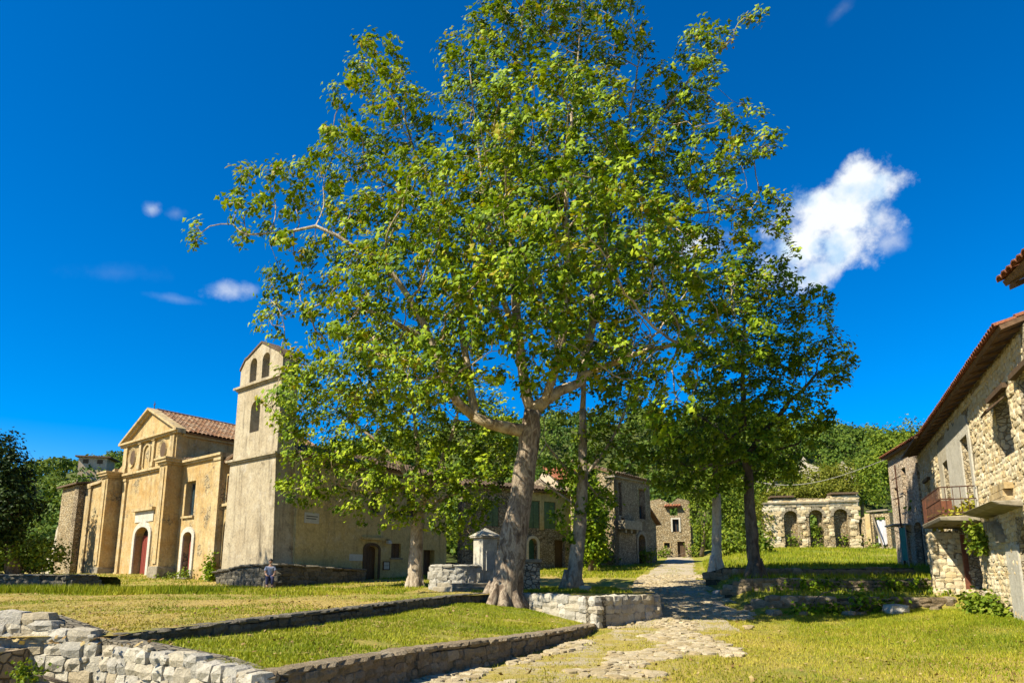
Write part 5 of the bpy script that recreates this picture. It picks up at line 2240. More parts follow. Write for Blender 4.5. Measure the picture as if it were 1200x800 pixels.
# rubble on the slope above the arcade
for (px, py, w, h, Y, lab) in ((948, 545, 20, 22, 78, 'pale broken wall stub among bushes above the arcade'), (992, 548, 14, 18, 80, 'small pale wall stub at right above the arcade'), (905, 560, 12, 14, 74, 'pale wall fragment left above the arcade')):
    x, y, z = at(px, py + h / 2, Y)
    k = Y / 800
    t = thing('wall_stub', lab, 'ruin', (x, y, z))
    F, L = face_frame((x - w * k / 2, y + .6), (x + w * k / 2, y - .6))
    mb = MB()
    wall(mb, F, L, .6, z - 4, [(0, z + h * k * .5), (L * .3, z + h * k), (L * .55, z + h * k * .6), (L, z + h * k * .35)])
    mb.build('wall', 'house_plaster', t)


# ================================================================== HOUSES UP THE STREET
def lit_house():
    root = thing('street_end_house', 'sunlit tan stone house with white framed window up the street', 'house', at(788, 655, 72))
    F = Frame((14.5, 72.2), D=(.955, -.3))
    if F.N.y > 0:
        F.N = -F.N
    L = 4.15
    ops = [(2.35, 3.0, 6.0, 7.3, False), (1.4, 2.0, 4.35, 4.9, False), (2.75, 3.5, 3.1, 5.0, False), (2.1, 2.9, 7.7, 8.5, False)]
    mb = MB()
    wall(mb, F, L, .5, 2.6, [(0, 9.3), (1.2, 9.5), (2.2, 8.9), (3.0, 9.5), (L, 9.2)], ops)
    mb.build('front_wall', 'rubble_warm', root)
    a, b, c, g, _ = ops[0]
    mb = MB()
    arch_band(mb, F, a, b, c, g, None, .16, .004, .08)
    mb.build('window_surround', 'white', root)
    window_unit(root, F, a, b, c, g, -.35, 'wood')
    a, b, c, g, _ = ops[1]
    mb = MB()
    arch_band(mb, F, a, b, c, g, None, .08, .004, .06)
    mb.build('window_surround', 'ochre_trim', root)
    window_unit(root, F, a, b, c, g, -.3, 'wood')
    a, b, c, g, _ = ops[2]
    mb = MB()
    mb.fbox(F, a, b, -.4, -.34, c, g)
    d = mb.build('door', 'wood', root)
    planks(d, F, a + .04, b - .04, c + .05, g - .05, -.34, -.3, 4, 'wood')
    mb = MB()
    FS = Frame(F.p(L, -.1, 0)[:2], D=-F.N)
    FS.N = F.D.copy()
    wall(mb, FS, 6, .5, 2.6, [(0, 9.2), (2, 8.8), (6, 8.9)], [(1.8, 2.6, 5, 6.2, False)])
    mb.build('side_wall', 'rubble_dark', root)
    mb = MB()
    FS2 = Frame(F.p(-.0, -.1, 0)[:2], D=-F.N)
    FS2.N = -F.D
    wall(mb, FS2, 6, .5, 2.6, [(0, 9.2), (6, 9.0)])
    mb.build('side_wall', 'rubble_dark', root)
    e0, e1 = Vector(F.p(1.6, .4, 8.6)), Vector(F.p(3.3, .4, 8.6))
    tile_slope(root, e0, e1, Vector(F.p(1.6, -.4, 8.95)), Vector(F.p(3.3, -.4, 8.95)), .26, .5, 'tile_red')


lit_house()


def tower_ruin():
    root = thing('shaded_ruin', 'tall shaded brown stone house shell with arched ground door', 'house ruin', (10, 57, 2.4))
    F = Frame((8.25, 55), D=(.64, .77))
    if F.N.y > 0:
        F.N = -F.N
    L = 6.0
    ops = [(4.0, 5.1, 6.3, 8.9, False), (.7, 1.2, 6.4, 9.1, False), (3.6, 4.8, 2.3, 5.0, True), (1.0, 1.5, 5.5, 6.2, False)]
    mb = MB()
    wall(mb, F, L, .6, 1.8, [(0, 9.6), (2.2, 10.1), (L, 9.4)], ops)
    mb.build('front_wall', 'rubble_dark', root)
    mb = MB()
    mb.fbox(F, -.15, L + .2, -.7, .2, 9.42, 9.56)
    mb.build('cornice', 'slab', root)
    mb = MB()
    arch_band(mb, F, 3.6, 4.8, 2.3, 5.0, True, .25, .004, .08)
    mb.build('arch_surround', 'slab', root)
    mb = MB()
    arch_panel(mb, F, 3.6, 4.8, 2.3, 4.99, True, -.5, -.45)
    mb.build('door', 'wood', root)
    # small balcony remains
    mb = MB()
    mb.fbox(F, .35, 3.1, .0, .75, 5.25, 5.95)
    mb.build('balcony_box', 'slab', root)
    for s in (.6, 1.5, 2.4):
        mb = MB()
        mb.fbox(F, s, s + .25, 0, .6, 4.95, 5.248)
        mb.build('corbel', 'slab', root)
    mb = MB()
    window_unit(root, F, 4.0, 5.1, 6.3, 7.5, -.4, 'wood')
    F2 = Frame((8.25, 55), D=(-.77, .64))
    if F2.N.y > 0:
        F2.N = -F2.N
    mb = MB()
    wall(mb, F2, 5, .6, 1.8, [(0, 9.6), (1, 9.9), (5, 9.3)], [(1.2, 2.1, 6.4, 8.6, False)], d=.003)
    mb.build('side_wall', 'rubble_warm', root)
    e0, e1 = Vector(F.p(-.2, .3, 9.7)), Vector(F.p(L + .3, .3, 9.6))
    tile_slope(root, e0, e1, Vector(F.p(-.2, -4, 11.2)), Vector(F.p(L + .3, -4, 11.0)), .3, .6, 'tile_old')
    # lower lean-to at its right
    r2 = thing('lean_to', 'low brown lean-to stone shed against shaded ruin', 'shed', F.p(L + .9, 0, 2.4))
    mb = MB()
    wall(mb, Frame(F.p(L + .05, -.4, 0)[:2], D=F.D), 1.6, 3, 1.8, [(0, 7.2), (1.6, 6.0)])
    mb.build('wall', 'rubble_dark', r2)
    mb = MB()
    mb.box8([F.p(L, .0, 7.3), F.p(L + 1.9, .0, 5.95), F.p(L + 1.9, -3.6, 5.95), F.p(L, -3.6, 7.3), F.p(L, .0, 7.42), F.p(L + 1.9, .0, 6.07), F.p(L + 1.9, -3.6, 6.07), F.p(L, -3.6, 7.42)])
    mb.build('roof', 'tile', r2)


tower_ruin()


def shutter_house():
    root = thing('shuttered_house', 'shaded stone house with green shutters and teal arched door', 'house', (1, 49, 1.8))
    F = Frame((-3.4, 46.8), D=(.82, .57))
    if F.N.y > 0:
        F.N = -F.N
    L = 9.6
    ops = [(5.55, 6.35, 1.75, 4.25, True), (5.5, 6.6, 5.0, 7.0, False), (7.0, 8.1, 5.0, 7.0, False), (2.0, 3.0, 5.0, 6.8, False), (8.0, 9.0, 1.8, 4.2, False), (3.0, 4.2, 1.6, 4.1, False)]
    mb = MB()
    wall(mb, F, L, .6, 1.2, [(0, 7.6), (L, 7.7)], ops)
    mb.build('wall', 'rubble_house', root)
    mb = MB()
    mb.fbox(F, 5.0, L - .05, .004, .07, 4.9, 7.6)
    # rendered upper floor right of the trunk, cut round its windows
    mb = MB()
    for a, b, z0, z1 in ((5.0, 5.5, 4.9, 7.6), (6.6, 7.0, 4.9, 7.6), (8.1, 9.5, 4.9, 7.6), (5.5, 6.6, 7.02, 7.6), (7.0, 8.1, 7.02, 7.6)):
        mb.fbox(F, a, b, .004, .06, z0, z1)
    mb.build('render_band', 'olive', root)
    mb = MB()
    arch_band(mb, F, 5.55, 6.35, 1.75, 4.25, True, .2, .004, .1)
    mb.build('arch_surround', 'white', root)
    mb = MB()
    arch_panel(mb, F, 5.55, 6.35, 1.75, 4.24, True, -.4, -.35)
    d = mb.build('arched_door', 'door_green', root)
    planks(d, F, 5.6, 6.3, 1.8, 3.8, -.35, -.32, 4, 'door_green')
    for k in (1, 2, 3):
        a, b, c, g, _ = ops[k]
        for u, v in ((a, (a + b) / 2 - .01), ((a + b) / 2 + .01, b)):
            mb = MB()
            mb.fbox(F, u, v, -.12, -.07, c, g)
            s = mb.build('shutter', 'shutter', root)
            for q in range(7):
                h = (g - c) / 7
                mb = MB()
                mb.fbox(F, u + .05, v - .05, -.07, -.035, c + q * h + .03, c + (q + 1) * h - .04)
                mb.build('slat', 'shutter', s)
    for k in (4, 5):
        a, b, c, g, _ = ops[k]
        mb = MB()
        mb.fbox(F, a, b, -.4, -.34, c, g)
        d = mb.build('door', 'wood', root)
        planks(d, F, a + .03, b - .03, c, g - .05, -.34, -.31, 5, 'wood')
    FS = Frame(F.p(L, -.1, 0)[:2], D=-F.N)
    FS.N = F.D.copy()
    mb = MB()
    wall(mb, FS, 7, .5, 1.4, [(0, 7.6), (3.5, 9.2), (7, 7.6)])
    mb.build('end_wall', 'rubble_dark', root)
    e0, e1 = Vector(F.p(-.2, .45, 7.72)), Vector(F.p(L + .2, .45, 7.78))
    tile_slope(root, e0, e1, Vector(F.p(-.2, -4, 8.7)), Vector(F.p(L + .2, -4, 8.7)), .28, .55, 'tile_old')


M['rubble_house'] = rubble('grey_brown_rubble', [(.36, .28, .19), (.48, .40, .28), (.58, .49, .36)], (.12, .10, .07), 4.8)
shutter_house()


def red_roof_house():
    root = thing('red_roof_house', 'tall house behind the row, red tiled roof and pale gable', 'house', at(670, 650, 66))
    x, y, _ = at(654, 600, 66)
    F = Frame((x, y), D=(.93, .36))
    if F.N.y > 0:
        F.N = -F.N
    L = 3.4
    mb = MB()
    wall(mb, F, L, .5, 2, [(0, 10.6), (L, 10.6)], [(1.2, 2.0, 8.3, 9.6, False)])
    mb.build('wall', 'pink', root)
    window_unit(root, F, 1.2, 2.0, 8.3, 9.6, -.3)
    mb = MB()
    FS = Frame(F.p(0, -.1, 0)[:2], D=-F.N)
    FS.N = -F.D
    wall(mb, FS, 6, .5, 2, [(0, 10.6), (3, 12.2), (6, 10.6)])
    mb.build('side_wall', 'pink', root)
    FS = Frame(F.p(L, -.1, 0)[:2], D=-F.N)
    FS.N = F.D.copy()
    mb = MB()
    wall(mb, FS, 6, .5, 2, [(0, 10.6), (3, 12.2), (6, 10.6)])
    mb.build('side_wall', 'pink', root)
    tile_slope(root, Vector(F.p(-.3, .4, 10.65)), Vector(F.p(L + .3, .4, 10.65)), Vector(F.p(-.3, -3, 12.35)), Vector(F.p(L + .3, -3, 12.35)), .28, .5, 'tile_red')


red_roof_house()


# ================================================================== FOUNTAIN SHRINE
M['shrine'] = plaster('weathered_shrine_render', (.56, .50, .40), (.68, .62, .51), (.16, .14, .10), 1.4, (.40, .34, .25), .60, .8)


def fountain():
    bx, by, bz = at(573, 690, 29)
    z = U(bx, by)
    root = thing('stone_fountain', 'white stone fountain shrine with hipped cap behind big trunk', 'fountain', (bx, by, z))
    F = Frame((bx - .28, by), D=(.82, .57))
    if F.N.y > 0:
        F.N = -F.N
    mb = MB()
    mb.fbox(F, -.1, .85, -.85, .1, z - .1, z + .35)
    bevelled(mb.build('base', 'shrine', root), .04)
    mb = MB()
    mb.fbox(F, 0, .75, -.75, 0, z + .352, z + 2.15)
    bevelled(mb.build('shaft', 'shrine', root), .02)
    mb = MB()
    mb.fbox(F, -.12, .87, -.87, .12, z + 2.152, z + 2.24)
    bevelled(mb.build('cornice', 'shrine', root), .03)
    mb = MB()
    c = F.p(.37, -.37, z + 2.6)
    r = [F.p(-.15, .15, z + 2.242), F.p(.9, .15, z + 2.242), F.p(.9, -.9, z + 2.242), F.p(-.15, -.9, z + 2.242)]
    mb.add(r + [c], [(0, 1, 4), (1, 2, 4), (2, 3, 4), (3, 0, 4), (3, 2, 1, 0)])
    mb.build('cap', 'shrine', root)
    mb = MB()
    mb.fbox(F, .18, .57, .002, .05, z + .8, z + 1.6)
    mb.build('panel', 'grey_slab', root)
    # basin wall to the left of it
    t = thing('basin', 'low curved pale stone basin wall left of the fountain', 'basin', (bx - 1.5, by - .2, z))
    pts = []
    for i in range(7):
        a = R(200 + i * 20)
        pts.append((bx - 1.35 + 1.15 * math.cos(a) * 1.0, by + .2 + 1.1 * math.sin(a) + .2))
    stone_run(t, pts, [z - .05] * 7, [z + .95] * 7, (.2, .3), (.28, .5), .22, .2, 'pale_stone', 'white', 200, cap=dict(w=(.4, .6), d=.34, h=.1, over=.05))
    st = thing('fountain_steps', 'two worn pale steps below the basin wall', 'steps', (bx - 1.6, by - 1.2, z))
    for k, (w, d0, d1, h) in enumerate(((3.0, .75, 1.6, .16), (2.6, .75, 1.25, .3))):
        mb = MB()
        mb.fbox(F, -2.0 - (w - 2.6) / 2, -2.0 + w, d0 - 1.0, d1 - .75 + .5, z - .1, z + h - .002 * k)
        bevelled(mb.build('step', 'slab', st), .03)
    # bench block right of the trunk
    b = at(619, 684, 28.5)
    t = thing('stone_bench', 'weathered stone block bench right of the big trunk', 'bench', (b[0], b[1], 1.0))
    F3 = Frame((b[0] - .45, b[1]), D=(1, .1))
    if F3.N.y > 0:
        F3.N = -F3.N
    mb = MB()
    mb.fbox(F3, 0, .95, -.5, 0, .95, 2.15)
    mb.build('block', 'rubble_house', t)
    mb = MB()
    mb.fbox(F3, -.08, 1.03, -.58, .08, 2.152, 2.3)
    bevelled(mb.build('top_slab', 'slab', t), .03)


SM['pale_stone'] = [me.copy() for me in SM['stone']]
M['pale_stone'] = stone('pale_basin_stone', [(.58, .53, .44), (.66, .62, .54), (.50, .45, .36)], (.2, .18, .12), .5)
for me in SM['pale_stone']:
    me.materials[0] = M['pale_stone']
SA['pale_stone'] = SA['stone']
fountain()

# slab trough in the near left corner
t = thing('trough_slab', 'grey stone trough rim at the lower left corner', 'trough', (-7.0, 9.9, 0))
mb = MB()
F = Frame((-8.6, 9.75), D=(1, .02))
if F.N.y > 0:
    F.N = -F.N
for q in ((0, 1.46, -.75, -.62), (0, 1.46, -.1, 0), (1.34, 1.46, -.62, -.1)):
    mb.fbox(F, *q, .0, .62)
mb.build('trough_wall', 'rubble_dark', t)
mb = MB()
mb.fbox(F, -.05, 1.52, -.14, .05, .622, .70)
bevelled(mb.build('rim', 'grey_slab', t), .02)

t = thing('overhead_cable', 'thin pale cable sagging from end house eave into the trees', 'cable', (22, 40, 9))
mb = MB()
a, b = Vector((22.2, 39.5, 8.4)), Vector((20.5, 62, 10.5))
mb.tube([a.lerp(b, k / 12) - Vector((0, 0, 1.2 * math.sin(math.pi * k / 12))) for k in range(13)], [.022] * 13, 4)
mb.build('cable', 'grey_slab', t)


# ================================================================== TREES
def skeleton(trunk, limbs):
    """trunk and limbs as measured points (px, py, distance, radius); a limb starts from the nearest point laid so far"""
    sk = []
    for i, (px, py, Y, r) in enumerate(trunk):
        sk.append((*at(px, py, Y), r, i - 1))
    for lb in limbs:
        first = Vector(at(*lb[0][:3]))
        best = min(range(len(sk)), key=lambda i: (Vector(sk[i][:3]) - first).length)
        prev = best
        last = Vector(sk[best][:3])
        lr = min(sk[best][3], lb[0][3])
        for (px, py, Y, r) in lb:
            q = Vector(at(px, py, Y))
            n = max(1, int((q - last).length / .8))
            for k in range(1, n + 1):
                f = k / n
                w = Vector((random.uniform(-1, 1), random.uniform(-1, 1), random.uniform(-1, 1))) * (.08 if k < n else 0)
                c = last.lerp(q, f) + w
                sk.append((c.x, c.y, c.z, lr + (r - lr) * f, prev))
                prev = len(sk) - 1
            last, lr = q, r
    return sk


def big_plane():
    base = at(588, 716, 25)
    base = (base[0], base[1], Lz(base[0], base[1]) - .05)
    trunk = [(588, 722, 25, .78), (590, 710, 25, .70), (592, 695, 25, .62), (595, 675, 25, .54), (600, 640, 25, .48), (606, 605, 25, .44), (612, 570, 25, .41), (617, 535, 25, .39), (621, 505, 25, .38), (624, 482, 25, .33)]
    limbs = [
        [(604, 503, 24.9, .24), (575, 497, 24.7, .21), (555, 488, 24.5, .19), (535, 470, 24.2, .16), (520, 440, 24, .14), (508, 405, 23.8, .12), (480, 350, 23.5, .12), (440, 300, 23.2, .09), (370, 265, 23, .06), (290, 275, 23, .03)],
        [(556, 480, 24.6, .16), (548, 430, 24.8, .14), (540, 370, 25.2, .11), (525, 300, 25.5, .09), (505, 220, 25.6, .06), (470, 130, 25.5, .03)],
        [(617, 465, 25, .21), (612, 430, 25, .19), (606, 380, 25.1, .19), (601, 320, 25.3, .16), (598, 250, 25.4, .12), (602, 170, 25.4, .09), (606, 90, 25.3, .05), (612, 10, 25.2, .025)],
        [(606, 400, 25, .13), (585, 340, 24.6, .11), (572, 260, 24.2, .08), (560, 170, 24, .05), (550, 80, 24, .025)],
        [(638, 470, 25, .23), (655, 458, 25.1, .21), (680, 448, 25.3, .19), (688, 410, 25.6, .19), (695, 350, 26, .16), (708, 280, 26.3, .12), (724, 200, 26.5, .09), (740, 120, 26.5, .05), (752, 60, 26.4, .025)],
        [(640, 465, 24.8, .17), (655, 420, 24.5, .16), (662, 350, 24.3, .13), (664, 270, 24.2, .10), (668, 180, 24.2, .07), (676, 90, 24.2, .04), (682, 10, 24.2, .02)],
        [(683, 440, 25.3, .15), (720, 425, 25, .13), (760, 410, 23.2, .10), (800, 400, 21.6, .07), (850, 385, 21, .03)],
        [(705, 300, 26.3, .10), (750, 270, 26.2, .085), (810, 250, 26, .06), (880, 245, 26, .03)],
        [(728, 190, 26.5, .07), (770, 140, 26.2, .055), (820, 80, 26, .04), (860, 45, 25.9, .02)],
        [(500, 395, 23.8, .10), (450, 370, 23.2, .075), (390, 350, 22.8, .05), (330, 370, 22.6, .02)],
        [(520, 280, 25.5, .06), (460, 220, 25.8, .05), (390, 180, 26, .03), (350, 190, 26, .02)],
    ]
    sk = skeleton(trunk, limbs)
    B = [blob(*b) for b in [
        (232, 278, 23, 20, 26, .7), (280, 262, 23, 38, 34, 1.2), (283, 195, 24, 13, 24, .7), (335, 222, 23.5, 40, 40, 1.6), (315, 375, 22.8, 26, 30, 1.0), (345, 320, 23, 40, 55, 1.6),
        (405, 205, 24.5, 60, 70, 2.4), (400, 110, 25, 22, 28, 1.0), (440, 85, 25.2, 48, 52, 1.6), (440, 52, 25.2, 18, 20, .8), (470, 160, 25.2, 60, 70, 2.4),
        (535, 55, 24.5, 30, 22, .9), (560, 120, 24.5, 62, 80, 2.6), (575, 35, 24.6, 40, 40, 1.6), (630, 40, 25, 60, 70, 2.4), (700, 40, 25.5, 60, 60, 2.4), (740, 50, 26, 36, 46, 1.4),
        (830, 50, 26, 40, 30, 1.2), (878, 22, 26, 30, 18, .8), (800, 110, 26.2, 62, 48, 2.0), (810, 180, 26.2, 80, 60, 2.4), (872, 170, 26, 45, 45, 1.2), (905, 165, 26, 22, 22, .7), (850, 120, 26, 40, 22, .8),
        (890, 250, 26, 46, 44, 1.4), (922, 240, 26, 18, 18, .6), (925, 300, 25.6, 16, 14, .6), (830, 260, 25.6, 70, 60, 2.2), (760, 200, 26.2, 70, 80, 2.6), (690, 160, 25.6, 70, 90, 3.0),
        (610, 170, 24.8, 70, 80, 3.0), (600, 270, 25, 70, 90, 3.4), (680, 290, 25, 70, 90, 3.4), (760, 300, 25, 70, 70, 2.8), (500, 240, 24.8, 70, 80, 2.8), (430, 290, 23.8, 70, 70, 2.4),
        (480, 350, 23.8, 80, 70, 2.6), (400, 370, 23.2, 70, 60, 2.0), (375, 430, 23, 60, 45, 1.6), (440, 450, 23.2, 70, 55, 2.0), (520, 420, 23.8, 60, 60, 2.0), (350, 490, 23, 26, 40, 1.0),
        (560, 350, 24.2, 60, 70, 2.6), (640, 390, 24, 60, 50, 2.2), (720, 370, 24.4, 70, 60, 2.4), (800, 350, 24, 70, 60, 2.2), (860, 340, 22.6, 56, 46, 1.8), (740, 440, 21.8, 60, 40, 1.6),
        (800, 420, 20.8, 60, 50, 1.6), (785, 480, 20.4, 52, 46, 1.3), (868, 400, 21.5, 50, 36, 1.3), (720, 400, 19.6, 50, 40, 1.2), (650, -20, 25, 130, 40, 3.0),
        (345, 450, 22.8, 30, 56, 1.2), (300, 468, 22.6, 16, 12, .4), (500, 430, 20.5, 70, 50, 1.6), (430, 400, 20.8, 60, 50, 1.6), (590, 430, 20.5, 60, 40, 1.4), (660, 410, 20, 60, 40, 1.4),
        (590, 320, 19.5, 110, 90, 2.2), (690, 270, 19.2, 110, 100, 2.2), (520, 250, 20, 80, 80, 2.0), (640, 150, 19.5, 110, 80, 2.2), (760, 310, 19.5, 70, 70, 2.0), (450, 330, 20.5, 70, 60, 1.8),
        (600, 250, 30, 130, 100, 1.6), (720, 240, 30, 100, 90, 1.6)]]
    make_tree('plane_tree', 'huge plane tree with thick leaning trunk filling the centre', 'tree', base, sk, B, 12500, 'bark_big', 'bark_limb', 'leaf_big',
              step=.40, di=3.2, dk=.58, leaf=.205, per=23, spread=.155, template=LEAF3, roots=9, ntrunk=len(trunk), trop=(0, 0, .10), sunny=1.1)


big_plane()


def small_plane(name, label, trunk, limbs, blobs, n, bark_, limb_, leaf_, **kw):
    b = at(*trunk[0][:3])
    sk = skeleton(trunk, limbs)
    make_tree(name, label, 'tree', b, sk, [blob(*q) for q in blobs], n, bark_, limb_, leaf_, ntrunk=len(trunk), **kw)


small_plane('plane_tree', 'second plane tree before the olive house, pale patchy trunk',
            [(486, 694, 33, .42), (487, 680, 33, .34), (487, 650, 33, .31), (489, 620, 33, .30), (492, 595, 33, .27)],
            [[(500, 580, 33, .17), (515, 550, 33, .13), (530, 510, 33, .09), (540, 470, 33.2, .05)], [(484, 575, 32.8, .16), (470, 545, 32.6, .12), (440, 515, 32.4, .08), (410, 490, 32.2, .04)],
             [(492, 570, 33, .15), (490, 530, 33.2, .12), (485, 480, 33.3, .08), (480, 440, 33.4, .04)], [(505, 590, 32.8, .09), (540, 575, 32.6, .07), (565, 560, 32.5, .03)], [(475, 570, 32.8, .08), (440, 575, 32.4, .06), (400, 570, 32.2, .03)]],
            [(395, 545, 32.3, 52, 46, 1.8), (347, 565, 31.6, 26, 34, 1.2), (340, 490, 31.8, 22, 50, 1.2), (380, 460, 32.5, 50, 40, 1.8), (350, 520, 32.2, 26, 30, 1.0), (430, 500, 32.6, 70, 60, 2.6), (500, 470, 33, 70, 60, 3.0), (470, 560, 32, 70, 42, 1.8), (405, 590, 32, 26, 22, .9), (540, 560, 32.4, 60, 46, 2.0),
             (560, 500, 33, 50, 50, 2.4), (520, 605, 32, 46, 24, 1.0), (455, 610, 32, 40, 16, .8), (548, 610, 32.3, 30, 30, .8), (480, 420, 33.4, 80, 40, 2.6), (590, 530, 33, 20, 40, 1.4)],
            3300, 'bark_pale', 'bark_limb', 'leaf_second', step=.42, di=3.5, dk=.52, leaf=.205, per=24, spread=.165, template=LEAF3, roots=5, sides=9, sunny=1.1)
small_plane('plane_tree', 'slim leaning plane with grey mottled trunk behind planter wall',
            [(670, 692, 30, .40), (673, 675, 30, .32), (677, 640, 30, .30), (681, 600, 30, .27), (683, 560, 30.1, .23), (683, 520, 30.2, .18), (683, 480, 30.3, .15)],
            [[(684, 440, 30.4, .12), (690, 390, 30.6, .08), (700, 340, 30.8, .04)], [(700, 540, 30, .08), (725, 500, 30, .06), (740, 450, 30, .03)], [(660, 545, 30, .07), (640, 520, 29.8, .05), (625, 545, 29.6, .025)],
             [(672, 590, 29.8, .06), (650, 575, 29.4, .045), (632, 560, 29.2, .02)], [(700, 580, 30.2, .06), (720, 560, 30.3, .03)]],
            [(690, 400, 30.6, 50, 70, 2.2), (735, 440, 30.2, 46, 60, 2.0), (655, 560, 29.6, 26, 26, .9), (700, 520, 30.2, 34, 40, 1.4), (640, 470, 30.2, 30, 30, 1.2), (705, 590, 30.4, 26, 34, 1.0), (660, 610, 29.8, 22, 18, .6), (735, 530, 30.4, 30, 30, 1.2)],
            1000, 'bark_pale', 'bark_pale', 'leaf_shade', step=.42, di=3, dk=.52, leaf=.20, per=22, spread=.165, template=LEAF3, sunny=.6, roots=4, sides=8)
small_plane('plane_tree', 'dark trunked plane standing at the left end of the terraces',
            [(886, 678, 31, .40), (885, 668, 31, .31), (882, 640, 31, .27), (879, 600, 31, .24), (877, 560, 31, .21), (875, 535, 31, .19)],
            [[(895, 505, 31.2, .12), (925, 470, 31.4, .09), (955, 440, 31.6, .06), (990, 420, 31.7, .02)], [(872, 500, 31, .13), (870, 450, 31, .10), (872, 390, 31, .06), (876, 340, 31, .03)], [(855, 515, 30.8, .10), (825, 490, 30.6, .07), (790, 470, 30.4, .03)],
             [(900, 530, 31.2, .07), (935, 520, 31.4, .05), (965, 505, 31.5, .02)], [(850, 545, 30.8, .06), (815, 545, 30.6, .03)]],
            [(875, 430, 30.6, 80, 60, 2.4), (930, 430, 30.2, 60, 50, 2.2), (975, 420, 30.2, 32, 40, 1.2), (1000, 428, 30.3, 12, 10, .5), (920, 485, 30.2, 54, 38, 2.0), (955, 490, 30.2, 24, 26, .9), (850, 500, 30.8, 60, 44, 2.4), (800, 520, 30.6, 44, 42, 1.8), (880, 350, 30.6, 70, 50, 2.0),
             (940, 360, 30.2, 40, 34, 1.4), (890, 540, 31, 60, 26, 2.0), (785, 565, 30.4, 26, 20, 1.0), (840, 560, 30.8, 36, 20, 1.2), (915, 545, 31, 30, 16, 1.0), (760, 540, 30.4, 24, 26, 1.0)],
            3000, 'bark_dark', 'bark_dark', 'leaf_shade', step=.42, di=3.5, dk=.52, leaf=.205, per=24, spread=.165, template=LEAF3, roots=4, sides=8, sunny=.6)
small_plane('plane_tree', 'pale straight trunked plane just left of the dark trunk',
            [(839, 671, 36, .36), (839, 662, 36, .27), (840, 630, 36, .24), (840, 595, 36, .22), (839, 570, 36, .19)],
            [[(838, 540, 36, .14), (840, 500, 36, .09), (845, 460, 36, .04)], [(825, 550, 36, .08), (805, 530, 36, .03)], [(855, 545, 36, .08), (875, 520, 36, .03)]],
            [(835, 520, 36, 46, 34, 2.2), (850, 480, 36, 46, 40, 2.0), (805, 540, 36, 30, 28, 1.4), (870, 530, 36, 30, 26, 1.4), (820, 575, 36, 30, 14, 1.0)],
            900, 'bark_white', 'bark_pale', 'leaf_shade', step=.42, di=3, dk=.52, leaf=.20, per=22, spread=.165, template=LEAF3, sunny=.6, roots=3, sides=8)


# a plane outside the frame to the left, whose shade reaches the tower foot
def shade_tree():
    x, y = -26.2, 24.2
    z = U(x, y)
    P = lambda X, Y, Z, r, p: (X, Y, Z, r, p)
    sk = [P(x, y, z - .1, .6, -1), P(x, y, z + 2, .45, 0), P(x + .2, y, z + 5, .4, 1), P(x + .3, y + .2, z + 8, .3, 2), P(x + .4, y + .2, z + 11, .22, 3), P(x + .4, y, z + 13, .14, 4), P(x + .3, y, z + 15, .07, 5)]
    B = [(x, y, z + 7, 3.4, 3.4, 2.8), (x + .3, y, z + 10.5, 3.8, 3.8, 3.2), (x, y + .3, z + 14, 3.2, 3.2, 2.8), (x, y, z + 16.8, 2.4, 2.4, 2.0)]
    make_tree('plane_tree', 'plane tree beside the square left of the church lawn', 'tree', (x, y, z), sk, B, 1300, 'bark_big', 'bark_limb', 'leaf_shade', step=.6, di=4, dk=.9, leaf=.27, per=13, spread=.35, ntrunk=7, template=LEAF2)


shade_tree()


# leafy trees further back, trunk and crown of clumps
def back_tree(name, label, px, py_base, Y, blobs, n, mat, leaf=.35, group=None, trunk_r=.3, bark_='bark_dark'):
    b = at(px, py_base, Y)
    root = thing(name, label, 'tree', b, group)
    B = [blob(*q) for q in blobs]
    mb = MB()
    c = Vector(B[0][:3])
    base = Vector(b)
    mb.tube([base - Vector((0, 0, .3)), base.lerp(c, .35) + Vector((.15, 0, 0)), c], [trunk_r * 1.2, trunk_r * .8, trunk_r * .4], 8, .15)
    mb.build('trunk', bark_, root, True)
    for q in B[1:]:
        mb = MB()
        e = Vector(q[:3])
        s = base.lerp(c, .55)
        mb.tube([s, s.lerp(e, .5) + Vector((0, 0, -.2)), e], [trunk_r * .4, trunk_r * .3, trunk_r * .12], 5)
        mb.build('limb', bark_, root, True)
    P, Nn, T = [], [], []
    w = np.array([(q[3] * q[5] + q[4] * q[5] + q[3] * q[4]) for q in B])
    cl = 14
    cnt = np.maximum(4, (w / w.sum() * n / cl)).astype(int)
    for q, k in zip(B, cnt):
        v = rng.normal(size=(k, 3))
        v /= np.linalg.norm(v, axis=1, keepdims=True)
        r = .6 + .42 * rng.random((k, 1))
        C = np.array(q[:3]) + v * r * np.array(q[3:6])
        ci = np.repeat(np.arange(k), cl)
        off = rng.normal(size=(len(ci), 3)) * leaf * 1.15
        P.append(C[ci] + off)
        Nn.append(v[ci] * .8 + np.array([0, 0, .55]) + rng.normal(size=off.shape) * .5)
        T.append(np.clip(rng.normal(.5, .2, len(ci)) + rng.normal(0, .14, k)[ci], 0, 1))
    P = np.concatenate(P)
    o = leaves('crown', P, np.concatenate(Nn), leaf * rng.uniform(.6, 1.3, len(P)), mat, root, LEAF2, np.concatenate(T))
    o['kind'] = 'stuff'


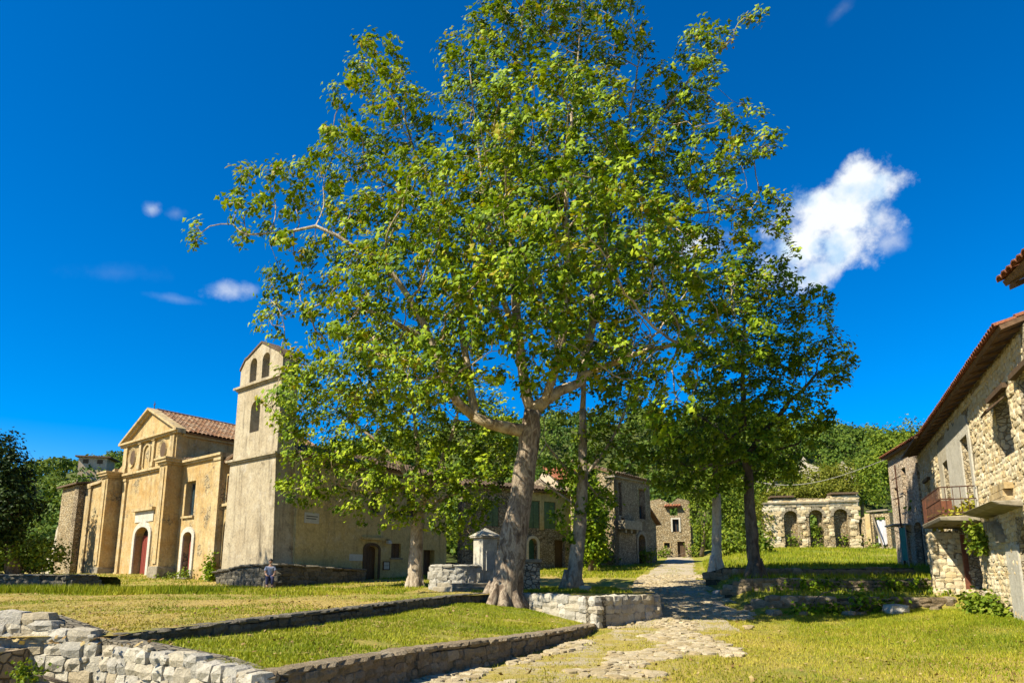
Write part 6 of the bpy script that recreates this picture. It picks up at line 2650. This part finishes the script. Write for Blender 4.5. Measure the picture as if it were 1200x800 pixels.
back_tree('evergreen_tree', 'big dark evergreen at the left edge of the square', 18, 672, 46, [(-8, 565, 46, 36, 44, 2.6), (-4, 524, 46.5, 18, 22, 1.8), (14, 600, 45.5, 26, 34, 2.0), (-22, 610, 46, 40, 44, 2.6), (16, 555, 46, 16, 24, 1.4), (-8, 632, 45.5, 26, 12, 1.4), (38, 588, 47, 10, 18, 1.0)], 11000, 'leaf_dark', .24, trunk_r=.45)
RT = [('deciduous_tree', 'bright round tree behind the pinkish house roof', 1058, 640, 66, [(1058, 545, 66, 34, 34, 3), (1044, 522, 66, 24, 26, 2.4), (1068, 515, 66, 22, 26, 2.2), (1028, 560, 66, 22, 32, 2.4)], 'leaf_bush'),
      ('deciduous_tree', 'dark green tree on the slope above arcade, by the balcony-house skyline', 1010, 610, 82, [(1008, 556, 82, 22, 28, 3), (1020, 545, 82, 16, 20, 2.4), (995, 575, 82, 22, 20, 2.4)], 'leaf_hill'),
      ('deciduous_tree', 'leafy tree behind the dark plane trunk', 905, 610, 74, [(905, 560, 74, 34, 34, 3), (930, 575, 74, 30, 26, 2.4), (880, 570, 74, 26, 34, 2.4)], 'leaf_bush'),
      ('deciduous_tree', 'yellowish bushy tree just above arcade middle', 960, 600, 72, [(962, 568, 72, 34, 22, 2.4), (985, 560, 72, 22, 20, 2.0)], 'leaf_olive'),
      ('deciduous_tree', 'green tree beside the sunlit street-end house', 822, 648, 70, [(826, 600, 70, 20, 36, 2.2), (838, 575, 70, 24, 30, 2.2), (815, 570, 72, 18, 30, 2.0), (855, 600, 70, 18, 34, 2.0)], 'leaf_bush'),
      ('deciduous_tree', 'tree filling the yard left of the shaded ruin', 700, 665, 52, [(694, 600, 52, 18, 34, 1.8), (698, 640, 52, 14, 20, 1.4), (685, 570, 52, 18, 24, 1.6)], 'leaf_shade'),
      ('deciduous_tree', 'slender tree against the right end of shuttered house', 692, 668, 48.5, [(690, 612, 48.5, 13, 26, 1.0), (694, 640, 48.5, 10, 14, .8)], 'leaf_shade')]
for (nm, lab, px, py, Y, bl, m) in RT:
    back_tree(nm, lab, px, py, Y, bl, 6500, m, .24, trunk_r=.2)

# hedge and bushes
SH = [('bush', 'bright green bushes under the dark evergreen at left', at(40, 668, 47), [(20, 648, 46.5, 30, 20, 1.5), (55, 650, 46.8, 22, 20, 1.4), (-5, 650, 46, 20, 22, 1.4)], 3200, 'leaf_bush', .22),
      ('bush', 'broad leafy bush between the pale and dark trunks', at(865, 645, 56), [(860, 636, 56, 18, 12, 1.2), (890, 638, 56, 18, 10, 1.2), (845, 630, 57, 12, 16, 1.0)], 1600, 'leaf_bush', .26),
      ('bush', 'overgrown greenery along the arcade top', (27, 63, 8.6), [(930, 577, 63, 26, 8, .9), (965, 574, 63, 26, 9, 1.0), (992, 573, 63, 20, 6, .9), (902, 588, 63.5, 12, 16, .9)], 3000, 'leaf_olive', .22),
      ('bush', 'weeds inside the arcade arches', (27, 62.8, 4), [(929, 634, 61.6, 5, 8, .2), (957, 624, 61.6, 6, 8, .2), (957, 640, 61.4, 6, 4, .2), (987, 634, 61.5, 4, 9, .2)], 500, 'leaf_bush', .22),
      ('bush', 'weeds at the left end of arcade', at(898, 642, 62), [(900, 615, 62.3, 7, 24, .6), (893, 600, 62.6, 8, 14, .8)], 800, 'leaf_olive', .22),
      ('bush', 'greenery right of arcade in broken wall', at(1015, 640, 61), [(1016, 618, 61.4, 9, 14, .6), (1030, 640, 60, 16, 4, .6)], 700, 'leaf_bush', .22),
      ('bush', 'low shrubs by the street-end house door', at(775, 655, 71), [(776, 648, 71, 9, 5, .8), (815, 645, 71, 10, 12, .9)], 700, 'leaf_bush', .22),
      ('creeper', 'ivy climbing the narrow arched link left of tower', at(247, 675, 38.4), [(246, 662, 38.2, 3.5, 14, .2), (247, 674, 38.1, 4.5, 6, .3)], 480, 'leaf_shade', .16),
      ('fern', 'bright ferns hanging below the balcony slab corner', FRW.p(ofs(-3.6), .3, 2.9), [(1151, 634, 22.4, 6, 10, .2), (1145, 622, 22.6, 5, 4, .2)], 420, 'leaf_bush', .17),
      ('weeds', 'dry weeds growing along balcony floor', FRW.p(ofs(-1.5), .7, 3.65), [(1140, 598, 23.6, 12, 9, .3), (1122, 604, 24.6, 10, 5, .3), (1104, 610, 26.2, 6, 4, .3)], 520, 'grass', .16),
      ('potted_plants', 'plants on the small far ledge behind railing', at(1078, 596, 37), [(1074, 592, 37, 7, 4, .3), (1084, 598, 36, 6, 5, .3)], 300, 'leaf_shade', .16),
      ('weeds', 'tall weeds at the house foot below balcony', (15.6, 22.5, .4), [(1162, 712, 22, 20, 14, .6), (1140, 708, 23.5, 8, 8, .5), (1185, 722, 20.5, 12, 9, .5)], 1500, 'leaf_bush', .15),
      ('weeds', 'weeds at the buttress foot right of terraces', (15.4, 26, .4), [(1098, 700, 26.6, 8, 8, .5)], 300, 'leaf_bush', .15),
      ('weeds', 'weeds in front of the lowest terrace', (11.8, 24.5, .4), [(960, 716, 24.6, 40, 5, .4), (1010, 705, 24.8, 12, 12, .4), (1040, 712, 24.8, 20, 7, .4)], 1000, 'leaf_shade', .15),
      ('weeds', 'weeds along the middle terrace', (13, 29, 1), [(960, 686, 29, 50, 5, .4), (1060, 686, 29, 36, 6, .4)], 900, 'leaf_shade', .16),
      ('weeds', 'weeds before the church side door', at(222, 676, 40.5), [(222, 673, 40.3, 16, 4, .5), (195, 676, 41, 12, 3, .4)], 500, 'leaf_bush', .14),
      ('shrub', 'small plant before chapel ruin', at(63, 670, 55), [(62, 664, 55, 6, 5, .5)], 260, 'leaf_bush', .2),
      ('weeds', 'small tuft by the trough rim at lower left', (-6.0, 9.75, .1), [(32, 786, 9.7, 10, 9, .15), (40, 792, 9.65, 8, 6, .15)], 260, 'leaf_bush', .06),
      ('weeds', 'leafy clump where basin steps meet lower lawn', at(545, 700, 26.5), [(552, 700, 26.2, 12, 5, .4)], 340, 'leaf_bush', .11),
      ('bush', 'bushes at the foot of the shaded ruin', at(760, 655, 58), [(756, 650, 58.6, 12, 4, .7), (715, 656, 55.5, 8, 4, .5)], 500, 'leaf_bush', .22)]
for (nm, lab, base, bl, n, m, lf) in SH:
    B = [blob(*q) for q in bl]
    zmin = min(b[2] - b[5] for b in B)
    shrub(nm, lab, nm.replace('_', ' '), (base[0], base[1], zmin), B, n, lf, m, spread=lf * 1.0, stems=4)

# a bare shoot in the terrace shade
t = thing('sapling', 'bare bent sapling arching before the lowest terrace', 'sapling', (11.3, 24.6, .4))
mb = MB()
q = [at(955, 712, 24.6), at(957, 700, 24.6), at(966, 694, 24.6), at(985, 690, 24.6), at(1002, 694, 24.6), at(1014, 706, 24.6)]
mb.tube(q, [.025, .02, .018, .015, .012, .008], 5)
mb.build('stem', 'bark_dark', t, True)

# ================================================================== GRASS
def blades(name, label, n, sampler, hr, wr, mat, lean=.5):
    P = sampler(n)
    n = len(P)
    h = rng.uniform(*hr, n)
    w = rng.uniform(*wr, n)
    a = rng.uniform(0, 2 * np.pi, n)
    d = np.stack([np.cos(a), np.sin(a), np.zeros(n)], 1)
    la = rng.uniform(0, 2 * np.pi, n)
    tipo = np.stack([np.cos(la), np.sin(la), np.zeros(n)], 1) * (h * lean * rng.random(n))[:, None]
    tipo[:, 2] = h
    V = np.stack([P - d * w[:, None], P + d * w[:, None], P + tipo], 1).reshape(-1, 3)
    T = np.arange(3 * n).reshape(-1, 3)
    big = np.array([mnoise.noise(Vector((p[0] * .4, p[1] * .4, 5))) for p in P])
    tint = np.clip(rng.normal(.5, .2, n) + big * .5, 0, 1)
    o = fast_mesh(name, V, T, mat, None, tint)
    tag(o, label, 'grass', None, 'stuff')


def samp(xf, zf, y0, y1, power=1.0, keep=None):
    def s(n):
        out = []
        while len(out) < n:
            y = y0 + (y1 - y0) * random.random() ** power
            a, b = xf(y)
            x = random.uniform(a, b)
            if abs(x) > .80 * y + 1:
                continue
            if keep and not keep(x, y):
                continue
            out.append((x, y, zf(x, y) - .01))
        return np.array(out)
    return s


clump = lambda k, c: (lambda x, y: mnoise.noise(Vector((x * k, y * k, 4))) + .5 * random.random() > c)
gz = lambda x, y: G(x, y) + gnoise(x, y, .7)
blades('lower_lawn_grass', 'sunlit mown grass on the sloping lower lawn', 46000, samp(lambda y: (l_left(y) + .1, l_right(y) - .25), lambda x, y: Lz(x, y) + gnoise(x, y, .8), 8.4, 25.3, 1.2, clump(1.1, -.05)), (.03, .08), (.006, .014), 'grass_green', .9)
pn = lambda x, y: mnoise.noise(Vector((x * .22, y * .3, 21))) + .5 * mnoise.noise(Vector((x * .9, y * .9, 2)))
blades('upper_lawn_grass', 'dry straw coloured grass on the upper lawn', 26000, samp(lambda y: (max(-.8 * y, -30), min(u_right(y), 4.6) - .2), u_z, 10.6, 34, 1.0, lambda x, y: clump(.8, -.02)(x, y) and pn(x, y) < .12 + .2 * random.random()), (.02, .05), (.008, .018), 'grass_straw', .9)
blades('upper_green_grass', 'green patches of grass in the dry upper lawn', 22000, samp(lambda y: (max(-.8 * y, -30), min(u_right(y), 4.6) - .2), u_z, 10.6, 34, 1.0, lambda x, y: pn(x, y) > .02 + .25 * random.random()), (.02, .075), (.008, .016), 'grass_green', .9)
blades('church_grass', 'taller green grass strip before the church', 32000, samp(lambda y: (-30, -4), u_z, 23.5, 45, 1.3, clump(.35, .05)), (.05, .16), (.012, .026), 'grass_green', .6)
blades('bed_grass', 'tall grass along the shaded left bed wall', 9000, samp(lambda y: (-22, -11), u_z, 24.2, 26.9, 1.0), (.15, .36), (.012, .025), 'grass_green', .5)
blades('planter_grass', 'green grass round the slim plane', 9000, samp(lambda y: (-1.5, 4.5), u_z, 25.8, 33), (.05, .14), (.01, .02), 'grass_green', .7)
road_off = lambda x, y: x > interp(ROAD_X, y) + interp(ROAD_W, y) * (1.3 * random.random() - .8) and (x > interp(ROAD_X, y) + interp(ROAD_W, y) or mnoise.noise(Vector((x * .55, y * .35, 2))) < .12)
blades('street_grass', 'short dry grass right of the street', 70000, samp(lambda y: (interp(ROAD_X, y) - 1.4, 18), gz, 9.2, 24.8, 1.1, lambda x, y: road_off(x, y) and clump(.9, -.12)(x, y)), (.025, .075), (.006, .014), 'grass', .9)
blades('green_grass', 'greener grass at the foot of the stone house', 34000, samp(lambda y: (interp(ROAD_X, y) + 3.5, 18), gz, 10.5, 24.8, .9, lambda x, y: random.random() < (x - 4) / 10 and clump(.6, -.1)(x, y)), (.04, .12), (.007, .015), 'grass_green', .8)
blades('bank_grass', 'rough grass on the terraces and arcade bank', 30000, samp(lambda y: (interp(ROAD_X, y) + interp(ROAD_W, y) + .5, 34), gz, 25.3, 61.5, .9, clump(.3, -.1)), (.08, .3), (.015, .035), 'grass_green', .6)
blades('street_tufts', 'thin tufts growing between the street stones', 12000, samp(lambda y: (interp(ROAD_X, y) - interp(ROAD_W, y) * 1.1, interp(ROAD_X, y) + interp(ROAD_W, y) * 1.15), gz, 9.5, 60, 1.1, lambda x, y: mnoise.noise(Vector((x * .9, y * .6, 11))) > .05 or abs(x - interp(ROAD_X, y)) > interp(ROAD_W, y) * .8), (.03, .09), (.010, .022), 'grass', .8)
blades('yard_grass', 'grass before the shuttered house and shaded ruin', 9000, samp(lambda y: (-2, interp(ROAD_X, y) - 1.9), gz, 42, 58), (.08, .2), (.02, .04), 'grass_green', .6)


# ================================================================== PERSON
def person():
    x, y, _ = at(315.5, 686, 32.2)
    z = U(x, y)
    root = thing('person', 'person in pale blue top and dark blue trousers sitting by plinth', 'person', (x, y, z))
    f = Vector((.35, -.94, 0)).normalized()
    r = Vector((-f.y, f.x, 0))
    o = Vector((x, y, z))

    def w(a, b, c):
        return o + r * a + f * b + Vector((0, 0, c))

    def skin_body(name, verts, edges, rads, mat, rootv=0):
        me = bpy.data.meshes.new(name)
        me.from_pydata([tuple(v - LOC[root.name]) for v in verts], edges, [])
        ob = link(name, me, root)
        m = ob.modifiers.new('skin', 'SKIN')
        for i, rr in enumerate(rads):
            me.skin_vertices[0].data[i].radius = (rr if isinstance(rr, tuple) else (rr, rr))
        me.skin_vertices[0].data[rootv].use_root = True
        sb = ob.modifiers.new('sub', 'SUBSURF')
        sb.levels = sb.render_levels = 2
        me.materials.append(M[mat])
        return ob
    V = [w(0, 0, .46), w(0, .0, .62), w(0, .02, .82), w(0, .04, .95), w(0, .07, 1.03),           # pelvis to neck
         w(.16, .05, .92), w(.22, .14, .70), w(.16, .34, .58), w(.12, .42, .56),
         w(-.16, .05, .92), w(-.22, .14, .70), w(-.16, .34, .58), w(-.12, .42, .56),
         w(.09, .02, .46), w(.11, .42, .50), w(.11, .40, .12), w(.11, .42, .07), w(.11, .56, .05),
         w(-.09, .02, .46), w(-.11, .42, .50), w(-.11, .40, .12), w(-.11, .42, .07), w(-.11, .56, .05), w(0, .09, 1.10)]
    E = [(0, 1), (1, 2), (2, 3), (3, 4), (3, 5), (5, 6), (6, 7), (7, 8), (3, 9), (9, 10), (10, 11), (11, 12), (0, 13), (13, 14), (14, 15), (15, 16), (16, 17), (0, 18), (18, 19), (19, 20), (20, 21), (21, 22), (4, 23)]
    Rr = [.14, .135, .15, .11, .05, .065, .05, .04, .03, .065, .05, .04, .03, .095, .075, .045, .045, .035, .095, .075, .045, .045, .035, .05]
    skin_body('body', V, E, Rr, 'skin')
    T = [w(0, -.005, .44), w(0, -.005, .62), w(0, .015, .82), w(0, .03, .96), w(.165, .05, .925), w(.215, .12, .76), w(-.165, .05, .925), w(-.215, .12, .76)]
    skin_body('shirt', T, [(0, 1), (1, 2), (2, 3), (3, 4), (4, 5), (3, 6), (6, 7)], [.165, .16, .175, .10, .085, .075, .085, .075], 'shirt')
    T = [w(0, 0, .47), w(.09, .02, .47), w(.11, .42, .505), w(.11, .40, .14), w(-.09, .02, .47), w(-.11, .42, .505), w(-.11, .40, .14)]
    skin_body('trousers', T, [(0, 1), (1, 2), (2, 3), (0, 4), (4, 5), (5, 6)], [.155, .115, .095, .075, .115, .095, .075], 'trousers')
    for s in (1, -1):
        skin_body('shoe', [w(.11 * s, .37, .05), w(.11 * s, .48, .045), w(.11 * s, .60, .035)], [(0, 1), (1, 2)], [.055, .055, .04], 'shoe')
    # five fingers and a thumb on each hand, resting on the knees
    for s in (1, -1):
        for k in range(4):
            b = w(s * (.12 - .028 * (k - 1.5)), .44, .565)
            e = b + f * (.055 + .012 * (1 - abs(k - 1.4))) + Vector((0, 0, -.012))
            skin_body('finger', [b, b.lerp(e, .5) + Vector((0, 0, .006)), e + f * .012 + Vector((0, 0, -.02))], [(0, 1), (1, 2)], [.010, .009, .007], 'skin')
        b = w(s * .085, .40, .56)
        skin_body('thumb', [b, b + f * .03 - r * s * .02, b + f * .055 - r * s * .022 + Vector((0, 0, -.01))], [(0, 1), (1, 2)], [.011, .010, .008], 'skin')
    # head
    me = bpy.data.meshes.new('head')
    bm = bmesh_sphere()
    c = w(0, .10, 1.21)
    vs = []
    for v in bm[0]:
        q = Vector(v)
        a, b, h = q.x * .075, q.y * .095, q.z * .115
        if q.z < -.2:
            a *= 1 + (q.z + .2) * .35
            b *= 1 + (q.z + .2) * .12
        if q.y > .9 and abs(q.x) < .25 and -.35 < q.z < .15:
            b += .022
        vs.append(c + r * a + f * b + Vector((0, 0, h)) - LOC[root.name])
    me.from_pydata([tuple(v) for v in vs], [], bm[1])
    me.polygons.foreach_set('use_smooth', [True] * len(bm[1]))
    me.materials.append(M['skin'])
    hd = link('head', me, root)
    mb = MB()
    for v in bm[0]:
        q = Vector(v)
        up = 1.08
        lift = (q.z > .25 or (q.y < .25 and q.z > -.35))
        s = 1.1 if lift else .9
        mb.v.append(tuple(c + r * q.x * .078 * s + f * (q.y * .098 * s - .004) + Vector((0, 0, q.z * .118 * s))))
    mb.f = list(bm[1])
    mb.build('hair', 'hair', hd, True)
    for s in (1, -1):
        mb = MB()
        e = c + r * s * .03 + f * .090 + Vector((0, 0, .008))
        mb.tube([e - r * .012, e + r * .012], [.006, .006], 6)
        mb.build('eye', 'hair', hd)
        mb = MB()
        e = c + r * s * .076 + Vector((0, 0, -.01))
        mb.tube([e + Vector((0, 0, -.025)), e + r * s * .008, e + Vector((0, 0, .025))], [.008, .012, .008], 6)
        mb.build('ear', 'skin', hd)
    mb = MB()
    e = c + f * .089 + Vector((0, 0, -.055))
    mb.tube([e - r * .022, e + r * .022], [.005, .005], 6)
    mb.build('mouth', 'door_red', hd)
    # the stone the person sits on
    s = thing('seat_stone', 'flat stone under the seated person by plinth wall', 'stone', (x, y, z))
    mb = MB()
    F = Frame((x - .3, y + .02), D=(r.x, r.y))
    q = o - r * .28
    mb.box8([q + f * .16 + Vector((0, 0, -.05)), q + r * .56 + f * .16 + Vector((0, 0, -.05)), q + r * .56 - f * .3 + Vector((0, 0, -.05)), q - f * .3 + Vector((0, 0, -.05)),
             q + f * .14 + Vector((0, 0, .34)), q + r * .54 + f * .15 + Vector((0, 0, .33)), q + r * .55 - f * .28 + Vector((0, 0, .34)), q - f * .29 + Vector((0, 0, .33))])
    bevelled(mb.build('block', 'slab', s), .03)


def bmesh_sphere(nu=16, nv=12):
    V, F = [(0, 0, -1)], []
    for j in range(1, nv):
        a = -math.pi / 2 + math.pi * j / nv
        for i in range(nu):
            b = 2 * math.pi * i / nu
            V.append((math.cos(a) * math.cos(b), math.cos(a) * math.sin(b), math.sin(a)))
    V.append((0, 0, 1))
    for i in range(nu):
        F.append((0, 1 + (i + 1) % nu, 1 + i))
    for j in range(nv - 2):
        for i in range(nu):
            a = 1 + j * nu + i
            b = 1 + j * nu + (i + 1) % nu
            F.append((a, b, b + nu, a + nu))
    t = len(V) - 1
    for i in range(nu):
        F.append((t, t - nu + i, t - nu + (i + 1) % nu))
    return V, F


person()


# fallen leaves and grit over the grass and street
def litter():
    n = 2600
    P = []
    while len(P) < n:
        y = 9 + 22 * random.random() ** 1.2
        x = random.uniform(-.75 * y, .75 * y)
        if x < l_left(y) if y < 25 else x < u_right(y, True):
            z = U(x, y) + gnoise(x, y)
        elif y < 25.3 and x < l_right(y):
            z = Lz(x, y) + gnoise(x, y, .8)
        elif x > interp(ROAD_X, y) - interp(ROAD_W, y) + .2:
            z = gz(x, y)
        else:
            continue
        P.append((x, y, z + .025))
    P = np.array(P)
    nn = np.array([0, 0, 1.0]) + rng.normal(size=P.shape) * .35
    o = leaves('fallen_leaves', P, nn, rng.uniform(.04, .11, n), 'leaf_fallen', None, LEAF2)
    tag(o, 'dry brown fallen leaves scattered over lawns and street', 'leaves', None, 'stuff')


M['leaf_fallen'] = leaf_mat('fallen_leaf', (.10, .06, .025), (.22, .14, .05), (.36, .27, .12), .1)
litter()


# things of one kind share a group
GROUPS = {'plane_tree': 'plane trees of the square', 'deciduous_tree': 'leafy trees behind the ruins', 'bush': 'bushes round the ruins', 'weeds': 'clumps of weeds', 'loose_stone': 'loose stones lying in the grass',
          'stone_block': 'cut stone blocks lying in the grass', 'wall_stub': 'wall stubs above the arcade'}
for o in bpy.data.objects:
    k = o.name.split('.')[0]
    if o.parent is None and k in GROUPS and 'group' not in o:
        o['group'] = GROUPS[k]
